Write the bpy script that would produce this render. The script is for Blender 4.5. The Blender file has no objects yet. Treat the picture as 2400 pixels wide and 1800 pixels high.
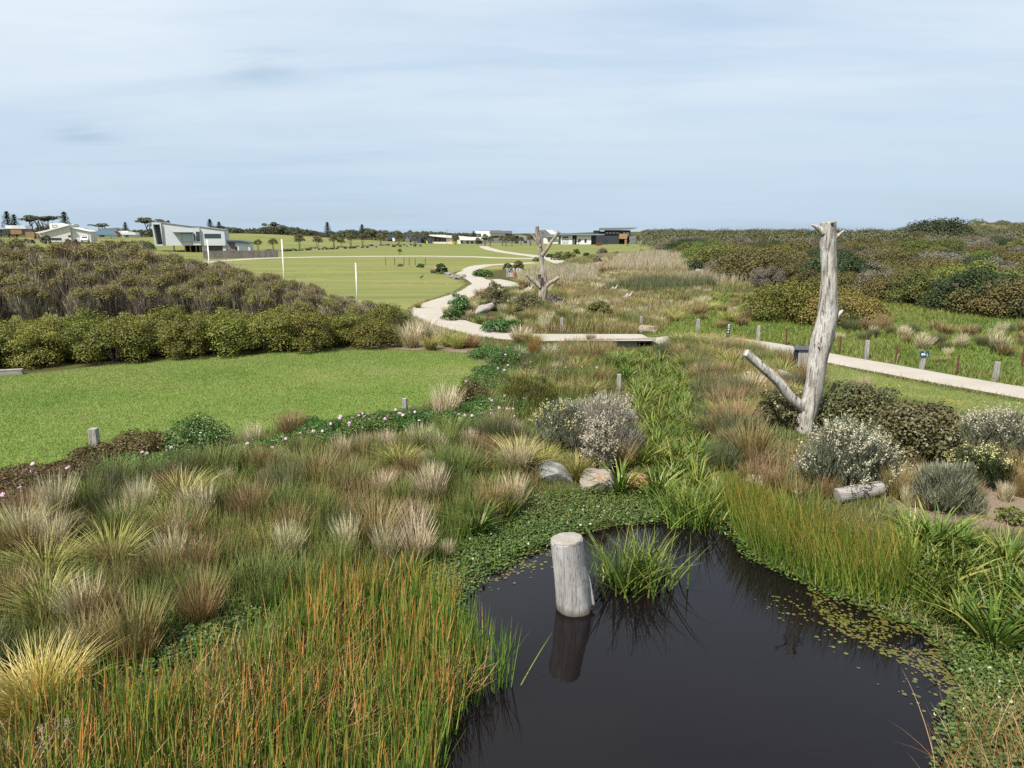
import bpy, bmesh, math, random
import numpy as np
from mathutils import Vector, Matrix

random.seed(7)
R = np.random.default_rng(11)
S = bpy.context.scene
COL = S.collection

# ------------------------------------------------------------------ camera, sky, sun, exposure
F = 1666.0                      # focal length in pixels of a 2400 px wide picture
PITCH = math.radians(12.0)
CAMZ = 6.0
cam_d = bpy.data.cameras.new("camera")
cam_d.sensor_width = 36.0
cam_d.lens = F / 2400 * 36
cam_d.clip_start = 0.1
cam_d.clip_end = 12000
cam = bpy.data.objects.new("camera", cam_d)
COL.objects.link(cam)
cam.location = (0, 0, CAMZ)
cam.rotation_euler = (math.radians(90) - PITCH, 0, 0)
S.camera = cam

SUN_DIR = Vector((-0.47, -0.53, 1.0)).normalized()
sun_el = math.asin(SUN_DIR.z)
sun_rot = math.atan2(SUN_DIR.x, SUN_DIR.y)
sd_ = bpy.data.lights.new("sun", 'SUN')
sd_.energy = 5.0
sd_.angle = math.radians(0.9)
sd_.color = (1.0, 0.955, 0.88)
sun = bpy.data.objects.new("sun", sd_)
COL.objects.link(sun)
sun.rotation_euler = (-SUN_DIR).to_track_quat('-Z', 'Y').to_euler()

W = bpy.data.worlds.new("World")
S.world = W
W.use_nodes = True
wn, wl = W.node_tree.nodes, W.node_tree.links
wn.clear()
w_out = wn.new("ShaderNodeOutputWorld")
w_bg = wn.new("ShaderNodeBackground")
w_bg.inputs[1].default_value = 0.1
w_sky = wn.new("ShaderNodeTexSky")
w_sky.sky_type = 'NISHITA'
w_sky.sun_disc = False
w_sky.sun_elevation = sun_el
w_sky.sun_rotation = sun_rot
w_tc = wn.new("ShaderNodeTexCoord")
w_sep = wn.new("ShaderNodeSeparateXYZ")
wl.new(w_tc.outputs["Generated"], w_sep.inputs[0])


def wmath(op, a, b=None):
    n = wn.new("ShaderNodeMath")
    n.operation = op
    for i, v in enumerate((a, b)):
        if v is None:
            continue
        if isinstance(v, (int, float)):
            n.inputs[i].default_value = v
        else:
            wl.new(v, n.inputs[i])
    return n.outputs[0]


def wramp(fac, stops):
    n = wn.new("ShaderNodeValToRGB")
    wl.new(fac, n.inputs[0])
    el = n.color_ramp.elements
    while len(el) > 1:
        el.remove(el[-1])
    el[0].position, el[0].color = stops[0][0], (*stops[0][1], 1)
    for p, c in stops[1:]:
        e = el.new(p)
        e.color = (*c, 1)
    return n.outputs[0]


w_z = wmath('ADD', wmath('MAXIMUM', w_sep.outputs[2], 0.0), 0.10)
w_u = wmath('DIVIDE', w_sep.outputs[0], w_z)
w_v = wmath('DIVIDE', w_sep.outputs[1], w_z)
w_cmb = wn.new("ShaderNodeCombineXYZ")
wl.new(w_u, w_cmb.inputs[0])
wl.new(w_v, w_cmb.inputs[1])


def wnoise(scale, rot, sc, detail, rough, off=(0, 0, 0), dist=0.0):
    m = wn.new("ShaderNodeMapping")
    m.inputs["Rotation"].default_value = (0, 0, math.radians(rot))
    m.inputs["Scale"].default_value = sc
    m.inputs["Location"].default_value = off
    wl.new(w_cmb.outputs[0], m.inputs[0])
    n = wn.new("ShaderNodeTexNoise")
    n.inputs["Scale"].default_value = scale
    n.inputs["Detail"].default_value = detail
    n.inputs["Roughness"].default_value = rough
    n.inputs["Distortion"].default_value = dist
    wl.new(m.outputs[0], n.inputs["Vector"])
    return n.outputs["Fac"]


c1 = wnoise(0.55, 32, (0.5, 1.5, 1), 7, 0.55, (3.1, 0.4, 0), 0.5)     # long streaks
c2 = wnoise(0.35, -14, (0.8, 1.0, 1), 5, 0.5, (7.0, 2.0, 0), 0.3)     # broad banks
c3 = wnoise(2.2, 20, (0.6, 1.5, 1), 6, 0.6, (0.7, 5.0, 0), 0.6)        # fine wisps
c_all = wmath('ADD', wmath('ADD', wmath('MULTIPLY', c1, 0.5), wmath('MULTIPLY', c2, 0.38)), wmath('MULTIPLY', c3, 0.12))
veil = wramp(c_all, [(0.36, (0.0, 0.0, 0.0)), (0.46, (0.5, 0.5, 0.5)), (0.56, (1, 1, 1))])
# sky under the thin cloud, by elevation, then the cloud veil over it
el_col = wramp(w_sep.outputs[2], [(0.0, (2.14, 2.92, 3.85)), (0.06, (2.27, 3.06, 3.94)), (0.16, (2.64, 3.38, 4.17)), (0.34, (2.92, 3.66, 4.40)), (1.0, (2.41, 3.06, 3.99))])
cl_col = wramp(w_sep.outputs[2], [(0.0, (2.78, 3.50, 4.25)), (0.08, (3.14, 3.84, 4.49)), (0.2, (3.91, 4.43, 4.92)), (0.42, (4.81, 5.07, 5.40)), (1.0, (4.66, 4.88, 5.21))])
mx0 = wn.new("ShaderNodeMix")
mx0.data_type = 'RGBA'
mx0.inputs[0].default_value = 0.82
wl.new(w_sky.outputs[0], mx0.inputs[6])
wl.new(el_col, mx0.inputs[7])
mx1 = wn.new("ShaderNodeMix")
mx1.data_type = 'RGBA'
wl.new(veil, mx1.inputs[0])
wl.new(mx0.outputs[2], mx1.inputs[6])
wl.new(cl_col, mx1.inputs[7])
# two small blue-grey wisps low in the upper left
w_last = mx1.outputs[2]
for (wx_, wy_), sx_, sy_ in [((612, 172), 9.0, 60.0), ((200, 316), 12.0, 95.0)]:
    u_, v_ = (wx_ - 1200) / F, (900 - wy_) / F
    d_ = Vector((u_, math.cos(PITCH) + v_ * math.sin(PITCH), -math.sin(PITCH) + v_ * math.cos(PITCH))).normalized()
    a_ = wmath('ARCTAN2', w_sep.outputs[0], w_sep.outputs[1])
    da = wmath('MULTIPLY', wmath('SUBTRACT', a_, math.atan2(d_.x, d_.y)), sx_ * 2.3)
    dz_ = wmath('ADD', wmath('MULTIPLY', wmath('SUBTRACT', w_sep.outputs[2], d_.z), sy_), wmath('MULTIPLY', wmath('SUBTRACT', c3, 0.5), 5.0))
    r2 = wmath('ADD', wmath('MULTIPLY', da, da), wmath('MULTIPLY', dz_, dz_))
    g_ = wmath('MULTIPLY', wmath('EXPONENT', wmath('MULTIPLY', r2, -1.0)), 0.5)
    mxw = wn.new("ShaderNodeMix")
    mxw.data_type = 'RGBA'
    wl.new(g_, mxw.inputs[0])
    wl.new(w_last, mxw.inputs[6])
    mxw.inputs[7].default_value = (1.95, 2.75, 3.55, 1)
    w_last = mxw.outputs[2]
wl.new(w_last, w_bg.inputs[0])
wl.new(w_bg.outputs[0], w_out.inputs[0])

S.view_settings.view_transform = 'Standard'
S.view_settings.look = 'None'
S.view_settings.gamma = 1.0
S.view_settings.exposure = 0.95
S.render.engine = 'CYCLES'
S.cycles.max_bounces = 6
S.cycles.diffuse_bounces = 3
S.cycles.glossy_bounces = 3
S.cycles.transmission_bounces = 3
S.cycles.use_denoising = False
S.cycles.denoising_input_passes = 'RGB_ALBEDO_NORMAL'
S.cycles.denoising_prefilter = 'ACCURATE'
try:
    S.cycles.denoiser = 'OPENIMAGEDENOISE'
except Exception:
    pass

# ------------------------------------------------------------------ pixels <-> place
CP, SP = math.cos(PITCH), math.sin(PITCH)


def ray(px, py):
    u = (np.asarray(px, float) - 1200) / F
    v = (900 - np.asarray(py, float)) / F
    return u, CP + v * SP, -SP + v * CP


def PZ(px, py, z):
    dx, dy, dz = ray(px, py)
    t = (z - CAMZ) / dz
    return dx * t, dy * t


def PY(px, py, y):
    dx, dy, dz = ray(px, py)
    t = y / dy
    return Vector((float(dx * t), float(y), float(CAMZ + dz * t)))


def to_px(x, y, z):
    zz = z - CAMZ
    c = y * CP - zz * SP
    w = y * SP + zz * CP
    return 1200 + F * x / c, 900 - F * w / c


WATER_Z = -0.6
POND = [(1000, 2300), (1020, 1800), (1060, 1690), (1120, 1610), (1120, 1530), (1085, 1460), (1062, 1415), (1100, 1375), (1150, 1340), (1220, 1308),
        (1290, 1275), (1400, 1242), (1500, 1228), (1600, 1216), (1690, 1222), (1722, 1262), (1770, 1310), (1840, 1345),
        (1920, 1385), (2010, 1418), (2100, 1450), (2180, 1490), (2240, 1540), (2260, 1620), (2230, 1700), (2210, 1800), (2300, 2300)]
PW = np.array([PZ(a, b, WATER_Z) for a, b in POND])
CH = np.array([PZ(a, b, -0.4) for a, b in [(1500, 1210), (1560, 1090), (1590, 960), (1560, 880), (1470, 800), (1500, 760), (1600, 720)]])


def sstep(a, b, x):
    t = np.clip((x - a) / (b - a), 0, 1)
    return t * t * (3 - 2 * t)


def seg_dist(x, y, P, closed):
    d = np.full(x.shape, 1e9)
    n = len(P)
    for i in range(n if closed else n - 1):
        ax, ay = P[i]
        bx, by = P[(i + 1) % n]
        ex, ey = bx - ax, by - ay
        t = np.clip(((x - ax) * ex + (y - ay) * ey) / (ex * ex + ey * ey + 1e-12), 0, 1)
        d = np.minimum(d, np.hypot(x - ax - t * ex, y - ay - t * ey))
    return d


def inside(x, y, P):
    r = np.zeros(x.shape, bool)
    n = len(P)
    for i in range(n):
        ax, ay = P[i]
        bx, by = P[(i + 1) % n]
        c = ((ay > y) != (by > y)) & (x < (bx - ax) * (y - ay) / (by - ay + 1e-12) + ax)
        r ^= c
    return r


def vnoise(x, y, s=1.0, seed=0):
    x = np.asarray(x, float) / s + seed * 17.31
    y = np.asarray(y, float) / s + seed * 9.77
    xi, yi = np.floor(x), np.floor(y)
    fx, fy = x - xi, y - yi
    fx, fy = fx * fx * (3 - 2 * fx), fy * fy * (3 - 2 * fy)

    def h(a, b):
        v = np.sin(a * 127.1 + b * 311.7) * 43758.5453
        return v - np.floor(v)
    return (h(xi, yi) * (1 - fx) + h(xi + 1, yi) * fx) * (1 - fy) + (h(xi, yi + 1) * (1 - fx) + h(xi + 1, yi + 1) * fx) * fy


def hz(x, y):
    x = np.asarray(x, float)
    y = np.asarray(y, float)
    h = 1.3 * sstep(70, 180, y)
    h = h + 2.1 * sstep(-75, -125, x) * sstep(110, 180, y)
    h = h + 3.6 * np.exp(-((x + 88) / 42) ** 2 - ((y - 275) / 34) ** 2)
    # the scrub country rising to dunes on the far side of the wetland
    rt = sstep(30, 110, x)
    h = h + rt * (0.7 * sstep(80, 220, y) + 1.2 * sstep(250, 600, y))
    h = h + 12.5 * np.exp(-((x - 478) / 64) ** 2 - ((y - 720) / 120) ** 2) + 3 * np.exp(-((x - 330) / 130) ** 2 - ((y - 800) / 130) ** 2)
    h = h + 4 * np.exp(-((x - 150) / 140) ** 2 - ((y - 950) / 150) ** 2)
    h = h + (vnoise(x, y, 6, 1) - 0.5) * 0.10 * sstep(4, 12, y) + (vnoise(x, y, 40, 2) - 0.5) * 0.5 * sstep(90, 200, y)
    dc = seg_dist(x, y, CH, False)
    h = h - 0.38 * np.exp(-(dc / 1.9) ** 2)
    h = h + np.where((y < 45), 0.0, 0.0)
    m = (y < 40) & (np.abs(x) < 40)
    if np.any(m):
        d = seg_dist(x[m] if x.ndim else x, y[m] if y.ndim else y, PW, True)
        ins = inside(x[m] if x.ndim else x, y[m] if y.ndim else y, PW)
        hm = h[m] if h.ndim else h
        w = sstep(0, 4.2, d)
        out = (WATER_Z + 0.02 + 0.05 * np.minimum(d, 1)) * (1 - w) + np.maximum(hm, -0.5) * w
        v = np.where(ins, WATER_Z - 0.03 - 0.9 * sstep(0, 2.2, d), out)
        if h.ndim:
            h = h.copy()
            h[m] = v
        else:
            h = v
    return h


def G(px, py):
    """where the ray through a pixel meets the ground"""
    dx, dy, dz = ray(px, py)
    dx, dy, dz = np.atleast_1d(dx), np.atleast_1d(dy), np.atleast_1d(dz)
    z = np.zeros_like(dx)
    for _ in range(10):
        t = (z - CAMZ) / dz
        z = 0.5 * z + 0.5 * hz(dx * t, dy * t)
    t = (z - CAMZ) / dz
    return dx * t, dy * t


def G1(px, py):
    x, y = G(px, py)
    x, y = float(x[0]), float(y[0])
    return Vector((x, y, float(hz(np.array([x]), np.array([y]))[0])))


def at(px, D):
    """a place on the ground in the column px, D metres out"""
    z = 0.0
    for _ in range(6):
        c = D * CP + (CAMZ - z) * SP
        x = (px - 1200) / F * c
        z = float(hz(np.array([x]), np.array([D]))[0])
    return Vector((x, D, z))


def ztop(py, D):
    return CAMZ + D * math.tan(math.atan((900 - py) / F) - PITCH)


def mpp(D):
    return (D * CP + 5 * SP) / F


def wpoly(pxs):
    a = np.array(pxs, float)
    x, y = G(a[:, 0], a[:, 1])
    return np.stack([x, y], 1)


def scatter(P, n, mind=0.0, tries=40):
    """about n points spread over the world polygon P"""
    lo, hi = P.min(0), P.max(0)
    out = np.zeros((0, 2))
    for _ in range(tries):
        c = lo + R.random((max(n * 2, 64), 2)) * (hi - lo)
        c = c[inside(c[:, 0], c[:, 1], P)]
        if mind <= 0:
            out = np.concatenate([out, c])
        else:
            for q in c:
                if len(out) == 0 or np.min(np.hypot(out[:, 0] - q[0], out[:, 1] - q[1])) > mind:
                    out = np.concatenate([out, q[None]])
                    if len(out) >= n:
                        break
        if len(out) >= n:
            break
    return out[:n]


def area(P):
    x, y = P[:, 0], P[:, 1]
    return 0.5 * abs(np.dot(x, np.roll(y, -1)) - np.dot(y, np.roll(x, -1)))


# ------------------------------------------------------------------ objects
def link(o, parent=None):
    COL.objects.link(o)
    if parent is not None:
        o.parent = parent
    return o


def tag(o, label=None, cat=None, group=None, kind=None):
    if label:
        o["label"] = label
    if cat:
        o["category"] = cat
    if group:
        o["group"] = group
    if kind:
        o["kind"] = kind
    return o


def empty(name, loc, rz=0.0, label=None, cat=None, group=None):
    o = bpy.data.objects.new(name, None)
    o.empty_display_size = 0.2
    o.location = loc
    o.rotation_euler = (0, 0, rz)
    link(o)
    return tag(o, label, cat, group)


def copy_tree(o, parent=None):
    c = o.copy()
    link(c, parent)
    for ch in [k for k in o.children]:
        copy_tree(ch, c)
    return c


def add_mesh(name, me, mat, parent=None):
    o = bpy.data.objects.new(name, me)
    if mat is not None:
        me.materials.append(mat)
    return link(o, parent)


def np_mesh(name, V, faces, k, bc=None, smooth=False):
    """V (n,3) points, faces (m,k) indices; bc (n,3) = tone, place along the blade, chance"""
    me = bpy.data.meshes.new(name)
    n, m = len(V), len(faces)
    me.vertices.add(n)
    me.vertices.foreach_set("co", np.ascontiguousarray(V, np.float32).ravel())
    me.loops.add(m * k)
    me.loops.foreach_set("vertex_index", np.ascontiguousarray(faces, np.int32).ravel())
    me.polygons.add(m)
    me.polygons.foreach_set("loop_start", np.arange(0, m * k, k, dtype=np.int32))
    if smooth:
        me.polygons.foreach_set("use_smooth", np.ones(m, bool))
    if bc is not None:
        a = me.attributes.new("bc", 'FLOAT_COLOR', 'POINT')
        c = np.ones((n, 4), np.float32)
        c[:, :3] = bc
        a.data.foreach_set("color", c.ravel())
    me.update(calc_edges=True)
    return me


class MB:
    """collects simple solids and builds them as one mesh"""

    def __init__(s):
        s.v, s.f = [], []

    def poly(s, pts, faces):
        b = len(s.v)
        s.v += [tuple(p) for p in pts]
        s.f += [tuple(b + i for i in f) for f in faces]
        return s

    def box(s, x0, x1, y0, y1, z0, z1):
        return s.poly([(x0, y0, z0), (x1, y0, z0), (x1, y1, z0), (x0, y1, z0), (x0, y0, z1), (x1, y0, z1), (x1, y1, z1), (x0, y1, z1)],
                      [(0, 3, 2, 1), (4, 5, 6, 7), (0, 1, 5, 4), (1, 2, 6, 5), (2, 3, 7, 6), (3, 0, 4, 7)])

    def prism(s, xz, y0, y1):
        """an outline in x,z (counter-clockwise seen from the front) pushed back from y0 to y1"""
        n = len(xz)
        return s.poly([(x, y0, z) for x, z in xz] + [(x, y1, z) for x, z in xz],
                      [tuple(range(n)), tuple(range(2 * n - 1, n - 1, -1))] + [(i, i + n, (i + 1) % n + n, (i + 1) % n) for i in range(n)])

    def tube(s, pts, rad, seg=8, cap=True):
        pts = [Vector(p) for p in pts]
        b = len(s.v)
        n = len(pts)
        up = Vector((0.13, 0.99, 0.07))
        for i, p in enumerate(pts):
            d = (pts[min(i + 1, n - 1)] - pts[max(i - 1, 0)]).normalized()
            a = d.cross(up)
            if a.length < 1e-3:
                a = d.cross(Vector((1, 0, 0)))
            a.normalize()
            c = d.cross(a)
            for j in range(seg):
                t = 2 * math.pi * j / seg
                s.v.append(tuple(p + (a * math.cos(t) + c * math.sin(t)) * rad[i]))
        for i in range(n - 1):
            for j in range(seg):
                k = (j + 1) % seg
                s.f.append((b + i * seg + j, b + i * seg + k, b + (i + 1) * seg + k, b + (i + 1) * seg + j))
        if cap:
            s.f.append(tuple(b + j for j in range(seg - 1, -1, -1)))
            s.f.append(tuple(b + (n - 1) * seg + j for j in range(seg)))
        return s

    def mesh(s, name, smooth=False):
        me = bpy.data.meshes.new(name)
        me.from_pydata(s.v, [], s.f)
        if smooth:
            me.polygons.foreach_set("use_smooth", [True] * len(me.polygons))
        me.update()
        return me

    def build(s, name, mat, parent=None, smooth=False, bevel=0.0):
        o = add_mesh(name, s.mesh(name, smooth), mat, parent)
        if bevel:
            m = o.modifiers.new("bevel", 'BEVEL')
            m.width = bevel
            m.segments = 2
            m.limit_method = 'ANGLE'
        return o


# ------------------------------------------------------------------ materials
def new_mat(name):
    m = bpy.data.materials.new(name)
    m.use_nodes = True
    nt = m.node_tree
    nt.nodes.clear()
    out = nt.nodes.new("ShaderNodeOutputMaterial")
    return m, nt, out


class N:
    """short hand for shader nodes"""

    def __init__(s, nt):
        s.nt = nt

    def new(s, t, **kw):
        n = s.nt.nodes.new(t)
        for k, v in kw.items():
            setattr(n, k, v)
        return n

    def put(s, sock, v):
        if isinstance(v, bpy.types.NodeSocket):
            s.nt.links.new(v, sock)
        elif v is not None:
            if sock.type == 'RGBA' and not isinstance(v, (int, float)) and len(v) == 3:
                v = (*v, 1)
            sock.default_value = v

    def math(s, op, a, b=None, clamp=False):
        n = s.new("ShaderNodeMath", operation=op, use_clamp=clamp)
        s.put(n.inputs[0], a)
        s.put(n.inputs[1], b)
        return n.outputs[0]

    def mix(s, f, a, b, blend='MIX'):
        n = s.new("ShaderNodeMix", data_type='RGBA', blend_type=blend)
        s.put(n.inputs[0], f)
        s.put(n.inputs[6], a)
        s.put(n.inputs[7], b)
        return n.outputs[2]

    def ramp(s, f, stops, interp='LINEAR'):
        n = s.new("ShaderNodeValToRGB")
        s.put(n.inputs[0], f)
        n.color_ramp.interpolation = interp
        el = n.color_ramp.elements
        while len(el) > 1:
            el.remove(el[-1])
        for i, (p, c) in enumerate(stops):
            if isinstance(c, (int, float)):
                c = (c, c, c)
            if i == 0:
                e = el[0]
                e.position = p
            else:
                e = el.new(p)
            e.color = (*c, 1)
        return n.outputs[0]

    def noise(s, vec, scale, detail=4, rough=0.55, dist=0.0):
        n = s.new("ShaderNodeTexNoise")
        s.put(n.inputs["Vector"], vec)
        n.inputs["Scale"].default_value = scale
        n.inputs["Detail"].default_value = detail
        n.inputs["Roughness"].default_value = rough
        n.inputs["Distortion"].default_value = dist
        return n.outputs["Fac"]

    def coord(s, kind="Object"):
        return s.new("ShaderNodeTexCoord").outputs[kind]

    def pos(s):
        return s.new("ShaderNodeNewGeometry").outputs["Position"]

    def mapping(s, vec, scale=(1, 1, 1), rot=(0, 0, 0), loc=(0, 0, 0)):
        n = s.new("ShaderNodeMapping")
        s.put(n.inputs[0], vec)
        n.inputs["Scale"].default_value = scale
        n.inputs["Rotation"].default_value = rot
        n.inputs["Location"].default_value = loc
        return n.outputs[0]

    def bump(s, h, strength=0.5, dist=0.05):
        n = s.new("ShaderNodeBump")
        n.inputs["Strength"].default_value = strength
        n.inputs["Distance"].default_value = dist
        s.put(n.inputs["Height"], h)
        return n.outputs[0]

    def bsdf(s, col, rough=0.7, spec=0.3, normal=None, metal=0.0):
        n = s.new("ShaderNodeBsdfPrincipled")
        s.put(n.inputs["Base Color"], col)
        s.put(n.inputs["Roughness"], rough)
        s.put(n.inputs["Specular IOR Level"], spec)
        s.put(n.inputs["Metallic"], metal)
        if normal is not None:
            s.put(n.inputs["Normal"], normal)
        return n.outputs[0]


def plant_mat(name, cols, tip=None, tip0=0.55, tip1=1.0, tip_amt=1.0, rough=0.5, spec=0.25, trans=0.3, rnd=0.3, hue=0.02):
    m, nt, out = new_mat(name)
    n = N(nt)
    at_ = n.new("ShaderNodeAttribute", attribute_name="bc")
    sp = n.new("ShaderNodeSeparateColor")
    nt.links.new(at_.outputs["Color"], sp.inputs[0])
    k = max(len(cols) - 1, 1)
    c = n.ramp(sp.outputs[0], [(i / k, q) for i, q in enumerate(cols)])
    if tip is not None:
        mr = n.new("ShaderNodeMapRange", interpolation_type='SMOOTHSTEP')
        nt.links.new(sp.outputs[1], mr.inputs[0])
        mr.inputs[1].default_value = tip0
        mr.inputs[2].default_value = tip1
        f = n.math('MULTIPLY', mr.outputs[0], n.math('MULTIPLY', sp.outputs[2], tip_amt), True)
        c = n.mix(f, c, tip)
    oi = n.new("ShaderNodeObjectInfo")
    hs = n.new("ShaderNodeHueSaturation")
    n.put(hs.inputs["Color"], c)
    n.put(hs.inputs["Value"], n.math('ADD', n.math('MULTIPLY', oi.outputs["Random"], rnd), 1 - rnd / 2))
    r2 = n.math('FRACT', n.math('MULTIPLY', oi.outputs["Random"], 7.31))
    n.put(hs.inputs["Hue"], n.math('ADD', n.math('MULTIPLY', r2, hue * 2), 0.5 - hue))
    b = n.bsdf(hs.outputs[0], rough, spec)
    trans *= 0.62
    if trans > 0:
        tr = n.new("ShaderNodeBsdfTranslucent")
        nt.links.new(hs.outputs[0], tr.inputs[0])
        ms = n.new("ShaderNodeMixShader")
        ms.inputs[0].default_value = trans
        nt.links.new(b, ms.inputs[1])
        nt.links.new(tr.outputs[0], ms.inputs[2])
        b = ms.outputs[0]
    nt.links.new(b, out.inputs[0])
    return m


def solid_mat(name, col, rough=0.6, spec=0.3, var=0.12, scale=3.0, metal=0.0, streak=(1, 1, 1), bump=0.0):
    m, nt, out = new_mat(name)
    n = N(nt)
    v = n.mapping(n.coord(), streak)
    f = n.noise(v, scale, 6, 0.6)
    lo = tuple(max(q * (1 - var * 1.6), 0) for q in col)
    hi = tuple(min(q * (1 + var), 1) for q in col)
    c = n.ramp(f, [(0.3, lo), (0.7, hi)])
    nm = n.bump(f, bump, 0.02) if bump else None
    nt.links.new(n.bsdf(c, rough, spec, nm, metal), out.inputs[0])
    return m


def wood_mat(name, light, dark, grain=(14, 14, 0.9), crack=0.55, bump=0.6, scale=1.0, patch=None, wet=None):
    """weathered grey timber: long grain, dark cracks, pale patches"""
    m, nt, out = new_mat(name)
    n = N(nt)
    co = n.coord()
    g = n.mapping(co, tuple(q * scale for q in grain))
    f = n.noise(g, 1.0, 8, 0.65, 0.6)
    f2 = n.noise(n.mapping(co, (1.3 * scale, 1.3 * scale, 0.8 * scale)), 2.0, 5, 0.6)
    f3 = n.noise(n.mapping(co, tuple(q * scale * 0.55 for q in grain), (0, 0, 0), (4, 2, 9)), 1.0, 7, 0.7, 1.2)
    c = n.ramp(f, [(0.28, dark), (0.46, tuple(0.5 * (a + b) for a, b in zip(light, dark))), (0.58, light), (0.8, tuple(min(1, q * 1.12) for q in light))])
    if patch is not None:
        c = n.mix(n.ramp(f2, [(0.45, 0.0), (0.62, 0.75)]), c, patch)
    k = n.ramp(f3, [(crack - 0.20, 0.12), (crack - 0.10, 1.0)])
    c = n.mix(1.0, c, k, 'MULTIPLY')
    f4 = n.noise(n.mapping(co, tuple(q * scale * 2.6 for q in grain), (0, 0, 0), (1, 7, 3)), 1.0, 6, 0.75, 1.5)
    c = n.mix(1.0, c, n.ramp(f4, [(0.37, 0.22), (0.47, 1.0)]), 'MULTIPLY')
    if wet is not None:
        sx = n.new("ShaderNodeSeparateXYZ")
        nt.links.new(co, sx.inputs[0])
        zz_ = n.math('ADD', sx.outputs[2], n.math('MULTIPLY', n.math('SUBTRACT', f2, 0.5), 0.12))
        c = n.mix(n.ramp(zz_, [(0.0, 0.9), (wet, 0.55), (wet * 2.2, 0.0)]), c, (0.06, 0.05, 0.032))
    hgt = n.math('ADD', n.math('MULTIPLY', f, 0.5), n.math('MULTIPLY', k, 0.6))
    nt.links.new(n.bsdf(c, 0.85, 0.15, n.bump(hgt, bump, 0.03)), out.inputs[0])
    return m


def glass_mat(name, col, rough=0.08):
    m, nt, out = new_mat(name)
    n = N(nt)
    nt.links.new(n.bsdf(col, rough, 0.6), out.inputs[0])
    return m

# ------------------------------------------------------------------ ground, paths, water
LAWN_PX = [(-420, 905), (0, 884), (120, 872), (300, 852), (500, 838), (700, 824), (900, 820), (1040, 822), (1110, 830), (1150, 842), (1160, 862), (1140, 900), (1085, 915),
           (1000, 945), (950, 965), (860, 985), (700, 1000), (560, 1022), (430, 1015), (300, 1045), (200, 1078), (80, 1115), (0, 1140), (-420, 1260)]
LAWN = wpoly(LAWN_PX)
FAR_LAWN = np.array([(-200, 30), (-26, 44), (-10, 47), (-9, 53), (-7, 62), (-4, 76), (-7, 95), (-8, 108), (3, 114), (11, 140), (22, 172), (48, 190), (75, 225), (110, 262), (120, 330), (60, 420), (-300, 420), (-300, 30)], float)
WET = wpoly([(1400, 780), (1390, 700), (1440, 672), (1640, 690), (2000, 696), (2100, 712), (2500, 760), (2500, 930), (2200, 872), (2030, 842), (1720, 786)])
VERGE = wpoly([(1930, 852), (2060, 880), (2240, 915), (2520, 962), (2520, 1030), (2360, 1000), (2230, 960), (2080, 925), (1950, 905)])
MULCH = wpoly([(2120, 1130), (2250, 1120), (2520, 1100), (2520, 1260), (2300, 1240), (2180, 1230), (2090, 1190)])
MULCH2 = wpoly([(880, 812), (1000, 798), (1120, 818), (1160, 845), (1165, 880), (1140, 900), (1128, 880), (1130, 850), (1080, 830), (960, 822)])


def axis(lo_, hi_, a, b, step, grow):
    v = [a]
    while v[-1] < b:
        v.append(v[-1] + step)
    d = step
    while v[-1] < hi_:
        d *= grow
        v.append(v[-1] + d)
    d = step
    while v[0] > lo_:
        d *= grow
        v.insert(0, v[0] - d)
    return np.array(v)


gx = axis(-4000, 4000, -17, 17, 0.28, 1.055)
gy = axis(-60, 5000, 4, 42, 0.28, 1.05)
XX, YY = np.meshgrid(gx, gy)
XX, YY = XX.ravel(), YY.ravel()
ZZ = hz(XX, YY)
nx, ny = len(gx), len(gy)
ii = (np.arange(ny - 1)[:, None] * nx + np.arange(nx - 1)[None, :]).ravel()
gf = np.stack([ii, ii + 1, ii + nx + 1, ii + nx], 1)


def soft(P, w):
    d = seg_dist(XX, YY, P, True)
    return np.clip(0.5 + np.where(inside(XX, YY, P), d, -d) / w, 0, 1)


g_me = np_mesh("ground", np.stack([XX, YY, ZZ], 1), gf, 4, None, True)
za = g_me.attributes.new("zone", 'FLOAT_COLOR', 'POINT')
zc = np.zeros((len(XX), 4), np.float32)
zc[:, 0] = soft(LAWN, 0.5)
zc[:, 1] = np.maximum(np.maximum(soft(FAR_LAWN, 1.5), soft(VERGE, 0.6)), 0)
zc[:, 2] = soft(WET, 1.2)
zc[:, 3] = np.maximum(soft(MULCH, 0.8), soft(MULCH2, 0.8))
za.data.foreach_set("color", zc.ravel())
zb = g_me.attributes.new("sandy", 'FLOAT', 'POINT')
zb.data.foreach_set("value", (sstep(9.0, 15.5, ZZ) * sstep(500, 600, YY)).astype(np.float32))


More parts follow.
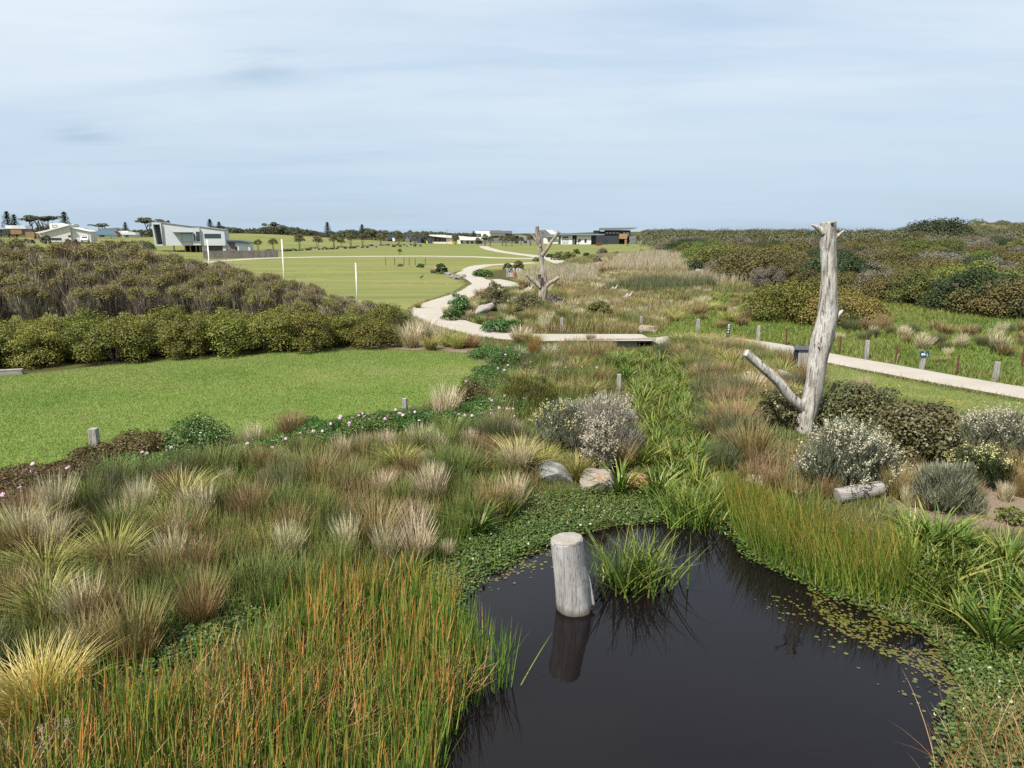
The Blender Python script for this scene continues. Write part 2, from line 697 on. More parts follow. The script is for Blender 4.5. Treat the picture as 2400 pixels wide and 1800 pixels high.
def ground_mat():
    m, nt, out = new_mat("ground_cover")
    n = N(nt)
    a = n.new("ShaderNodeAttribute", attribute_name="zone")
    sp = n.new("ShaderNodeSeparateColor")
    nt.links.new(a.outputs["Color"], sp.inputs[0])
    p = n.pos()
    big = n.noise(p, 0.22, 5, 0.6)
    mid = n.noise(p, 1.3, 6, 0.65)
    fin = n.noise(p, 14, 6, 0.7)
    streaky = n.noise(n.mapping(p, (0.05, 0.35, 1)), 1.0, 5, 0.6)
    litter = n.ramp(mid, [(0.3, (0.028, 0.028, 0.010)), (0.5, (0.042, 0.048, 0.014)), (0.7, (0.070, 0.062, 0.026))])
    litter = n.mix(n.ramp(fin, [(0.35, 0.0), (0.65, 0.5)]), litter, (0.075, 0.06, 0.03))
    lawn = n.ramp(big, [(0.3, (0.100, 0.155, 0.032)), (0.5, (0.135, 0.185, 0.043)), (0.68, (0.175, 0.200, 0.058))])
    lawn = n.mix(n.ramp(mid, [(0.35, 0.55), (0.6, 0.0)]), lawn, (0.075, 0.135, 0.022))
    lawn = n.mix(n.ramp(mid, [(0.58, 0.0), (0.74, 0.6)]), lawn, (0.22, 0.21, 0.085))
    lawn = n.mix(n.ramp(fin, [(0.3, 0.45), (0.6, 0.0)]), lawn, (0.055, 0.105, 0.016))
    far = n.ramp(streaky, [(0.32, (0.085, 0.110, 0.034)), (0.5, (0.124, 0.131, 0.046)), (0.66, (0.158, 0.143, 0.060))])
    far = n.mix(n.ramp(mid, [(0.4, 0.0), (0.75, 0.5)]), far, (0.085, 0.118, 0.026))
    # capeweed in flower: yellow drifts in the paddock
    yl = n.math('MULTIPLY', n.ramp(n.noise(n.mapping(p, (0.018, 0.05, 1), (0, 0, 0), (3.3, 1.9, 0)), 1.0, 3), [(0.52, 0.0), (0.64, 1.0)]), n.ramp(n.noise(p, 1.1, 3, 0.7), [(0.54, 0.0), (0.66, 0.55)]))
    far = n.mix(yl, far, (0.27, 0.23, 0.045))
    wet = n.ramp(mid, [(0.3, (0.045, 0.075, 0.016)), (0.5, (0.070, 0.108, 0.022)), (0.7, (0.108, 0.122, 0.034))])
    wet = n.mix(n.ramp(big, [(0.45, 0.0), (0.7, 0.8)]), wet, (0.15, 0.155, 0.035))
    chips = n.ramp(n.noise(n.mapping(p, (1, 1, 1)), 26, 5, 0.75), [(0.3, (0.05, 0.033, 0.018)), (0.5, (0.15, 0.115, 0.08)), (0.7, (0.26, 0.215, 0.16))])
    c = n.mix(sp.outputs[2], litter, wet)
    c = n.mix(sp.outputs[1], c, far)
    c = n.mix(sp.outputs[0], c, lawn)
    c = n.mix(a.outputs["Alpha"], c, chips)
    sa = n.new("ShaderNodeAttribute", attribute_name="sandy")
    sf = n.math('MULTIPLY', n.math('MULTIPLY', sa.outputs["Fac"], 0.7), n.ramp(n.noise(p, 0.035, 6, 0.7), [(0.50, 0.0), (0.60, 1.0)]))
    c = n.mix(sf, c, (0.34, 0.265, 0.185))
    nm = n.bump(n.math('ADD', fin, n.math('MULTIPLY', mid, 0.7)), 0.55, 0.05)
    nt.links.new(n.bsdf(c, 0.95, 0.05, nm), out.inputs[0])
    return m


g_o = add_mesh("ground", g_me, ground_mat())
tag(g_o, kind='structure')


def ribbon(name, pts, width, mat, lift=0.02, smooth=True, sub=6):
    """a strip laid along world points, following the ground"""
    P = np.array(pts, float)
    if smooth:
        Q = []
        n = len(P)
        for i in range(n - 1):
            p0, p1, p2, p3 = P[max(i - 1, 0)], P[i], P[i + 1], P[min(i + 2, n - 1)]
            for k in range(sub):
                t = k / sub
                Q.append(0.5 * (2 * p1 + (p2 - p0) * t + (2 * p0 - 5 * p1 + 4 * p2 - p3) * t * t + (3 * p1 - p0 - 3 * p2 + p3) * t ** 3))
        Q.append(P[-1])
        P = np.array(Q)
    T = np.gradient(P, axis=0)
    T /= np.linalg.norm(T, axis=1)[:, None] + 1e-9
    Nn = np.stack([-T[:, 1], T[:, 0]], 1)
    wv = np.full(len(P), width) if np.isscalar(width) else np.interp(np.linspace(0, 1, len(P)), np.linspace(0, 1, len(width)), width)
    K = 7
    V = []
    for j in range(K):
        s = (j / (K - 1) - 0.5)
        edge = 0.10 * (vnoise(P[:, 0] + 3 * j, P[:, 1], 0.7, 4) - 0.5) if j in (0, K - 1) else 0
        q = P + Nn * (wv * s + edge)[:, None]
        z = hz(q[:, 0], q[:, 1]) + lift + (0 if j not in (0, K - 1) else -lift - 0.01)
        if name == "gravel_path":
            z = np.maximum(z, np.where((q[:, 1] < 46) & (q[:, 0] < 8) & (q[:, 0] > -3), -0.02 + lift, -9))
        V.append(np.stack([q[:, 0], q[:, 1], z], 1))
    V = np.stack(V, 1).reshape(-1, 3)
    n = len(P)
    i = (np.arange(n - 1)[:, None] * K + np.arange(K - 1)[None, :]).ravel()
    me = np_mesh(name, V, np.stack([i, i + 1, i + K + 1, i + K], 1), 4, None, True)
    return add_mesh(name, me, mat)


def gravel_mat():
    m, nt, out = new_mat("pale_gravel")
    n = N(nt)
    p = n.pos()
    a = n.noise(p, 40, 5, 0.8)
    b = n.noise(p, 0.8, 5, 0.6)
    c = n.ramp(a, [(0.25, (0.18, 0.158, 0.130)), (0.5, (0.285, 0.262, 0.228)), (0.75, (0.37, 0.35, 0.315))])
    c = n.mix(n.ramp(b, [(0.4, 0.0), (0.75, 0.5)]), c, (0.215, 0.19, 0.155))
    nt.links.new(n.bsdf(c, 0.95, 0.1, n.bump(a, 0.5, 0.02)), out.inputs[0])
    return m


M_GRAVEL = gravel_mat()
path_px = [(2700, 975), (2400, 921), (2240, 893), (2071, 862), (1940, 838), (1860, 822), (1771, 806), (1690, 796), (1600, 791), (1500, 791), (1400, 791), (1300, 791),
           (1220, 790), (1150, 780), (1070, 760), (1015, 739), (1010, 722), (1050, 704), (1100, 687), (1126, 670), (1130, 659), (1112, 649), (1090, 642)]
pw = [list(map(float, np.array(PZ(a, b, 0.0 if b > 660 else 0.3)).ravel())) for a, b in path_px] + [[-5.0, 122.0], [4.0, 130.0]]
tag(ribbon("gravel_path", pw, [2.6, 2.6, 2.6, 2.7, 2.7, 2.8, 3.0, 3.2, 3.0, 2.8, 2.8, 3.4], M_GRAVEL, 0.03), kind='structure')
spur = [G1(a, b) for a, b in [(1150, 655), (1176, 662), (1196, 672)]]
tag(ribbon("gravel_path", [(v.x, v.y) for v in spur], [3.0, 3.5, 4.0], M_GRAVEL, 0.035), kind='structure')
far_a = [G1(a, b) for a, b in [(470, 616), (540, 610), (663, 604), (825, 601.5), (1000, 600.5), (1110, 602), (1190, 605), (1268, 606)]]
tag(ribbon("gravel_path", [(v.x, v.y) for v in far_a], 3.0, M_GRAVEL, 0.06), kind='structure')
far_b = [G1(a, b) for a, b in [(1133, 577.5), (1150, 584), (1175, 589.5), (1220, 596), (1264, 602), (1296, 609), (1325, 619)]]
tag(ribbon("gravel_path", [(v.x, v.y) for v in far_b], 3.4, M_GRAVEL, 0.08), kind='structure')
M_ROAD = solid_mat("asphalt_road", (0.12, 0.12, 0.115), 0.9, 0.1)
far_r = [G1(a, b) for a, b in [(655, 589), (700, 586), (760, 582.5), (820, 579.5), (900, 577), (980, 576)]]
tag(ribbon("road", [(v.x, v.y) for v in far_r], 4.5, M_ROAD, 0.09), kind='structure')


def water_mat():
    m, nt, out = new_mat("dark_pond_water")
    n = N(nt)
    p = n.pos()
    a = n.noise(n.mapping(p, (1, 1, 1)), 5.0, 3, 0.5)
    b = n.noise(p, 0.5, 2, 0.5)
    h = n.math('MULTIPLY', a, n.ramp(b, [(0.4, 0.15), (0.7, 1.0)]))
    bs = n.new("ShaderNodeBsdfPrincipled")
    bs.inputs["Base Color"].default_value = (0.0042, 0.0030, 0.0034, 1)
    bs.inputs["Roughness"].default_value = 0.02
    bs.inputs["IOR"].default_value = 1.333
    nt.links.new(n.bump(h, 0.10, 0.02), bs.inputs["Normal"])
    nt.links.new(bs.outputs[0], out.inputs[0])
    return m


wx = np.linspace(-16, 16, 3)
w_o = MB().poly([(-6, -20, WATER_Z), (17, -20, WATER_Z), (17, 21.5, WATER_Z), (-6, 21.5, WATER_Z)], [(0, 1, 2, 3)]).build("pond_water", water_mat())
tag(w_o, kind='structure')


# ------------------------------------------------------------------ blades and leaves
def blades(base, az, h, lean, curl, width, nseg=3, tone=None, chance=None, twist=None, taper=1.6):
    """base (n,3); az heading; h length; lean and curl sideways travel (shares of h); returns V, faces, bc"""
    n = len(base)
    tone = R.random(n) if tone is None else tone
    chance = R.random(n) if chance is None else chance
    dx, dy = np.cos(az), np.sin(az)
    sa = az + math.pi / 2 + (R.random(n) - 0.5) * 2.4 if twist is None else twist
    sx, sy = np.cos(sa), np.sin(sa)
    V = np.zeros((n, nseg + 1, 2, 3), np.float32)
    BC = np.zeros((n, nseg + 1, 2, 3), np.float32)
    for s in range(nseg + 1):
        t = s / nseg
        out = h * (lean * t + curl * t * t)
        up = h * t * np.sqrt(np.clip(1 - np.clip(lean, 0, .9) ** 2, 0.05, 1)) - h * np.abs(curl) * 0.42 * t ** 3
        w = width * max(1 - t ** taper, 0.06) * 0.5
        for k, sg in enumerate((-1, 1)):
            V[:, s, k, 0] = base[:, 0] + dx * out + sg * sx * w
            V[:, s, k, 1] = base[:, 1] + dy * out + sg * sy * w
            V[:, s, k, 2] = base[:, 2] + up
        BC[:, s, :, 0] = tone[:, None]
        BC[:, s, :, 1] = t
        BC[:, s, :, 2] = chance[:, None]
    b = (np.arange(n) * (nseg + 1) * 2)[:, None] + (np.arange(nseg) * 2)[None, :]
    b = b.ravel()
    return V.reshape(-1, 3), np.stack([b, b + 1, b + 3, b + 2], 1), BC.reshape(-1, 3)


def joinm(parts):
    V, Fc, B, o = [], [], [], 0
    for v, f, b in parts:
        V.append(v)
        Fc.append(f + o)
        B.append(b)
        o += len(v)
    return np.concatenate(V), np.concatenate(Fc), np.concatenate(B)


def leaves(c, nrm, size, aspect=0.5, tone=None, along=None):
    """diamond leaves: c (n,3) centres, nrm (n,3) facing"""
    n = len(c)
    tone = R.random(n) if tone is None else tone
    r = R.normal(size=(n, 3)) if along is None else along
    a = np.cross(nrm, r)
    a /= np.linalg.norm(a, axis=1)[:, None] + 1e-9
    b = np.cross(nrm, a)
    b /= np.linalg.norm(b, axis=1)[:, None] + 1e-9
    L = (size * (0.7 + 0.6 * R.random(n)))[:, None] if not np.isscalar(size) else (size * (0.7 + 0.6 * R.random(n)))[:, None]
    Wd = L * aspect
    fold = nrm * L * 0.12
    V = np.stack([c - a * L * 0.5, c - b * Wd * 0.5 + fold, c + a * L * 0.5, c + b * Wd * 0.5 + fold], 1).reshape(-1, 3)
    f = np.arange(n * 4).reshape(n, 4)
    B = np.zeros((n, 4, 3), np.float32)
    B[:, :, 0] = tone[:, None]
    B[:, :, 1] = np.array([0, .5, 1, .5])[None]
    B[:, :, 2] = R.random(n)[:, None]
    return V, f, B.reshape(-1, 3)


def discs(c, r, tilt, tone=None, k=7):
    n = len(c)
    tone = R.random(n) if tone is None else tone
    az = R.random(n) * 6.283
    ti = tilt * R.normal(size=n)
    ux = np.stack([np.cos(az), np.sin(az), np.zeros(n)], 1)
    uy = np.stack([-np.sin(az) * np.cos(ti), np.cos(az) * np.cos(ti), np.sin(ti)], 1)
    th = np.arange(k) / k * 6.283
    V = c[:, None] + r[:, None, None] * (ux[:, None] * np.cos(th)[None, :, None] + uy[:, None] * np.sin(th)[None, :, None])
    B = np.zeros((n, k, 3), np.float32)
    B[:, :, 0] = tone[:, None]
    B[:, :, 2] = R.random(n)[:, None]
    return V.reshape(-1, 3), np.arange(n * k).reshape(n, k), B.reshape(-1, 3)


def ground_z(xy):
    return hz(xy[:, 0], xy[:, 1])


def field(P, per_m2, clear=None, patch=None):
    """base points of a dense stand over the world polygon P"""
    n = int(area(P) * per_m2)
    xy = scatter(P, n)
    if patch is not None:
        s, lo, hi, sd = patch
        v = vnoise(xy[:, 0], xy[:, 1], s, sd)
        xy = xy[R.random(len(xy)) < sstep(lo, hi, v)]
    if clear is not None:
        xy = xy[~inside(xy[:, 0], xy[:, 1], clear)]
    return np.column_stack([xy, ground_z(xy)])


def stuff(name, parts, mat, k=4):
    V, f, B = joinm(parts)
    o = add_mesh(name, np_mesh(name, V, f, k, B), mat)
    return tag(o, kind='stuff')


M_LAWN = plant_mat("lawn_blades", [(0.060, 0.112, 0.020), (0.115, 0.172, 0.034), (0.170, 0.210, 0.054), (0.26, 0.24, 0.115)], rough=0.6, spec=0.2, trans=0.35, rnd=0, hue=0)
b = field(LAWN, 900)
b = b[to_px(b[:, 0], b[:, 1], b[:, 2])[0] > -60]
n_ = len(b)
pt = vnoise(b[:, 0], b[:, 1], 1.6, 5) * 0.6 + vnoise(b[:, 0], b[:, 1], 0.5, 6) * 0.4
b2 = field(VERGE, 420)
b2 = b2[to_px(b2[:, 0], b2[:, 1], b2[:, 2])[0] < 2480]
b = np.concatenate([b, b2])
n_ = len(b)
pt = vnoise(b[:, 0], b[:, 1], 1.6, 5) * 0.6 + vnoise(b[:, 0], b[:, 1], 0.5, 6) * 0.4
stuff("lawn_grass", [blades(b, R.random(n_) * 6.283, 0.035 + 0.045 * R.random(n_) * (0.6 + pt), 0.2 + 0.5 * R.random(n_), 0.3 * R.random(n_), np.full(n_, 0.014), 1, np.clip(pt * 0.55 + 0.55 * vnoise(b[:, 0], b[:, 1], 4.5, 51) - 0.06 + 0.18 * R.normal(size=n_), 0, 1))], M_LAWN)

# ------------------------------------------------------------------ grasses, rushes and reeds
M_PLUME = plant_mat("pale_tussock", [(0.165, 0.165, 0.059), (0.271, 0.239, 0.112), (0.398, 0.338, 0.206), (0.491, 0.424, 0.285)], tip=(0.663, 0.577, 0.424), tip0=0.4, tip1=1.0, tip_amt=0.9, rnd=0.3)
M_BROWN = plant_mat("brown_tussock", [(0.101, 0.074, 0.024), (0.161, 0.110, 0.041), (0.226, 0.155, 0.069), (0.190, 0.161, 0.060)], tip=(0.321, 0.238, 0.137), tip0=0.4, tip_amt=0.8, rnd=0.35)
M_RUST = plant_mat("rust_tussock", [(0.177, 0.083, 0.025), (0.265, 0.128, 0.040), (0.298, 0.172, 0.066)], tip=(0.365, 0.221, 0.111), tip0=0.5, tip_amt=0.7)
M_GREEN = plant_mat("green_rush", [(0.063, 0.101, 0.022), (0.094, 0.142, 0.031), (0.134, 0.172, 0.045), (0.165, 0.165, 0.050)], tip=(0.243, 0.205, 0.087), tip0=0.6, tip_amt=0.75, rnd=0.3)
M_GREYG = plant_mat("grey_green_rush", [(0.058, 0.076, 0.031), (0.083, 0.102, 0.041), (0.115, 0.115, 0.058)], tip=(0.204, 0.166, 0.102), tip0=0.55, tip_amt=0.7, rnd=0.3)
M_YELL = plant_mat("yellow_green_tussock", [(0.116, 0.141, 0.024), (0.183, 0.195, 0.036), (0.267, 0.250, 0.067), (0.316, 0.274, 0.103)], tip=(0.402, 0.328, 0.141), tip0=0.55, tip_amt=0.8, rnd=0.25)
M_GOLD = plant_mat("golden_tussock", [(0.184, 0.151, 0.023), (0.313, 0.232, 0.039), (0.389, 0.292, 0.076), (0.454, 0.356, 0.162)], tip=(0.562, 0.464, 0.259), tip0=0.5, tip_amt=0.9)
M_STRAP = plant_mat("strap_leaves", [(0.028, 0.062, 0.010), (0.052, 0.102, 0.013), (0.087, 0.142, 0.020), (0.146, 0.180, 0.033), (0.246, 0.226, 0.057)], tip=(0.341, 0.274, 0.075), tip0=0.6, tip_amt=0.5, rough=0.45, spec=0.22, trans=0.35, rnd=0.35)
M_REED = plant_mat("orange_tipped_reeds", [(0.033, 0.081, 0.011), (0.056, 0.121, 0.016), (0.098, 0.167, 0.025), (0.179, 0.224, 0.039)], tip=(0.491, 0.213, 0.062), tip0=0.30, tip1=0.9, tip_amt=1.0, rough=0.4, spec=0.35, trans=0.2, rnd=0)
M_REEDG = plant_mat("green_reeds", [(0.039, 0.088, 0.013), (0.073, 0.149, 0.018), (0.133, 0.204, 0.029), (0.242, 0.259, 0.050)], tip=(0.484, 0.231, 0.066), tip0=0.3, tip1=1.0, tip_amt=0.8, rough=0.4, spec=0.35, trans=0.25, rnd=0)
M_STRAW = plant_mat("dead_reed_straw", [(0.170, 0.089, 0.030), (0.246, 0.140, 0.051), (0.306, 0.212, 0.102)], rough=0.7, trans=0.1, rnd=0)
M_MIX = plant_mat("mixed_meadow", [(0.036, 0.084, 0.012), (0.072, 0.128, 0.019), (0.122, 0.150, 0.032), (0.165, 0.138, 0.052), (0.20, 0.150, 0.075), (0.31, 0.255, 0.135)], tip=(0.33, 0.25, 0.12), tip0=0.45, tip_amt=0.7, rnd=0)
M_SEDGE = plant_mat("pale_sedges", [(0.079, 0.117, 0.026), (0.112, 0.141, 0.033), (0.178, 0.164, 0.056), (0.253, 0.210, 0.108), (0.309, 0.262, 0.160)], tip=(0.347, 0.281, 0.168), tip0=0.45, tip_amt=0.7, rnd=0)
M_WETG = plant_mat("wet_meadow_grass", [(0.050, 0.095, 0.014), (0.078, 0.132, 0.019), (0.115, 0.150, 0.027), (0.165, 0.160, 0.046)], tip=(0.21, 0.185, 0.08), tip0=0.5, tip_amt=0.6, rnd=0)
M_BEIGE = plant_mat("beige_reed_bed", [(0.151, 0.139, 0.069), (0.252, 0.214, 0.132), (0.340, 0.290, 0.195)], tip=(0.454, 0.391, 0.296), tip0=0.3, tip_amt=0.9, rnd=0)
M_CRESS = plant_mat("watercress", [(0.026, 0.044, 0.007), (0.044, 0.074, 0.011), (0.070, 0.105, 0.017), (0.11, 0.14, 0.035)], rough=0.38, spec=0.55, trans=0.15, rnd=0)
M_PADS = plant_mat("floating_pads", [(0.038, 0.048, 0.011), (0.065, 0.073, 0.016), (0.090, 0.100, 0.023), (0.104, 0.073, 0.028)], rough=0.25, spec=0.5, trans=0.05, rnd=0)


def tuft_mesh(name, n, r0, spread, curl, w, lean0=0.05, jitter=0.25, nseg=3, hvar=0.6, wind=0.0, flat=False):
    """a grass tussock one metre tall"""
    a = R.random(n) * 6.283
    rr = np.sqrt(R.random(n))
    base = np.stack([np.cos(a) * rr * r0, np.sin(a) * rr * r0, np.full(n, -0.03)], 1)
    h = (1 - hvar * R.random(n) ** 1.3) * (1.05 - 0.12 * rr)
    ln = lean0 + spread * rr * (0.6 + 0.8 * R.random(n)) + wind * np.cos(a)
    az = a + jitter * R.normal(size=n) * 2
    V, f, B = blades(base, az, h, np.clip(ln, -0.3, 0.85), curl * (0.4 + 1.2 * R.random(n)), w * (0.6 + 0.8 * R.random(n)), nseg)
    return np_mesh(name, V, f, 4, B)


KINDS = {}


def kind(key, name, cat, mat, count, **kw):
    v = []
    for i in range(count):
        me = tuft_mesh(name, **kw)
        me.materials.append(mat)
        v.append(me)
    KINDS[key] = (name, cat, v)


kind('plume', "grass_tussock", "grass", M_PLUME, 4, n=430, r0=0.20, spread=0.27, curl=0.10, w=0.019, hvar=0.72, jitter=0.45)
kind('brown', "sedge_clump", "grass", M_BROWN, 3, n=400, r0=0.24, spread=0.33, curl=0.12, w=0.017)
kind('rust', "sedge_clump", "grass", M_RUST, 1, n=400, r0=0.20, spread=0.28, curl=0.10, w=0.017)
kind('green', "rush_clump", "grass", M_GREEN, 4, n=430, r0=0.28, spread=0.33, curl=0.12, w=0.016)
kind('greyg', "rush_clump", "grass", M_GREYG, 3, n=480, r0=0.30, spread=0.26, curl=0.06, w=0.015)
kind('yell', "mat_rush", "grass", M_YELL, 4, n=330, r0=0.16, spread=0.52, curl=0.42, w=0.022, nseg=4)
kind('gold', "grass_tussock", "grass", M_GOLD, 2, n=900, r0=0.34, spread=0.40, curl=0.38, w=0.016, nseg=4)
kind('strap', "strap_leaf_plant", "plant", M_STRAP, 4, n=85, r0=0.22, spread=0.45, curl=0.38, w=0.060, nseg=5, hvar=0.5)

used = {}


def hidden_spot(x, y):
    """close in front of the slatted box, the fallen log or the front rocks"""
    for (ax, ay), r in SPOTS:
        t = np.clip(1 - y / ay, 0, 2.6 / ay)
        qx, qy = ax * (1 - t), ay * (1 - t)
        if math.hypot(x - qx, y - qy) < r:
            return True
    return False


SPOTS = []
for a_, b_, r_ in [(1880, 866, .8), (1990, 1176, .7), (2040, 1168, .7), (1294, 1126, .55), (1400, 1148, .6), (1498, 1150, .5), (1482, 1060, .5)]:
    v_ = G1(a_, b_)
    SPOTS.append(((v_.x, v_.y), r_))


def plant(key, px, py, hpx, label, group=None, wide=1.0, lean=0.0, loc=None, h=None):
    """one tussock whose foot is at pixel px,py and which stands hpx pixels tall"""
    name, cat, v = KINDS[key]
    p = loc if loc is not None else G1(px, py)
    if h is None:
        h = max(ztop(py - hpx, p.y) - p.z, 0.15)
    i = used.get(key, 0)
    used[key] = i + 1
    o = bpy.data.objects.new(name, v[i % len(v)])
    link(o)
    o.location = p
    o.rotation_euler = (random.uniform(-.14, .14), lean + random.uniform(-.10, .16), random.random() * 6.283)
    if lean:
        o.rotation_euler = (0, lean, 0)
    s = h * wide * random.uniform(0.75, 1.2)
    o.scale = (s, s, h)
    return tag(o, label, cat, group)


def grow(pxs, n, keys, hr, label, group, mind=0.5, world=None, wide=1.0, patch=None):
    """scatter n tussocks over a pixel polygon"""
    P = wpoly(pxs) if world is None else world
    xy = scatter(P, n, mind, 12)
    for x, y in xy:
        if hidden_spot(x, y):
            continue
        k = random.choice(keys)
        z = float(hz(np.array([x]), np.array([y]))[0])
        plant(k, 0, 0, 0, label[k] if isinstance(label, dict) else label, group[k] if isinstance(group, dict) else group, wide, loc=Vector((x, y, z)), h=hr[0] + (hr[1] - hr[0]) * random.random() ** 1.3)


# the tussocks that can be told apart, foot by foot
PL = [
    ('plume', 135, 1225, 140, "pale feathery tussock, tallest of the clump by the far-left lawn edge", 0.9),
    ('plume', 70, 1290, 135, "pale grey tussock beside the pink flowers at the picture's left edge", 0.8),
    ('plume', 125, 1310, 120, "greyish tussock just in front of the tallest pale one at far left", 0.9),
    ('plume', 325, 1220, 125, "narrow upright pale tussock standing alone below the timber post near the lawn", 0.7),
    ('plume', 470, 1225, 110, "broad pale tussock spreading to the left above the leaning dead one", 1.1),
    ('plume', 382, 1285, 115, "dead greyish tussock leaning over to the right beside a bare patch", 0.55),
    ('plume', 597, 1050, 72, "small pale tussock poking up beside the round dark green bush", 0.75),
    ('plume', 798, 1082, 78, "stiff upright pale tussock, first of the row below the pink flowers", 0.9),
    ('plume', 852, 1068, 66, "pale tussock, second of the row below the pink flowers", 0.9),
    ('plume', 905, 1062, 66, "pale tussock, third of the row below the pink flowers", 0.9),
    ('plume', 985, 1060, 80, "tall pale tussock below the timber post beside the lawn", 0.9),
    ('plume', 1022, 1068, 66, "pale tussock behind a dark hollow below the timber post", 0.9),
    ('brown', 685, 1025, 85, "straw coloured tussock on the lawn's edge left of the flowering bank", 1.1),
    ('plume', 1042, 985, 100, "big straw tussock at the lawn's near right corner", 0.95),
    ('plume', 1008, 1150, 80, "pale brown tussock in the olive rushes left of the grey rock", 0.85),
    ('plume', 1215, 1115, 95, "fine pale tussock directly left of the white-grey shrub", 1.0),
    ('green', 820, 1150, 80, "dark green centred tussock with yellow tips in the olive meadow", 1.2),
    ('green', 1085, 1110, 85, "dense green mounded tussock left of the white-grey shrub", 1.2),
    ('yell', 270, 1330, 130, "arching yellow-green tussock below the dead leaning one", 1.0),
    ('yell', 110, 1440, 130, "arching yellow-green tussock over a dark gap at the left edge", 0.95),
    ('gold', 95, 1660, 175, "large golden yellow tussock in the lower left corner", 0.85),
    ('brown', 20, 1430, 120, "grey-brown tussock cut by the left edge above the golden one", 0.8),
    ('brown', 315, 1540, 165, "tall brown rush tussock beside the cress left of the reed bed", 0.9),
    ('brown', 225, 1480, 150, "purplish brown tussock behind the golden one", 0.8),
    ('greyg', 165, 1560, 110, "grey-green rush clump between the golden tussock and the brown rushes", 0.9),
    ('yell', 1275, 1100, 75, "yellow tussock behind the grey slab rock", 0.9),
    ('yell', 1352, 1122, 85, "yellow tussock between the two nearest rocks under the pale shrub", 0.9),
    ('brown', 1448, 1098, 85, "brown tussock against the orange sandstone block", 0.9),
    ('rust', 1252, 838, 62, "rust orange tussock near the footbridge", 0.9),
    ('plume', 1218, 848, 44, "pale tussock touching the rust orange one", 0.9),
    ('plume', 1288, 846, 48, "pale tussock on the other side of the rust orange one", 1.1),
    ('plume', 1305, 878, 36, "small whitish tussock standing alone in the green groundcover", 1.1),
    ('brown', 1345, 852, 60, "brown tussock right of the pale tussocks near the footbridge", 1.0),
    ('brown', 1395, 850, 62, "rust tinged brown tussock in front of the bridge deck", 1.0),
    ('plume', 962, 814, 68, "pale brown tussock nearest the end of the thicket by the path", 1.25),
    ('plume', 990, 796, 62, "pale brown tussock leaning over the path's near edge", 1.2),
    ('yell', 1010, 820, 54, "bright green tussock between the pale ones by the path's bend", 1.15),
    ('yell', 1050, 812, 56, "green arching tussock beside the path's bend", 1.1),
    ('yell', 1076, 816, 48, "dark green tussock at the right of the row by the path's bend", 1.1),
    ('brown', 1100, 814, 42, "brown tussock on the bark at the end of the row by the path", 1.1),
    ('plume', 1030, 808, 58, "pale tussock between the green ones in the row by the path's bend", 1.1),
    ('plume', 1222, 802, 46, "pale tussock hiding the path left of the bridge", 1.5),
    ('yell', 1248, 806, 40, "yellow-green tussock where the path meets the bridge", 1.2),
    ('brown', 1385, 800, 26, "dark tussock in front of the pale bridge deck", 1.0),
    ('yell', 980, 722, 22, "green tussock on the paddock side of the winding path", 1.3),
    ('brown', 1765, 1075, 110, "reddish brown tussock left of the white-flowered shrub by the big trunk", 0.95),
    ('brown', 1720, 1010, 90, "brown tussock left of the forked grey trunk", 1.1),
    ('plume', 1760, 925, 62, "pale brown tussock beneath the raised grey limb", 1.4),
    ('brown', 1890, 900, 75, "ochre tussock at the foot of the slatted timber box", 0.9),
    ('brown', 2370, 1150, 85, "rusty brown tussock on bark chips at the right edge", 0.9),
    ('brown', 2105, 1165, 90, "brown tussock between the two dark shrubs behind the log", 0.9),
    ('plume', 2130, 1185, 60, "thin pale tussock at the end of the fallen log", 0.9),
    ('brown', 1940, 1165, 65, "rust tussock at the left end of the fallen log", 0.9),
    ('plume', 2020, 925, 55, "pale grass leaning behind the dark leafy shrubs by the verge", 1.0),
    ('brown', 2395, 1110, 90, "brown tussock cut off by the right edge", 1.2),
    ('brown', 2068, 772, 45, "dark brown upright rush at the right foot of the domed bush", 0.9),
    ('plume', 2118, 790, 36, "pale tussock in the green meadow right of the domed bush", 1.0),
    ('yell', 2205, 850, 22, "small dark green clump beyond the bollard sign", 1.3),
]
for k, x, y, hp, lb, wd in PL:
    plant(k, x, y, hp, lb, None, wd, lean=(0.6 if 'leaning over to the right' in lb else 0.0))

# rocks sit among these; then the countable tussocks that look alike, zone by zone
Z_LEFT = [(-150, 1200), (60, 1180), (260, 1140), (500, 1090), (700, 1070), (900, 1060), (1180, 1010), (1270, 1060), (1265, 1150), (1225, 1200), (1110, 1262), (1010, 1350), (880, 1400), (740, 1440), (600, 1440), (450, 1480), (330, 1540), (200, 1580), (-150, 1600)]
grow(Z_LEFT, 165, ['plume', 'brown', 'green', 'green', 'green', 'yell', 'brown', 'greyg'], (0.42, 1.12),
     {'plume': "pale tussock scattered in the olive meadow left of the pond", 'brown': "brown tussock scattered in the olive meadow left of the pond", 'green': "green rush clump in the olive meadow left of the pond",
      'greyg': "grey-green rush clump in the olive meadow left of the pond", 'yell': "yellow-green tussock scattered in the olive meadow left of the pond"},
     {'plume': "pale tussocks in the olive meadow", 'brown': "brown tussocks in the olive meadow", 'green': "green rush clumps in the olive meadow", 'greyg': "grey-green rush clumps in the olive meadow", 'yell': "yellow-green tussocks in the olive meadow"}, 0.55, wide=1.05)
Z_MID = [(1175, 905), (1230, 860), (1330, 815), (1430, 825), (1440, 920), (1380, 930), (1290, 930), (1180, 985), (1110, 960)]
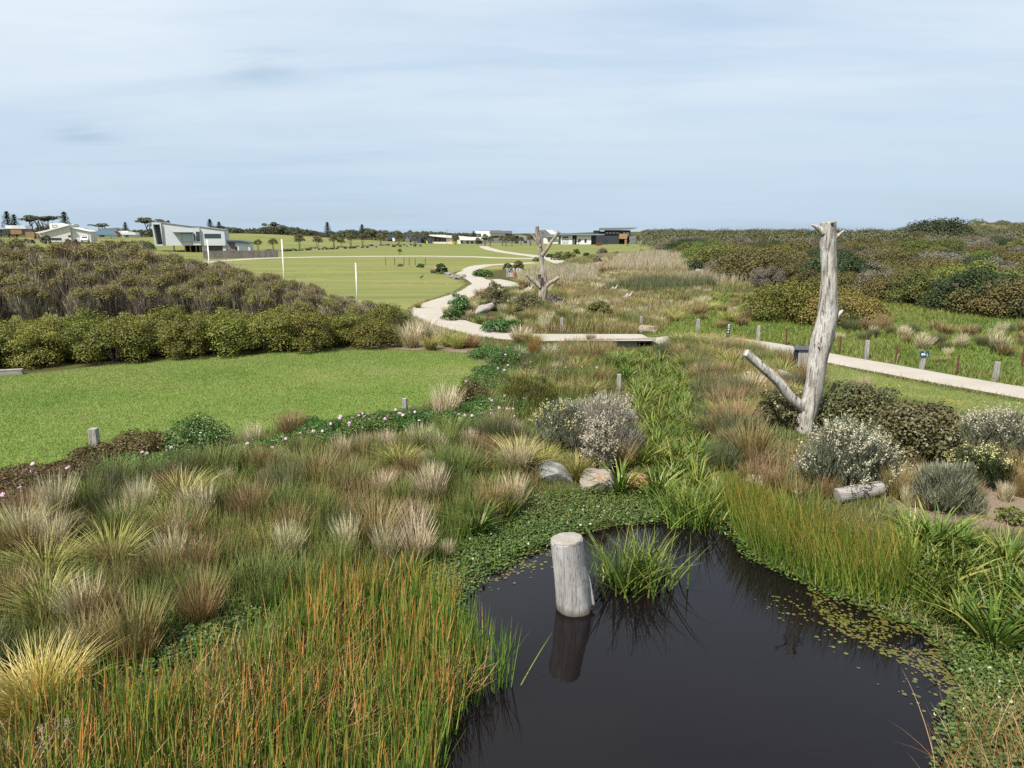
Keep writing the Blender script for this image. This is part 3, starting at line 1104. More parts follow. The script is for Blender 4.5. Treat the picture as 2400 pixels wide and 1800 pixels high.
grow(Z_MID, 52, ['brown', 'green', 'yell', 'green', 'greyg'], (0.5, 0.85),
     {'brown': "brown tussock in the garden between lawn corner and bridge", 'green': "green rush clump in the garden between lawn corner and bridge", 'greyg': "grey-green rush clump in the garden between lawn corner and bridge", 'yell': "yellow-green tussock in the garden between lawn corner and bridge"},
     {'brown': "brown tussocks before the bridge", 'green': "green rush clumps before the bridge", 'greyg': "grey-green rush clumps before the bridge", 'yell': "yellow-green tussocks before the bridge"}, 0.8, wide=1.2)
Z_RIGHT = [(1560, 830), (1600, 812), (1700, 815), (1850, 850), (1890, 880), (1870, 930), (1780, 960), (1740, 1020), (1700, 1060), (1660, 1020), (1680, 960), (1640, 890)]
grow(Z_RIGHT, 80, ['yell', 'yell', 'brown', 'brown', 'greyg', 'green'], (0.6, 1.05),
     {'brown': "brown tussock on the slope between pond channel and gravel path", 'green': "green rush clump on the slope between pond channel and gravel path", 'greyg': "grey-green rush clump on the slope between pond channel and gravel path", 'yell': "yellow-green tussock on the slope between pond channel and gravel path"},
     {'brown': "brown tussocks below the path", 'green': "green rush clumps below the path", 'greyg': "grey-green rush clumps below the path", 'yell': "yellow-green tussocks below the path"}, 0.7, wide=1.25)
grow([(1560, 812), (1590, 798), (1700, 806), (1780, 826), (1700, 836), (1600, 832)], 20, ['yell'], (0.7, 1.0), "yellow-green arching tussock along the near side of the path by the green marker", "arching tussocks by the green marker", 0.7, wide=1.3)
Z_WEST = [(1210, 780), (1230, 745), (1290, 720), (1340, 700), (1440, 690), (1480, 720), (1530, 750), (1560, 776), (1400, 780)]
grow(Z_WEST, 56, ['plume', 'brown', 'plume', 'yell', 'green'], (0.7, 1.1),
     {'plume': "pale tussock in the scrub just beyond the bridge", 'brown': "brown tussock in the scrub just beyond the bridge", 'green': "green rush clump in the scrub just beyond the bridge", 'yell': "yellow-green tussock in the scrub just beyond the bridge"},
     {'plume': "pale tussocks beyond the bridge", 'brown': "brown tussocks beyond the bridge", 'green': "green rush clumps beyond the bridge", 'yell': "yellow-green tussocks beyond the bridge"}, 1.0, wide=1.35)
Z_ISLE = [(1030, 745), (1060, 715), (1110, 695), (1180, 680), (1250, 690), (1330, 700), (1300, 745), (1230, 775), (1150, 765), (1090, 752)]
grow(Z_ISLE, 60, ['plume', 'plume', 'brown', 'yell', 'green'], (0.6, 1.05),
     {'plume': "pale tussock in the planting inside the path's bend", 'brown': "brown tussock in the planting inside the path's bend", 'green': "green rush clump in the planting inside the path's bend", 'yell': "yellow-green tussock in the planting inside the path's bend"},
     {'plume': "pale tussocks inside the bend", 'brown': "brown tussocks inside the bend", 'green': "green rush clumps inside the bend", 'yell': "yellow-green tussocks inside the bend"}, 1.2, wide=1.35)
Z_FARM = [(1180, 690), (1220, 655), (1300, 630), (1420, 612), (1560, 630), (1440, 660), (1420, 690), (1330, 705)]
grow(Z_FARM, 130, ['plume', 'plume', 'brown', 'yell', 'green'], (0.7, 1.3),
     {'plume': "pale tussock on the sedge flat beyond the branched dead tree", 'brown': "brown tussock on the sedge flat beyond the branched dead tree", 'green': "green rush clump on the sedge flat beyond the branched dead tree", 'yell': "yellow-green tussock on the sedge flat beyond the branched dead tree"},
     {'plume': "pale tussocks on the sedge flat", 'brown': "brown tussocks on the sedge flat", 'green': "green rush clumps on the sedge flat", 'yell': "yellow-green tussocks on the sedge flat"}, 1.8, wide=1.6)
Z_WET = [(1440, 740), (1440, 690), (1560, 680), (1790, 690), (1790, 750), (1700, 775), (1560, 760)]
grow(Z_WET, 60, ['brown', 'plume', 'yell', 'brown'], (0.6, 1.1),
     {'plume': "pale rush tussock in the bright green wetland", 'brown': "brown rush tussock in the bright green wetland", 'yell': "yellow-green tussock in the bright green wetland"},
     {'plume': "pale tussocks in the wetland", 'brown': "brown tussocks in the wetland", 'yell': "yellow-green tussocks in the wetland"}, 1.6, wide=1.3)
Z_FIELD = [(1960, 800), (1960, 770), (2060, 775), (2400, 775), (2480, 850), (2250, 845), (2120, 812)]
grow(Z_FIELD, 36, ['plume', 'brown', 'brown', 'greyg', 'greyg'], (0.55, 1.0),
     {'plume': "pale rush tussock in the meadow beyond the right-hand posts", 'brown': "brown rush tussock in the meadow beyond the right-hand posts", 'greyg': "grey-green rush clump in the meadow beyond the right-hand posts"},
     {'plume': "pale tussocks beyond the posts", 'brown': "brown tussocks beyond the posts", 'greyg': "grey-green rush clumps beyond the posts"}, 1.0, wide=1.3)
Z_BED = [(1780, 1090), (1880, 1150), (1960, 1170), (2090, 1180), (2180, 1130), (2400, 1190), (2400, 1130), (2250, 1200), (2060, 1200), (1900, 1180), (1760, 1130)]
grow(Z_BED, 22, ['brown', 'brown', 'plume'], (0.5, 0.8), {'plume': "pale tussock on the planted bank around the fallen log", 'brown': "brown tussock on the planted bank around the fallen log"},
     {'plume': "pale tussocks by the log", 'brown': "brown tussocks by the log"}, 0.6, wide=1.1)
grow([(1690, 1100), (1620, 1010), (1640, 930), (1660, 900), (1580, 850), (1540, 830), (1620, 820), (1700, 900), (1720, 1000), (1740, 1080)], 26, ['greyg', 'greyg', 'green'], (0.8, 1.15), {'greyg': "dark grey-green rush clump in the channel right of the strap leaves", 'green': "green rush clump in the channel right of the strap leaves"}, {'greyg': "dark rushes along the channel", 'green': "green rushes along the channel"}, 0.8, wide=1.1)

# strap-leaved plants: the two in the water, then the channel
pc = Vector((*map(float, PZ(1492, 1372, WATER_Z)), WATER_Z - 0.03))
o = plant('strap', 0, 0, 0, "strap-leaved clump standing alone in the pond beside the cut log", loc=pc, h=1.0, wide=1.0)
o.scale = (1.15, 1.15, 1.15)
o2 = plant('strap', 0, 0, 0, "strap-leaved clump standing alone in the pond beside the cut log", loc=pc + Vector((0.1, 0.08, 0)), h=0.9)
V_, f_, B_ = joinm([blades(np.column_stack([0.36 * R.normal(size=300), 0.28 * R.normal(size=300), np.full(300, -0.05)]), R.random(300) * 6.283, 0.75 + 0.65 * R.random(300), 0.08 + 0.62 * R.random(300) ** 1.4, 0.10 + 0.25 * R.random(300), np.full(300, 0.034), 5)])
bpy.data.objects.remove(o2)
me = np_mesh("strap_leaf_plant", V_, f_, 4, B_)
me.materials.append(M_STRAP)
o.data = me
o.scale = (1, 1, 1)
o.rotation_euler = (0, 0, 0)
q = Vector((*map(float, PZ(1612, 1224, WATER_Z)), WATER_Z - 0.02))
o = plant('strap', 0, 0, 0, "strap-leaved clump overhanging the far bank of the pond", loc=q, h=1.0)
o.data = me
o.scale = (0.95, 0.95, 0.92)
o.rotation_euler = (0, 0, 2.4)
for x, y, lb in [(1180, 1215, "strap-leaved clump at the cress edge above the cut log"), (1120, 1245, "strap-leaved clump left of the cress bank"), (955, 1370, "broad strap-leaved clump behind the reed bed"), (1535, 1165, "strap-leaved clump right of the orange rock"),
                 (1490, 1090, "strap-leaved clump against the orange sandstone block"), (1450, 1150, "strap-leaved clump between the two front rocks")]:
    plant('strap', x, y, 85, lb)
Z_STRAP = [(1450, 1060), (1500, 1000), (1470, 900), (1440, 850), (1500, 835), (1560, 850), (1640, 880), (1690, 960), (1650, 1020), (1640, 1110), (1690, 1180), (1590, 1200), (1520, 1150), (1500, 1090)]
grow(Z_STRAP, 150, ['strap'], (0.6, 0.95), "bright green strap-leaved plant in the channel running up to the bridge", "strap-leaved plants in the channel", 0.42, wide=0.95)
grow([(2030, 1300), (2100, 1240), (2240, 1290), (2400, 1330), (2480, 1500), (2300, 1520), (2180, 1440), (2080, 1390)], 46, ['strap'], (0.7, 1.05), "dark green arching strap-leaved plant on the right bank of the pond", "strap-leaved plants on the right bank", 0.36, wide=1.0)

# uncountable stands
b = field(wpoly(Z_LEFT), 300)
n_ = len(b)
pa = 0.62 * vnoise(b[:, 0], b[:, 1], 2.8, 8) + 0.38 * vnoise(b[:, 0], b[:, 1], 1.0, 18)
stuff("meadow_rushes", [blades(b, R.random(n_) * 6.283, (0.30 + 0.42 * R.random(n_)) * (0.6 + 0.7 * vnoise(b[:, 0], b[:, 1], 2.2, 3)), 0.05 + 0.30 * R.random(n_), 0.10 * R.random(n_), np.full(n_, 0.014), 3, np.clip(pa * 1.3 - 0.33 + 0.17 * R.normal(size=n_), 0, 1))], M_MIX)

b = np.concatenate([field(wpoly(p), d) for p, d in [
    ([(1215, 880), (1260, 840), (1330, 812), (1440, 815), (1445, 930), (1380, 960), (1290, 960), (1190, 1010), (1160, 985)], 120),
    ([(1560, 830), (1600, 805), (1720, 808), (1860, 850), (1890, 890), (1860, 940), (1780, 990), (1740, 1060), (1680, 1060), (1660, 980), (1620, 890)], 190),
    ([(1750, 1100), (1860, 1060), (2180, 1100), (2060, 1210), (1880, 1200), (1750, 1150)], 140),
    ([(1210, 782), (1230, 735), (1300, 690), (1390, 660), (1470, 690), (1540, 752), (1560, 778)], 90)]])
b = b[~np.array([hidden_spot(q[0], q[1]) for q in b])]
n_ = len(b)
pa = vnoise(b[:, 0], b[:, 1], 2.2, 9) * 0.95 - 0.12 * (b[:, 0] < 5)
stuff("bank_rushes", [blades(b, R.random(n_) * 6.283, 0.35 + 0.45 * R.random(n_), 0.08 + 0.35 * R.random(n_), 0.15 * R.random(n_), 0.008 + 0.0004 * b[:, 1], 3, np.clip(pa * 1.1 - 0.05 + 0.22 * R.normal(size=n_), 0, 1))], M_MIX)

b = np.concatenate([field(WET, 70)])
b = b[(to_px(b[:, 0], b[:, 1], b[:, 2])[0] < 2480)]
n_ = len(b)
pa = vnoise(b[:, 0], b[:, 1], 4, 10) * 0.7 + vnoise(b[:, 0], b[:, 1], 1.1, 12) * 0.4
stuff("wet_meadow_grass", [blades(b, R.random(n_) * 6.283, (0.10 + 0.25 * R.random(n_)) * (0.5 + pa), 0.15 + 0.5 * R.random(n_), 0.2 * R.random(n_), np.full(n_, 0.035), 2, np.clip(pa - 0.1 + 0.18 * R.normal(size=n_), 0, 1))], M_WETG)

# beige and grey-green reed beds far across the wetland
MIDW = np.array([(4, 44), (3, 62), (2, 90), (5, 112), (12, 140), (24, 170), (60, 180), (48, 120), (34, 92), (22, 72), (14, 56), (10, 46)], float)
b = field(MIDW, 34)
n_ = len(b)
pa = vnoise(b[:, 0] * 0.5, b[:, 1] * 0.22, 3, 14)
stuff("wetland_sedges", [blades(b, R.random(n_) * 6.283, (0.35 + 0.5 * R.random(n_)) * (0.6 + 0.7 * pa), 0.1 + 0.3 * R.random(n_), 0.15 * R.random(n_), 0.012 + 0.0006 * b[:, 1], 2, np.clip(pa * 1.2 - 0.1 + 0.2 * R.normal(size=n_), 0, 1))], M_SEDGE)
b = np.concatenate([field(wpoly(p), d) for p, d in [([(1420, 640), (1450, 606), (1560, 598), (1700, 600), (1700, 640), (1560, 640)], 16), ([(1210, 660), (1260, 640), (1400, 636), (1400, 668), (1240, 676)], 22),
                                                    ([(1560, 660), (1700, 648), (1790, 652), (1790, 668), (1600, 672)], 18)]])
n_ = len(b)
stuff("pale_reed_bed", [blades(b, R.random(n_) * 6.283, 0.9 + 0.8 * R.random(n_), 0.05 + 0.2 * R.random(n_), 0.1 * R.random(n_), 0.02 + 0.0005 * b[:, 1], 2)], M_BEIGE)
b = field(wpoly([(1400, 690), (1500, 664), (1660, 662), (1680, 678), (1500, 690)]), 26)
n_ = len(b)
stuff("grey_green_reed_bed", [blades(b, R.random(n_) * 6.283, 0.8 + 0.7 * R.random(n_), 0.05 + 0.2 * R.random(n_), 0.1 * R.random(n_), 0.02 + 0.0005 * b[:, 1], 2)], M_GREYG)

# short grass and weeds under everything near by
gg = np.column_stack([-19 + 40 * R.random(420000), 8 + 35 * R.random(420000)])
gg = gg[R.random(len(gg)) < np.clip(1.25 - gg[:, 1] / 40, 0.2, 1)]
gp = to_px(gg[:, 0], gg[:, 1], np.zeros(len(gg)))
gg = gg[(gp[0] > -80) & (gp[0] < 2480) & ~inside(gg[:, 0], gg[:, 1], LAWN) & ~inside(gg[:, 0], gg[:, 1], PW) & ~inside(gg[:, 0], gg[:, 1], MULCH) & ~inside(gg[:, 0], gg[:, 1], MULCH2) & ~inside(gg[:, 0], gg[:, 1], VERGE)]
pth_ = np.array(pw)
gg = gg[seg_dist(gg[:, 0], gg[:, 1], pth_, False) > 1.7]
gg = gg[~((gg[:, 0] < -6) & (gg[:, 1] > np.interp(gg[:, 0], [-22, -6], [27.5, 33.5])))]
n_ = len(gg)
b = np.column_stack([gg, ground_z(gg)])
pa = vnoise(b[:, 0], b[:, 1], 1.5, 33)
stuff("ground_grass", [blades(b, R.random(n_) * 6.283, 0.08 + 0.22 * R.random(n_), 0.1 + 0.6 * R.random(n_), 0.3 * R.random(n_), np.full(n_, 0.015), 2, np.clip(pa * .8 + 0.2 * R.normal(size=n_), 0, 1))], M_MIX)

# grass creeping over the gravel's edges
q_ = []
for i in range(len(pth_) - 1):
    a_, b_ = pth_[i], pth_[i + 1]
    L_ = np.hypot(*(b_ - a_))
    k_ = int(L_ * 70)
    t_ = R.random(k_)[:, None]
    nn_ = np.array([-(b_ - a_)[1], (b_ - a_)[0]]) / max(L_, 1e-6)
    off_ = np.where(R.random(k_) < .5, -1, 1) * (1.30 + 0.45 * R.random(k_) + 0.25 * vnoise(t_[:, 0] * L_ + i * 7.7, np.zeros(k_), 1.2, 6))
    q_.append(a_ + (b_ - a_) * t_ + nn_ * off_[:, None])
q_ = np.concatenate(q_)
q_ = q_[(q_[:, 1] < 110) & ~((q_[:, 0] > -1) & (q_[:, 0] < 8) & (q_[:, 1] < 44) & (q_[:, 1] > 36))]
n_ = len(q_)
stuff("path_edge_grass", [blades(np.column_stack([q_, ground_z(q_)]), R.random(n_) * 6.283, 0.08 + 0.16 * R.random(n_), 0.2 + 0.6 * R.random(n_), 0.3 * R.random(n_), 0.014 + 0.0004 * q_[:, 1], 2)], M_MIX)

# the big reed beds at the water
Z_REED = [(1212, 1600), (1150, 1545), (1080, 1480), (1030, 1425), (900, 1425), (790, 1450), (690, 1530), (550, 1655), (410, 1735), (260, 1765), (120, 1840), (-80, 1920), (-300, 2100), (980, 2100), (1030, 1810), (1084, 1680), (1150, 1625)]


def zfloor(b):
    b[:, 2] = np.maximum(b[:, 2], WATER_Z - 0.25)
    return b


RP = np.array([PZ(a, c, -0.55) for a, c in Z_REED])
b = zfloor(field(RP, 300))
b = b[R.random(len(b)) < 0.45 + 0.75 * vnoise(b[:, 0], b[:, 1], 0.5, 27)]
n_ = len(b)
px_ = to_px(b[:, 0], b[:, 1], b[:, 2])
orange = np.clip(vnoise(b[:, 0], b[:, 1], 1.1, 21) * 1.3 - 0.1 + 0.35 * sstep(1400, 1650, px_[1]) - 0.6 * sstep(900, 500, px_[0]) * sstep(1720, 1520, px_[1]) - 0.55 * sstep(1040, 1120, px_[0]), 0.0, 1)
stuff("pond_reeds", [blades(b, 0.9 + R.normal(size=n_) * 1.2, (0.62 + 0.55 * R.random(n_) ** 0.8) * (0.86 + 0.28 * vnoise(b[:, 0], b[:, 1], 0.8, 41)), 0.02 + 0.16 * np.abs(R.normal(size=n_)), 0.05 * R.random(n_), np.full(n_, 0.0155), 4, None, (R.random(n_) < 0.08 + 0.40 * orange) * (0.5 + 0.5 * R.random(n_)), taper=3.0)], M_REED)
b = zfloor(field(RP, 150, patch=(0.9, 0.35, 0.7, 22)))
n_ = len(b)
b[:, 2] = np.maximum(b[:, 2], WATER_Z) + 0.02 + 0.35 * R.random(n_)
stuff("dead_reed_stems", [blades(b, R.random(n_) * 6.283, 0.35 + 0.5 * R.random(n_), 0.55 + 0.3 * R.random(n_), 0.05 * R.random(n_), np.full(n_, 0.011), 2, taper=4)], M_STRAW)

Z_REEDR = [(1700, 1195), (1722, 1250), (1775, 1308), (1850, 1345), (1930, 1382), (2020, 1412), (2110, 1425), (2150, 1370), (2090, 1345), (2000, 1318), (1920, 1285), (1830, 1240), (1750, 1195), (1690, 1180)]
b = zfloor(field(np.array([PZ(a, c, -0.55) for a, c in Z_REEDR]), 420))
n_ = len(b)
stuff("bank_reeds", [blades(b, 3.6 + R.normal(size=n_) * 0.8, 0.85 + 0.5 * R.random(n_), 0.10 + 0.28 * R.random(n_), 0.12 * R.random(n_), np.full(n_, 0.015), 4, None, (R.random(n_) < 0.35) * (0.5 + 0.5 * R.random(n_)), taper=2.6)], M_REEDG)
b = field(np.array([PZ(a, c, -0.55) for a, c in [(1740, 1250), (1860, 1318), (1950, 1358), (2060, 1385), (2040, 1330), (1900, 1270), (1780, 1230)]]), 90)
n_ = len(b)
b[:, 2] = np.maximum(b[:, 2], WATER_Z) + 0.02 + 0.15 * R.random(n_)
stuff("dead_reed_stems", [blades(b, R.random(n_) * 6.283, 0.35 + 0.4 * R.random(n_), 0.55 + 0.3 * R.random(n_), 0.05 * R.random(n_), np.full(n_, 0.013), 2, taper=4)], M_STRAW)

# dry stalks in the lower right corner
b = zfloor(field(np.array([PZ(a, c, -0.6) for a, c in [(2180, 1790), (2260, 1700), (2420, 1690), (2600, 1800), (2600, 2100), (2200, 2100)]]), 95))
n_ = len(b)
stuff("dry_grass_stalks", [blades(b, 2.6 + R.normal(size=n_) * 1.3, 0.5 + 0.6 * R.random(n_), 0.2 + 0.45 * R.random(n_), 0.35 * R.random(n_), np.full(n_, 0.007), 5, taper=3)], M_STRAW)

# cress banks and floating leaves
CR = [[(1062, 1415), (1085, 1370), (1150, 1330), (1240, 1292), (1320, 1262), (1410, 1236), (1520, 1226), (1600, 1218), (1620, 1190), (1560, 1160), (1480, 1155), (1400, 1165), (1300, 1180), (1220, 1200), (1150, 1240), (1080, 1290), (1030, 1350)],
      [(230, 1610), (330, 1560), (440, 1500), (560, 1450), (640, 1450), (620, 1520), (500, 1610), (380, 1680), (250, 1680)],
      [(2230, 1480), (2330, 1500), (2420, 1560), (2500, 1750), (2380, 1790), (2290, 1680), (2250, 1580)], [(2060, 1395), (2130, 1380), (2230, 1440), (2220, 1470), (2120, 1430)], [(1480, 1150), (1560, 1100), (1640, 1130), (1660, 1190), (1580, 1200)]]
CV, CF, CB, off = [], [], [], 0
for i, p in enumerate(CR):
    P = np.array([PZ(a, c, WATER_Z) for a, c in p])
    n = int(area(P) * (1250 if i != 2 else 800))
    xy = scatter(P, n)
    z = np.maximum(ground_z(xy), WATER_Z) + 0.01 + R.random(len(xy)) * 0.13
    V, f, B = discs(np.column_stack([xy, z]), 0.014 + 0.016 * R.random(len(xy)), 0.40, k=6)
    CV.append((V, f, B))
lo_, hi_ = PW.min(0) - 1, PW.max(0) + 1
xy = lo_ + R.random((60000, 2)) * (hi_ - lo_) * np.array([1, 1])
dd_ = seg_dist(xy[:, 0], xy[:, 1], PW, True)
sgn = np.where(inside(xy[:, 0], xy[:, 1], PW), -dd_, dd_)
pk_ = ~((xy[:, 1] < 11.2) & (xy[:, 0] < 1.5)) & (sgn > -0.28 + 0.25 * vnoise(xy[:, 0], xy[:, 1], .6, 4)) & (sgn < 1.1) & (xy[:, 1] > 7.2) & (xy[:, 0] > -2.2)
xy = xy[pk_]
z = np.maximum(ground_z(xy), WATER_Z) + 0.01 + R.random(len(xy)) * 0.10
CV.append(discs(np.column_stack([xy, z]), 0.016 + 0.016 * R.random(len(xy)), 0.40, k=6))
stuff("watercress", CV, M_CRESS, 6)
# loose green grass along the shore, over the cress
xy = lo_ + R.random((90000, 2)) * (hi_ - lo_)
dd_ = seg_dist(xy[:, 0], xy[:, 1], PW, True)
xy = xy[(~inside(xy[:, 0], xy[:, 1], PW)) & (dd_ > 0.25) & (dd_ < 1.5) & (xy[:, 1] > 11.2) & (xy[:, 0] > 3.6) & (R.random(len(xy)) < sstep(.35, .65, vnoise(xy[:, 0], xy[:, 1], 1.0, 17)) * .75 + .05)]
n_ = len(xy)
b = np.column_stack([xy, ground_z(xy)])
stuff("shore_grass", [blades(b, R.random(n_) * 6.283, 0.25 + 0.4 * R.random(n_), 0.1 + 0.4 * R.random(n_), 0.3 * R.random(n_), np.full(n_, 0.016), 4)], M_STRAP)
CV = []
for p, d in [([(1890, 1372), (1960, 1385), (2060, 1410), (2180, 1450), (2240, 1490), (2320, 1560), (2330, 1690), (2230, 1640), (2150, 1570), (2060, 1530), (1950, 1470), (1905, 1420)], 420), ([(1062, 1440), (1100, 1385), (1200, 1350), (1330, 1300), (1330, 1265), (1150, 1325), (1068, 1390)], 300), ([(1066, 1480), (1120, 1400), (1260, 1350), (1420, 1290), (1560, 1270), (1400, 1245), (1150, 1330), (1070, 1400)], 22), ([(1750, 1400), (2000, 1560), (2180, 1700), (2260, 1640), (2100, 1500), (1900, 1380)], 40),
             ([(1900, 1360), (2010, 1400), (2130, 1440), (2100, 1460), (1960, 1420)], 520)]:
    P = np.array([PZ(a, c, WATER_Z) for a, c in p])
    xy = scatter(P, int(area(P) * d))
    xy = xy[inside(xy[:, 0], xy[:, 1], PW)]
    xy = xy[R.random(len(xy)) < sstep(0.25, 0.55, vnoise(xy[:, 0], xy[:, 1], 0.5, 31)) * 0.9 + 0.1]
    CV.append(discs(np.column_stack([xy, np.full(len(xy), WATER_Z + 0.004) + 0.006 * R.random(len(xy))]), 0.014 + 0.024 * R.random(len(xy)) ** 2, 0.04, k=8))
stuff("floating_leaves", CV, M_PADS, 8)

# ------------------------------------------------------------------ shrubs and trees
def crown_pts(n, lobes, shell=0.55):
    """points spread through a heap of lobes (cx,cy,cz,rx,ry,rz), thicker towards their outside; and outward directions"""
    L = np.array(lobes, float)
    w = (L[:, 3] * L[:, 4]) ** 1.0
    k = R.choice(len(L), n, p=w / w.sum())
    d = R.normal(size=(n, 3))
    d[:, 2] = np.where(d[:, 2] < -0.35, -d[:, 2], d[:, 2])
    d /= np.linalg.norm(d, axis=1)[:, None]
    r = shell + (1 - shell) * R.random(n) ** 0.6
    r = r * (1 + 0.10 * R.normal(size=n))
    c = L[k, :3] + d * r[:, None] * L[k, 3:]
    return c, d, k


def dome(n, w, h, base=0.0, small=0.33):
    """lobes heaped into a dome w wide and h high"""
    out = []
    for i in range(n):
        a = i * 2.39996 + R.random() * 0.9
        s_ = min(0.03 + 0.97 * (i + 0.5 * R.random()) / n, 1.0)      # low at the rim first, then up to the top
        q = math.sqrt(max(0.0, 1 - s_ * s_))
        r = w * small * random.uniform(0.6, 1.05)
        rz = min(r * random.uniform(0.75, 1.0), h * 0.42)
        f_ = random.uniform(0.80, 1.10)
        x, y = math.cos(a) * q * (w / 2 - r * 0.62) * f_, math.sin(a) * q * (w / 2 - r * 0.62) * f_
        z = base + (h - base - rz) * s_ * f_
        out.append((x, y, max(z, base + rz * 0.35), r, r, rz))
    return out


def leaf_crown(name, lobes, n, size, aspect, up=0.4, shell=0.5, zmin=0.02, clump=0.5):
    c, d, k = crown_pts(n, lobes, shell)
    nrm = d * 0.8 + np.array([0, 0, up]) + 0.55 * R.normal(size=(n, 3))
    nrm /= np.linalg.norm(nrm, axis=1)[:, None]
    # leaf clusters share a tone
    tl = R.random(len(lobes))
    cell = np.sin(np.floor(c[:, 0] * 3.1) * 12.9 + np.floor(c[:, 1] * 3.1) * 78.2 + np.floor(c[:, 2] * 3.1) * 37.7) * 43758.5
    cell = cell - np.floor(cell)
    tone = np.clip(clump * (0.55 * tl[k] + 0.45 * cell) + (1 - clump) * R.random(n), 0, 1)
    keep = c[:, 2] > zmin
    return leaves(c[keep], nrm[keep], size, aspect, tone[keep])


def spray_crown(lobes, n, ln, w, seg=2, up=0.75):
    """upright twigs with fine foliage, as broom-like shrubs have"""
    c, d, k = crown_pts(n, lobes, 0.35)
    az = np.arctan2(d[:, 1], d[:, 0]) + 0.5 * R.normal(size=n)
    tl = R.random(len(lobes))
    return blades(c, az, ln * (0.6 + 0.8 * R.random(n)), np.clip((1 - up) + 0.3 * R.random(n), 0, .85), 0.1 * R.random(n), np.full(n, w), seg, np.clip(0.5 * tl[k] + 0.5 * R.random(n), 0, 1))


def limbs(n, h, spread, r, fork=2, wob=0.06, base=0.0, seg=6):
    m = MB()
    for i in range(n):
        a = i / n * 6.283 + random.uniform(-.5, .5)
        p = Vector((math.cos(a) * r * 1.2, math.sin(a) * r * 1.2, base - 0.05))
        tip = Vector((math.cos(a) * spread * random.uniform(.4, 1), math.sin(a) * spread * random.uniform(.4, 1), h * random.uniform(.8, 1)))
        pts = []
        for s in range(6):
            t = s / 5
            q = p.lerp(tip, t)
            q.x += random.uniform(-wob, wob) * h * 0.6 * t + (tip.x - p.x) * 0.25 * (t * t - t)
            q.y += random.uniform(-wob, wob) * h * 0.6 * t + (tip.y - p.y) * 0.25 * (t * t - t)
            pts.append(q)
        m.tube(pts, [r * (1 - 0.75 * s / 5) for s in range(6)], seg)
        for f in range(fork):
            s = random.choice([2, 3, 4])
            q = pts[s]
            e = q + Vector((random.uniform(-1, 1) * spread * 0.5, random.uniform(-1, 1) * spread * 0.5, h * random.uniform(.2, .38)))
            m.tube([q, q.lerp(e, .5) + Vector((random.uniform(-.05, .05), random.uniform(-.05, .05), 0.04)), e], [r * (1 - .15 * s) * .6, r * .35, r * .12], 5)
    return m


M_STEM = solid_mat("grey_brown_stems", (0.15, 0.125, 0.10), 0.9, 0.1, 0.35, 6, streak=(4, 4, 0.6))
M_PALESTEM = solid_mat("pale_grey_stems", (0.27, 0.245, 0.215), 0.9, 0.1, 0.3, 6, streak=(4, 4, 0.6))
M_TEA = plant_mat("tea_tree_leaves", [(0.068, 0.064, 0.018), (0.108, 0.100, 0.027), (0.148, 0.135, 0.036), (0.20, 0.16, 0.062)], rough=0.6, trans=0.25, rnd=0.4)
M_TWIG = plant_mat("tea_tree_twigs", [(0.105, 0.083, 0.054), (0.165, 0.132, 0.088), (0.23, 0.19, 0.132), (0.31, 0.27, 0.20)], rough=0.8, trans=0.1, rnd=0.35)
M_HEDGE = plant_mat("hedge_leaves", [(0.055, 0.067, 0.011), (0.091, 0.103, 0.016), (0.142, 0.142, 0.023), (0.228, 0.199, 0.040)], rough=0.5, trans=0.3, rnd=0.3)
M_SCRUB = [plant_mat("brown_scrub_leaves", [(0.058, 0.051, 0.017), (0.090, 0.077, 0.024), (0.127, 0.104, 0.034)], rough=0.6, trans=0.2, rnd=0.35),
           plant_mat("olive_scrub_leaves", [(0.056, 0.065, 0.016), (0.090, 0.100, 0.023), (0.128, 0.130, 0.035)], rough=0.6, trans=0.2, rnd=0.35),
           plant_mat("grey_scrub_leaves", [(0.088, 0.081, 0.053), (0.129, 0.115, 0.084), (0.170, 0.155, 0.122)], rough=0.7, trans=0.15, rnd=0.3),
           plant_mat("dark_scrub_leaves", [(0.019, 0.031, 0.010), (0.031, 0.046, 0.015), (0.047, 0.065, 0.021)], rough=0.5, trans=0.2, rnd=0.3),
           plant_mat("green_scrub_leaves", [(0.062, 0.091, 0.015), (0.098, 0.129, 0.021), (0.139, 0.160, 0.033)], rough=0.55, trans=0.25, rnd=0.3)]
M_HUMP = plant_mat('dark_dome_leaves', [(0.018, 0.026, 0.011), (0.030, 0.040, 0.015), (0.046, 0.055, 0.022)], rough=0.6, trans=0.1, rnd=0)
M_OCHRE = plant_mat("ochre_bush_leaves", [(0.103, 0.090, 0.022), (0.159, 0.133, 0.031), (0.215, 0.172, 0.052)], rough=0.6, trans=0.25, rnd=0.1)
M_OCHRE2 = plant_mat("olive_bush_leaves", [(0.056, 0.071, 0.012), (0.103, 0.107, 0.019), (0.172, 0.146, 0.034)], rough=0.6, trans=0.25, rnd=0.1)
M_DEEP = plant_mat("deep_green_leaves", [(0.022, 0.057, 0.009), (0.037, 0.088, 0.014), (0.060, 0.119, 0.019), (0.088, 0.144, 0.031)], rough=0.4, spec=0.4, trans=0.25, rnd=0.2)
M_GLOSS = plant_mat("glossy_dark_leaves", [(0.030, 0.042, 0.014), (0.053, 0.065, 0.021), (0.087, 0.082, 0.030), (0.151, 0.099, 0.052)], tip=(0.186, 0.116, 0.070), tip0=0.4, tip_amt=0.45, rough=0.48, spec=0.35, trans=0.15, rnd=0.15)
M_WHITEF = plant_mat("white_blossom", [(0.26, 0.235, 0.16), (0.37, 0.34, 0.25), (0.48, 0.44, 0.35)], rough=0.8, spec=0.1, trans=0.3, rnd=0)
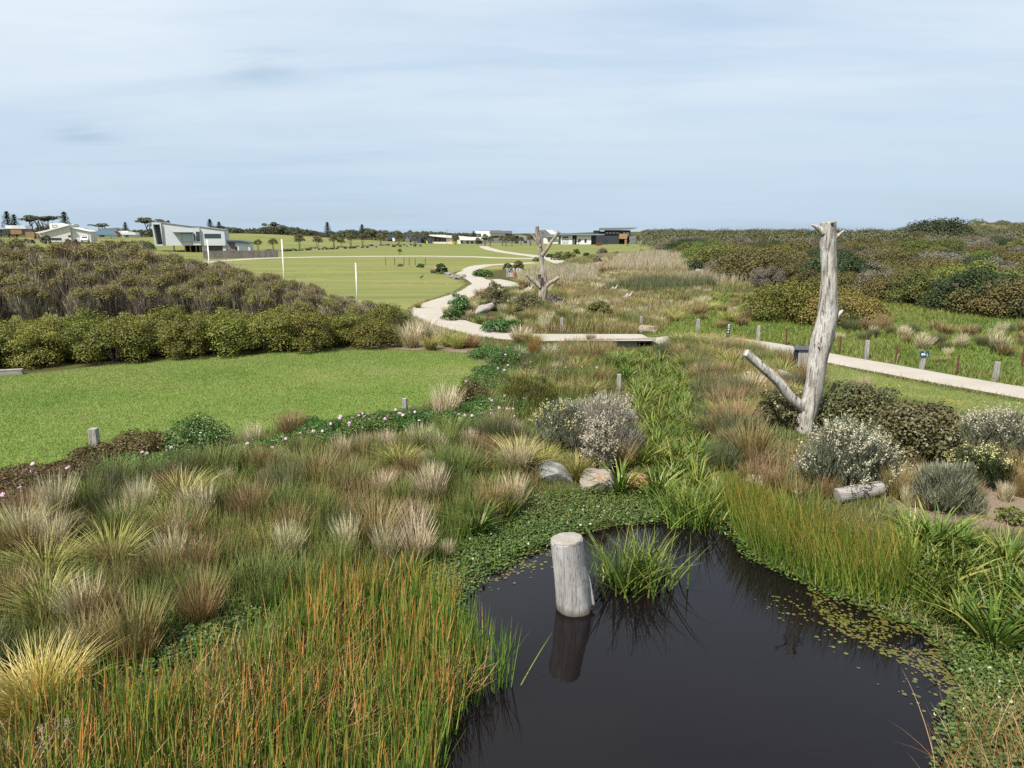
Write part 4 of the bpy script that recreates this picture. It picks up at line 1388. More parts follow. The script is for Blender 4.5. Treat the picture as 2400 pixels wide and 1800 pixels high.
M_GREYL = plant_mat("grey_green_needles", [(0.085, 0.097, 0.058), (0.134, 0.143, 0.090), (0.186, 0.192, 0.134)], rough=0.6, trans=0.2, rnd=0.2)
M_GREYW = plant_mat("silver_grey_twigs", [(0.15, 0.13, 0.10), (0.23, 0.205, 0.165), (0.33, 0.295, 0.245)], rough=0.8, trans=0.1, rnd=0)
M_YELF = plant_mat("cream_yellow_blossom", [(0.327, 0.292, 0.112), (0.430, 0.387, 0.172), (0.482, 0.447, 0.258)], rough=0.7, trans=0.3, rnd=0)
M_PINKF = plant_mat("pink_petals", [(0.42, 0.22, 0.34), (0.48, 0.30, 0.41), (0.55, 0.42, 0.49)], rough=0.6, trans=0.3, rnd=0)
M_GCOV = plant_mat("groundcover_leaves", [(0.026, 0.059, 0.009), (0.041, 0.087, 0.013), (0.065, 0.114, 0.018), (0.099, 0.119, 0.028)], rough=0.45, spec=0.35, trans=0.25, rnd=0.2)
M_GCOVB = plant_mat("rusty_groundcover_leaves", [(0.039, 0.041, 0.010), (0.065, 0.053, 0.015), (0.086, 0.053, 0.022), (0.095, 0.086, 0.017)], rough=0.5, trans=0.2, rnd=0.2)
M_RED = plant_mat("crimson_blossom", [(0.215, 0.026, 0.043), (0.310, 0.043, 0.069)], rnd=0)


def lv(name, data, mat, parent=None):
    V, f, B = data
    return add_mesh(name, np_mesh(name, V, f, 4, B), mat, parent)


def make_shrub(name, crown_data, mat, stems=None, smat=None, extra=()):
    """a prototype: Empty > crown, trunk and what else it has"""
    r = empty(name, (0, 0, -300))
    lv("crown", crown_data, mat, r)
    if stems is not None:
        stems.build("trunk", smat or M_STEM, r, True)
    for nm, d, m in extra:
        lv(nm, d, m, r)
    return r


fresh = set()


def place(proto, p, s, label, cat, group=None, rz=None, mat=None, sz=None):
    if proto.name not in fresh:
        fresh.add(proto.name)
        o = proto
    else:
        o = copy_tree(proto)
    o.location = p
    o.rotation_euler = (0, 0, random.random() * 6.283 if rz is None else rz)
    sz = s if sz is None else sz
    o.scale = (s, s, sz)
    for k in ("group",):
        if k in o.keys():
            del o[k]
    tag(o, label, cat, group)
    if mat is not None:
        for ch in o.children:
            if ch.name.startswith("crown"):
                ch.material_slots[0].link = 'OBJECT'
                ch.material_slots[0].material = mat
    return o


# --- the thicket on the left: a low olive hedge, leggy tea trees behind it
TEA = []
for i in range(6):
    h = 4.2
    leafy = i >= 4
    lob = [(x, y, z, rx, ry, rz) for x, y, z, rx, ry, rz in dome(16, 2.9, h, 2.0 if not leafy else 0.7, 0.2)]
    lob = [q for q in lob if q[2] > (3.0 if not leafy else 0.6)]
    # twigs fan out along rays from the foot to the dome, so the stems read as upright streaks
    nr = 150
    a_ = R.random(nr) * 6.283
    q_ = np.sqrt(R.random(nr)) * 0.98
    tipp = np.stack([np.cos(a_) * q_ * 1.3, np.sin(a_) * q_ * 1.3, (h - 0.3) * np.sqrt(np.maximum(1 - 0.55 * q_ ** 2, .1))], 1)
    k_r = R.integers(0, nr, 2600 if not leafy else 1100)
    t_r = 0.30 + 0.66 * R.random(len(k_r)) ** 0.75
    P_ = tipp[k_r] * t_r[:, None] * np.array([1, 1, 1.0]) + 0.07 * R.normal(size=(len(k_r), 3))
    P_[:, :2] *= (0.35 + 0.65 * t_r)[:, None]
    tone_ = R.random(nr)
    tw = blades(P_, a_[k_r] + 0.6 * R.normal(size=len(k_r)), 0.45 + 0.35 * R.random(len(k_r)), 0.10 + 0.18 * R.random(len(k_r)), 0.05 * R.random(len(k_r)), np.full(len(k_r), 0.022), 2, np.clip(tone_[k_r] * .75 + .25 * R.random(len(k_r)), 0, 1))
    TEA.append(make_shrub("tea_tree", leaf_crown("crown", lob, 3600 if not leafy else 7500, 0.10, 0.5, 0.5, 0.45, 0.5), M_TEA, limbs(11, 3.6, 1.1, 0.05, 4), M_PALESTEM, [("twigs", tw, M_TWIG)]))
HED = []
for i in range(4):
    lob = dome(24, 3.2, 2.1, 0.05, 0.2)
    HED.append(make_shrub("hedge_shrub", leaf_crown("crown", lob, 9000, 0.095, 0.55, 0.5, 0.5), M_HEDGE, limbs(6, 1.5, 1.0, 0.045, 2), M_STEM))

hedge_px = [(x, 866 - 0.058 * x - 6 + 6 * math.sin(x * .03), 108 - 0.0 * x) for x in range(-110, 940, 62)]
for j, (x, y, hp) in enumerate(hedge_px):
    for row in range(2):
        g = G1(x + random.uniform(-18, 18) + row * 30, y - 4 - row * 22)
        place(HED[(j + row) % 4], g, random.uniform(0.85, 1.1), "olive-green shrub of the low hedge along the lawn, in front of the tea trees", "shrub", "hedge shrubs along the lawn", sz=random.uniform(0.85, 1.15) * (1.0 if x < 700 else 0.9))
# skyline of the thicket in the picture, to set how tall the trees stand
sky_x = [-200, 0, 100, 240, 330, 420, 520, 620, 700, 800, 870, 930, 960]
sky_y = [548, 548, 550, 554, 562, 578, 598, 626, 648, 676, 702, 735, 768]
front_y = [880, 870, 866, 858, 852, 846, 840, 834, 828, 822, 818, 816, 815]
for row, (f, nstep, tf) in enumerate([(0.08, 84, .50), (0.26, 74, .66), (0.50, 70, .82), (0.74, 64, .93), (0.97, 60, 1.0)]):
    lab = ["grey twiggy tea tree standing straight behind the olive hedge", "grey twiggy tea tree standing straight behind the olive hedge", "tea tree with grey stems in the middle of the thicket",
           "olive-brown tea tree along the thicket's far skyline", "olive-brown tea tree along the thicket's far skyline"][row]
    grp = ["tea trees behind the hedge", "tea trees behind the hedge", "tea trees inside the thicket", "tea trees on the thicket's skyline", "tea trees on the thicket's skyline"][row]
    for x in range(-150, 930, nstep):
        xx = x + random.uniform(-24, 24) + row * 17
        if xx > 915 or (row in (1, 2) and random.random() < .14):
            continue
        fy = np.interp(xx, sky_x, front_y)
        sy = np.interp(xx, sky_x, sky_y)
        D0 = G1(xx, fy - 8).y
        Dm = D0 + (25 if xx < 450 else np.interp(xx, [450, 920], [25, 6]))
        D = D0 + 3.2 * np.interp(xx, [500, 900], [1, .4]) + (Dm - D0) * (f + random.uniform(-.04, .04))
        p = at(xx, D)
        ytop = (fy - 100) + (sy + 4 - (fy - 100)) * tf + random.uniform(-5, 9)
        h = max(ztop(ytop, D) - p.z, 1.6)
        s = min(max(h / 4.2, 0.6), 1.3)
        leafy = xx > 690 + random.uniform(-60, 60) or (row > 2 and random.random() < .55)
        place(TEA[random.choice([4, 5]) if leafy else random.randrange(4)], p, s * random.uniform(.9, 1.12) * (1.2 if row > 1 else 1.05), lab, "tree", grp, sz=h / 4.2)

# --- scrub across the right and far beyond
SCR = []
for i in range(5):
    lob = dome(30, 6.0, 3.0, 0.05, 0.17)
    SCR.append(make_shrub("coastal_shrub", leaf_crown("crown", lob, 12000, 0.15, 0.5, 0.6, 0.55), M_SCRUB[0], limbs(7, 2.3, 1.9, 0.07, 2), M_STEM))
front = [(1690, 655), (1750, 668), (1830, 676), (1880, 682), (1960, 690), (2003, 693), (2060, 700), (2085, 704), (2150, 713), (2207, 722), (2300, 732), (2400, 744), (2500, 758)]
fx = [a for a, b in front]
fy_ = [b for a, b in front]
used_xy = []
lab_f = "brown-olive coastal shrub on the front edge of the scrub right of the meadow"
cnt = 0
for row in range(17):
    for x in np.arange(1600, 2560, 62 - row * 1.2):
        xx = x + random.uniform(-20, 20)
        D0 = G1(xx, np.interp(xx, fx, fy_)).y + 1.5
        if xx < 1700:
            D0 = np.interp(xx, [1560, 1700], [190, 82])
        D = D0 + [0, 3.5, 7.5, 12, 17, 23, 30, 38, 48, 60, 75, 93, 115, 140, 175, 215, 260][row] + random.uniform(-1.5, 1.5) * (1 + row * .3)
        p = at(xx, D)
        if any((p.x - a) ** 2 + (p.y - c) ** 2 < (2.0 + D * 0.012) ** 2 for a, c in used_xy[-70:]):
            continue
        used_xy.append((p.x, p.y))
        h = random.choice([random.uniform(2.4, 3.4), random.uniform(2.8, 4.4)]) * (0.95 if row == 0 else 1)
        r = random.random()
        mi = (0 if r < .52 else 1 if r < .72 else 2 if r < .86 else 3 if r < .96 else 4) if D < 120 else (0 if r < .28 else 1 if r < .55 else 2 if r < .72 else 3 if r < .94 else 4)
        l, g = ((lab_f, "shrubs on the scrub's front edge") if row < 2 else ("coastal shrub in the brown scrub that covers the rise at right", "shrubs covering the rise at right") if D < 130 else ("distant coastal shrub on the scrub below the dunes", "distant shrubs below the dunes"))
        place(SCR[random.randrange(5)], p, h / 3.0 * random.uniform(.9, 1.25) * (1 + .0018 * max(D - 60, 0)), l, "shrub", g, mat=M_SCRUB[mi], sz=h / 3.0)
        cnt += 1
print("scrub shrubs", cnt)

# far scrub to the skyline, one mass
pts = []
for i in range(1500):
    D = 190 + 900 * R.random() ** 1.5
    xx = 1512 + 1070 * R.random()
    if xx < 1640 and D < 230:
        continue
    p = at(xx, D)
    pts.append((p.x, p.y, p.z, D))
VV = []
for x, y, z, D in pts:
    if z > 11.5 and R.random() < .35:
        continue
    h = 2.2 + 3.6 * R.random() ** 2.5
    w = h * (1.6 + 1.4 * R.random()) * (1 + D / 900)
    n = 150
    d = R.normal(size=(n, 3))
    d[:, 2] = np.abs(d[:, 2])
    d /= np.linalg.norm(d, axis=1)[:, None]
    r = 0.75 + 0.3 * R.random(n)
    c = np.array([x, y, z]) + d * r[:, None] * np.array([w / 2, w / 2, h])
    t0 = R.random()
    VV.append(leaves(c, d + 0.4 * R.normal(size=(n, 3)), 0.28 + 0.0011 * D, 0.6, np.clip(t0 * .7 + .3 * R.random(n), 0, 1)))
M_FARSC = plant_mat("far_scrub_leaves", [(0.053, 0.063, 0.028), (0.073, 0.079, 0.032), (0.089, 0.077, 0.043), (0.066, 0.073, 0.037), (0.113, 0.107, 0.076)], rough=0.7, trans=0.15, rnd=0)
V, f, B = joinm(VV)
tag(add_mesh("scrubland", np_mesh("scrubland", V, f, 4, B), M_FARSC), kind='stuff')


def one_shrub(name, px, py, wpx, hpx, mat, label, n=5200, leaf=0.09, lobes=14, cat="shrub", small=0.28, kindf='leaf', stems=5, smat=None, extra=None, aspect=0.5, base=0.05, group=None, D=None):
    p = G1(px, py) if D is None else at(px, D)
    k = mpp(p.y)
    w = wpx * k
    h = max(ztop(py - hpx, p.y) - p.z, 0.3) if D is None else hpx * k
    lob = dome(int(lobes * 1.5), w, h, base * h, small * .8)
    d = leaf_crown("crown", lob, n, leaf, aspect, 0.5, 0.5) if kindf == 'leaf' else spray_crown(lob, n, leaf, aspect)
    ex = [(nm, fn(lob, w, h), m) for nm, fn, m in (extra or [])]
    r = make_shrub(name, d, mat, limbs(stems, h * .75, w * .36, 0.022 * h + 0.01, 2) if stems else None, smat, ex)
    r.location = p
    tag(r, label, cat, group)
    return r


def fl(n, size, top=0.25, aspect=0.8):
    """blossom crowded along the upper part of upright sprays"""
    def fn(lob, w, h):
        per = 22
        ns = max(n // per, 6)
        c, d, k = crown_pts(ns * 3, lob, 0.8)
        ok = (c[:, 2] > h * top) & (R.random(ns * 3) < sstep(0.25, 0.6, vnoise(c[:, 0] + c[:, 2], c[:, 1], 0.5, 40)) + .2)
        c, d = c[ok][:ns], d[ok][:ns]
        dr = d * 0.7 + np.array([0, 0, 0.8]) + 0.25 * R.normal(size=d.shape)
        dr /= np.linalg.norm(dr, axis=1)[:, None]
        t = R.random((len(c), per, 1)) * 0.34
        P = (c[:, None] + dr[:, None] * t + 0.022 * R.normal(size=(len(c), per, 3))).reshape(-1, 3)
        q = R.normal(size=P.shape) + np.array([0, 0, .6])
        return leaves(P, q / np.linalg.norm(q, axis=1)[:, None], size * .8, aspect)
    return fn


def sprays(n, ln, w, up=0.8):
    return lambda lob, ww, h: spray_crown(lob, n, ln, w, 2, up)


# domed bush in the meadow and its skirt
one_shrub("coastal_shrub", 1858, 750, 230, 104, M_OCHRE2, "dark green and ochre domed bush alone in the bright meadow behind the tall trunk", 15000, 0.15, 26, small=0.2)
one_shrub("coastal_shrub", 1950, 755, 250, 84, M_OCHRE, "ochre side of the domed bush sloping down to the meadow, right of the trunk", 13000, 0.15, 24, small=0.18)
# near shrubs by the pond
one_shrub("leafy_shrub", 2010, 1012, 190, 128, M_GLOSS, "dark glossy-leaved shrub right beside the tall forked trunk", 6500, 0.10, 16, aspect=0.55)
one_shrub("leafy_shrub", 2140, 1085, 215, 165, M_GLOSS, "bronze-tinged glossy shrub, biggest of the dark shrubs right of the trunk", 8000, 0.10, 18, aspect=0.55)
one_shrub("leafy_shrub", 1832, 1000, 120, 95, M_GLOSS, "dark open shrub under the raised limb, left of the trunk's foot", 3200, 0.095, 12, aspect=0.5, extra=[("blossom", fl(400, 0.05, 0.4), M_YELF)])
one_shrub("flowering_shrub", 1985, 1142, 210, 150, M_GREYL, "shrub covered in white blossom in front of the tall forked trunk", 5200, 0.20, 18, kindf='spray', aspect=0.022, extra=[("blossom", fl(7500, 0.055, 0.10), M_WHITEF)])
one_shrub("flowering_shrub", 2335, 1080, 185, 115, M_GREYL, "grey shrub with white flowers at the right edge near the verge post", 5200, 0.2, 16, kindf='spray', aspect=0.022, extra=[("blossom", fl(4200, 0.05, 0.5), M_WHITEF)])
one_shrub("coastal_shrub", 2215, 1195, 150, 118, M_GREYL, "dark grey-green needle-leaved shrub on the bark chips right of the log", 6500, 0.17, 14, kindf='spray', aspect=0.018)
one_shrub("flowering_shrub", 2300, 1140, 130, 85, M_SCRUB[3], "low dark shrub with pale yellow flowers near the right edge", 3500, 0.14, 12, kindf='spray', aspect=0.022, extra=[("blossom", fl(900, 0.05, 0.4), M_YELF)])
one_shrub("coastal_shrub", 2372, 1225, 75, 40, M_SCRUB[1], "little green shrublet on the bark chips at the right edge", 900, 0.07, 8)
one_shrub("flowering_shrub", 1400, 1058, 190, 135, M_GREYW, "silvery grey dome-shaped shrub above the pond rocks", 8200, 0.24, 18, kindf='spray', aspect=0.014, extra=[("blossom", fl(2200, 0.045, 0.5), M_WHITEF)])
one_shrub("flowering_shrub", 1318, 1050, 120, 115, M_GREYL, "shrub with cream and white flowers against the left of the silvery dome", 3200, 0.2, 12, kindf='spray', aspect=0.02, extra=[("blossom", fl(1500, 0.05, 0.4), M_YELF)])
one_shrub("flowering_shrub", 1403, 1112, 62, 120, M_GREYL, "narrow white-flowered shrub spilling down to the pale pointed rock", 1600, 0.14, 9, kindf='spray', aspect=0.02, extra=[("blossom", fl(4200, 0.05, 0.05), M_WHITEF)])
one_shrub("leafy_shrub", 470, 1058, 150, 92, M_DEEP, "rounded deep green bush at the lawn's lower edge", 4200, 0.075, 14)
one_shrub("leafy_shrub", 330, 1062, 150, 58, M_GCOVB, "low olive and rust shrub just right of the timber post by the lawn", 3800, 0.07, 14)
one_shrub("leafy_shrub", 225, 1080, 120, 42, M_GCOVB, "low rusty shrub wrapped around the foot of the timber post by the lawn", 2200, 0.07, 10)
one_shrub("coastal_shrub", 1110, 950, 90, 60, M_GCOVB, "olive-brown shrub at the lawn's near right corner post", 2400, 0.07, 10)
one_shrub("coastal_shrub", 1235, 950, 130, 78, M_SCRUB[1], "olive mounded shrub in the garden right of the lawn's corner", 5200, 0.16, 12, kindf='spray', aspect=0.018)
# around the winding path
one_shrub("leafy_shrub", 1075, 735, 62, 48, M_DEEP, "bright deep green shrub at the inside of the path's bend", 4200, 0.11, 10)
one_shrub("leafy_shrub", 1058, 750, 50, 30, M_DEEP, "lower deep green shrub touching the path's bend", 3000, 0.10, 8)
one_shrub("leafy_shrub", 1160, 728, 66, 66, M_GLOSS, "round dark bronze-green shrub behind the bleached stump by the path", 4200, 0.13, 12)
one_shrub("leafy_shrub", 1235, 728, 80, 44, M_GLOSS, "dark open shrub at the foot of the branched dead tree", 3000, 0.12, 10)
one_shrub("leafy_shrub", 1165, 778, 75, 34, M_DEEP, "low deep green mound between the path's lower bend and the bridge", 3600, 0.10, 10)
one_shrub("leafy_shrub", 1205, 776, 60, 30, M_DEEP, "low deep green mound nearest the rusty picket by the bridge", 2800, 0.10, 9)
one_shrub("coastal_shrub", 1405, 745, 60, 45, M_SCRUB[1], "grey-olive rounded shrub in the scrub beyond the bridge", 3500, 0.16, 10)
one_shrub("coastal_shrub", 1300, 725, 45, 40, M_SCRUB[2], "greyish shrub right of the branched dead tree", 2000, 0.14, 9)
one_shrub("coastal_shrub", 1035, 642, 28, 26, M_SCRUB[3], "dark bush beside the pale tussock at the paddock's path", 2200, 0.16, 8)
one_shrub("coastal_shrub", 1190, 632, 24, 17, M_SCRUB[0], "reddish-brown round bush, first of the pair above the wooden notice panel", 1800, 0.2, 8)
one_shrub("coastal_shrub", 1216, 631, 28, 20, M_SCRUB[0], "reddish-brown round bush, second of the pair above the wooden notice panel", 1800, 0.2, 8)
one_shrub("coastal_shrub", 1130, 648, 46, 20, M_DEEP, "low green bush beyond the far bend of the path", 2200, 0.2, 9)
one_shrub("coastal_shrub", 1630, 640, 42, 32, M_SCRUB[3], "nearly black round bush at the edge of the pale reed bed", 3000, 0.2, 9)
one_shrub("coastal_shrub", 1400, 620, 22, 22, M_SCRUB[2], "dark purplish round bush in the sedges below the black house", 1600, 0.24, 8)
one_shrub("coastal_shrub", 1412, 596, 26, 16, M_SCRUB[2], "brownish bush on the grass in front of the black house", 1500, 0.3, 8)
one_shrub("coastal_shrub", 1695, 618, 42, 34, M_SCRUB[4], "green bush, front one of the pair by the strip of mown grass", 2600, 0.25, 9)
one_shrub("coastal_shrub", 1697, 600, 30, 20, M_SCRUB[4], "green bush behind its twin by the strip of mown grass", 1600, 0.28, 8)
one_shrub("coastal_shrub", 1730, 604, 40, 26, M_SCRUB[2], "greyish-brown rounded bush by the strip of mown grass", 2000, 0.25, 8)
one_shrub("coastal_shrub", 1773, 604, 24, 20, M_SCRUB[3], "dark green bush right of the greyish one by the mown grass", 1500, 0.25, 8)
one_shrub("coastal_shrub", 2040, 566, 62, 34, M_SCRUB[3], "dark green conifer-like bush standing above the scrub right of the trunk", 3500, 0.4, 12)
for x, y, w, h in [(1310, 610, 40, 22), (1335, 607, 34, 18), (1350, 596, 18, 14), (1290, 604, 22, 10), (1375, 600, 18, 8), (1450, 598, 26, 9), (1485, 598, 40, 8), (1505, 594, 16, 10), (1540, 598, 26, 8), (1610, 595, 16, 12), (1260, 612, 24, 10), (1380, 572, 60, 12), (1330, 571, 30, 8)]:
    one_shrub("coastal_shrub", x, y, w, h, random.choice([M_SCRUB[3], M_SCRUB[1], M_SCRUB[4]]), "small dark bush on the grass edge between wetland and houses", 900, 0.3, 7, group="small bushes before the houses")
one_shrub("coastal_shrub", 1403, 576, 16, 8, M_RED, "crimson-flowered bush in front of the black house", 700, 0.3, 6)
# bush that overtops the dunes
one_shrub("coastal_shrub", 2195, 574, 150, 60, M_HUMP, "broad dark tree rounded like a dome on the skyline beside the sandy dune", 9000, 0.9, 20, "tree", 0.22, D=330)

# --- groundcover mats with pink flowers along the lawn
fl_c = 0
MATS = [(60, 1130, 190, 40), (190, 1110, 150, 32), (300, 1100, 150, 34), (420, 1090, 150, 38), (530, 1085, 130, 36), (600, 1068, 120, 36), (690, 1050, 130, 42), (760, 1025, 110, 44), (820, 1012, 110, 40), (890, 1000, 110, 38),
        (960, 995, 110, 36), (1040, 990, 110, 36), (1100, 1000, 110, 36), (1165, 985, 100, 34), (720, 985 + 30, 90, 40), (20, 1190, 120, 40), (1140, 838, 80, 30), (1190, 850, 90, 34), (1225, 830, 80, 26), (1180, 890, 110, 30), (1250, 880, 100, 26),
        (1310, 885, 90, 24), (1375, 880, 80, 22), (1290, 835, 70, 28), (1160, 918, 80, 26), (1120, 905, 80, 26), (1150, 880, 80, 26), (1215, 920, 110, 30), (1180, 955, 120, 34), (1130, 965, 110, 34), (1260, 910, 90, 26), (1080, 945, 80, 26), (1330, 860, 70, 22)]
petal = None
for i, (x, y, w, h) in enumerate(MATS):
    p = G1(x, y)
    k = mpp(p.y)
    w_, h_ = w * k * 1.15, max(h * k * 1.05, 0.25)
    lob = dome(14, w_, h_, 0.02, 0.22)
    V, f, B = leaf_crown("foliage", lob, int(5200 if y > 940 else 3800), 0.06 if y > 940 else 0.075, 0.5, 0.6, 0.55, -0.05)
    o = lv("groundcover_plant", (V, f, B), M_GCOV if i not in (0, 1, 15) else M_GCOVB)
    o.location = p
    tag(o, "dark green flowering groundcover mat " + ("along the lawn's lower edge" if y > 940 else "between the lawn's corner and the bridge"), "plant", "groundcover mats " + ("below the lawn" if y > 940 else "near the bridge"))
    nf = random.choice([3, 5, 6, 9, 11]) if y > 940 else random.choice([1, 3, 4])
    if i in (1, 2):
        nf = 1
    if petal is None:
        c = np.zeros((9, 3))
        a = np.arange(9) / 9 * 6.283
        c[:, 0], c[:, 1] = np.cos(a) * 0.03, np.sin(a) * 0.03
        nn = np.tile([0, 0, 1.0], (9, 1)) + 0.2 * R.normal(size=(9, 3))
        Vp, fp, Bp = leaves(c, nn, 0.06, 0.45, None, np.stack([-np.sin(a), np.cos(a), np.zeros(9)], 1))
        petal = np_mesh("flower", Vp, fp, 4, Bp)
        petal.materials.append(M_PINKF)
    c, d, kk = crown_pts(nf * 6, lob, 1.0)
    ok = (d[:, 2] > 0.2) & (c[:, 2] > h_ * .45)
    for q in c[ok][:nf]:
        fo = bpy.data.objects.new("flower", petal)
        link(fo, o)
        fo.location = (q[0], q[1], q[2] + 0.03)
        fo.rotation_euler = (random.uniform(0.1, .9), random.uniform(-.4, .4), 0)
        s = random.uniform(.8, 1.25)
        fo.scale = (s, s, s)

# --- trees by the houses and on the skyline
def conifer(h, w):
    m = limbs(1, h, 0.02, h * 0.018, 0, 0.0)
    P, Q, T = [], [], []
    k = 17
    for i in range(k):
        t = i / (k - 1)
        z = h * (0.12 + 0.86 * t)
        r = w / 2 * (1 - t) ** 0.8 + 0.06 * w
        for j in range(8):
            a = j / 8 * 6.283 + i * .4
            for s in range(9):
                q = (s + .5) / 9
                P.append((math.cos(a) * r * q, math.sin(a) * r * q, z + r * (0.15 * q + 0.2 * q * q) + random.uniform(-.06, .06) * w * .3))
    P = np.array(P) + 0.02 * h * R.normal(size=(len(P), 3)) * np.array([1, 1, .4])
    n = len(P)
    return leaves(P, np.array([0, 0, 1.0]) + 0.4 * R.normal(size=(n, 3)), h * 0.055, 0.6), m


M_PINE = plant_mat("dark_conifer_needles", [(0.014, 0.026, 0.015), (0.023, 0.040, 0.022), (0.036, 0.055, 0.031)], rough=0.6, trans=0.1, rnd=0.25)
d_, m_ = conifer(12, 7)
PINE = make_shrub("norfolk_pine", d_, M_PINE, m_, M_STEM)
for x, ytop_, ybase, D, lb in [(24, 496, 540, 330, "tall dark conifer, taller of the pair behind the white roof at far left"), (40, 503, 540, 335, "tall dark conifer, smaller of the pair behind the white roof at far left"), (157, 497, 540, 330, "lone dark conifer behind the white gabled house"),
                               (297, 521, 540, 360, "small dark conifer between the white roofs and the grey two-storey house"), (495, 514, 545, 330, "dark conifer showing over the grey two-storey house's roof"), (516, 520, 545, 330, "dark conifer at the low end of the grey two-storey house's roof"),
                               (769, 521, 548, 380, "slender dark conifer on the skyline behind the green mound"), (850, 526, 548, 380, "dark pointed conifer behind the street trees"), (587, 535, 552, 400, "small pointed conifer behind the garage's tree"), (1110, 542, 560, 360, "small dark conifer at the left end of the flat-roofed white and grey block"),
                               (398, 517, 540, 420, "conifer tip peeping over the grey two-storey house")]:
    p = at(x, D)
    h = ztop(ytop_, D) - p.z
    place(PINE, p, h / 12, lb, "tree")

M_GUM = plant_mat("grey_green_tree_leaves", [(0.040, 0.047, 0.025), (0.063, 0.070, 0.034), (0.089, 0.089, 0.049)], rough=0.6, trans=0.15, rnd=0.3)
M_STREET = plant_mat("street_tree_leaves", [(0.045, 0.058, 0.020), (0.074, 0.085, 0.029), (0.118, 0.098, 0.047), (0.134, 0.089, 0.056)], rough=0.5, trans=0.2, rnd=0.4, hue=0.03)
STREET = []
for i in range(3):
    lob = [(x, y, z + 1.2, a, c, d) for x, y, z, a, c, d in dome(11, 2.6, 2.6, 0.4, 0.27)]
    STREET.append(make_shrub("street_tree", leaf_crown("crown", lob, 1500, 0.22, 0.5, 0.4, 0.4, 1.0), M_STREET, limbs(3, 3.0, 0.8, 0.07, 2), M_STEM))
for x, yt, yb, D, lb in [(605, 556, 581, 205, "bare-limbed street tree, first of the row right of the garage"), (641, 553, 580, 205, "round dark street tree, second of the row right of the garage"), (703, 545, 580, 215, "tall street tree, third of the row below the green mound"), (745, 551, 580, 220, "street tree, fourth of the row below the green mound"),
                     (783, 548, 579, 225, "street tree, fifth of the row at the mound's right end"), (801, 556, 579, 228, "thin street tree, sixth of the row by the road"), (822, 546, 577, 235, "street tree, seventh of the row by the road"), (850, 545, 575, 240, "bushy street tree, eighth of the row by the road"),
                     (893, 547, 573, 250, "rounded street tree in front of the dark gabled house"), (935, 549, 573, 255, "dark street tree right of the dark gabled house"), (972, 546, 572, 260, "yellowish street tree before the navy roofs"), (998, 548, 572, 262, "street tree at the left of the white pavilion"),
                     (1068, 549, 573, 262, "dark round street tree hiding the joint of pavilion and long white roof"), (1120, 555, 573, 265, "small dark street tree before the long white roof"), (1137, 548, 573, 265, "street tree below the white balcony block"), (1149, 552, 573, 265, "street tree beside the white balcony block's grey wall"),
                     (1178, 549, 574, 265, "reddish street tree below the grey slab wall"), (1200, 550, 574, 265, "russet street tree right of the grey slab wall"), (1186, 553, 574, 262, "dark lower street tree under the grey slab wall"), (1221, 552, 572, 280, "small street tree before the grey hip-roofed house"), (1243, 546, 572, 280, "dark street tree just left of the dead tree's limb"),
                     (937, 584, 598, 165, "single little tree on the paddock beside the white path"), (1356, 561, 573, 290, "little round tree before the white wall of the black and white house")]:
    p = at(x, D)
    k = mpp(D)
    h = (yb - yt) * k * 1.05
    place(STREET[random.randrange(3)], p, h / 3.7 * random.uniform(.95, 1.2), lb, "tree", sz=h / 3.7)

FLATT = []
for i in range(2):
    lob = [(R.normal() * 1.9, R.normal() * 1.9, 5.8 + R.random() * 1.7, 1.3, 1.3, 0.55) for _ in range(9)]
    FLATT.append(make_shrub("umbrella_tree", leaf_crown("crown", lob, 1700, 0.5, 0.6, 0.8, 0.4), M_GUM, limbs(4, 6.6, 2.4, 0.30, 3), M_STEM))
for x, yt, D, s, lb in [(85, 506, 340, 1.0, "flat-topped tree, left one of the two behind the white gabled house"), (112, 507, 330, 1.35, "broad flat-topped tree, right one of the two behind the white gabled house"), (240, 524, 420, 1.2, "flat-topped tree far behind the blue roof"), (356, 511, 340, 1.25, "flat-topped tree at the left end of the grey two-storey house"), (638, 521, 380, 1.0, "open crowned tall tree over the tree line above the green mound")]:
    p = at(x, D)
    h = ztop(yt, D) - p.z
    place(FLATT[0 if len(lb) % 2 else 1], p, h / 7.6 * s, lb, "tree", sz=h / 7.6)
FAR = []
for i in range(3):
    FAR.append(make_shrub("bushy_tree", leaf_crown("crown", [(x, y, z + 1.4, a, c, d) for x, y, z, a, c, d in dome(12, 8, 5.0, 0.6, 0.26)], 1500, 0.65, 0.55, 0.5, 0.5, 0.6), M_GUM, limbs(3, 4.5, 2.0, 0.18, 1), M_STEM))
fxs = [0, 60, 100, 180, 215, 300, 350, 540, 560, 600, 640, 680, 720, 760, 860, 900, 960, 1000, 1100, 1250, 1500]
fys = [541, 545, 528, 533, 543, 540, 538, 531, 533, 538, 531, 530, 541, 546, 536, 537, 543, 544, 547, 549, 545]
i_ = 0
for x in list(range(-60, 1260, 15)) + list(range(190, 360, 22)) + list(range(545, 720, 14)):
    D = random.uniform(360, 470)
    xx = x + random.uniform(-6, 6)
    p = at(xx, D)
    yt = np.interp(xx, fxs, fys) + random.uniform(-5, 3)
    h = max(ztop(yt, D) - p.z, 3.0)
    nm = "behind the left houses" if xx < 530 else "above the green mound" if xx < 760 else "behind the middle houses"
    place(FAR[random.randrange(3)], p, max(h, 5.0) / 6.4 * random.uniform(0.9, 1.25), "dark distant bushy tree in the tree line " + nm, "tree", "tree line " + nm, sz=h / 6.4)
    i_ += 1
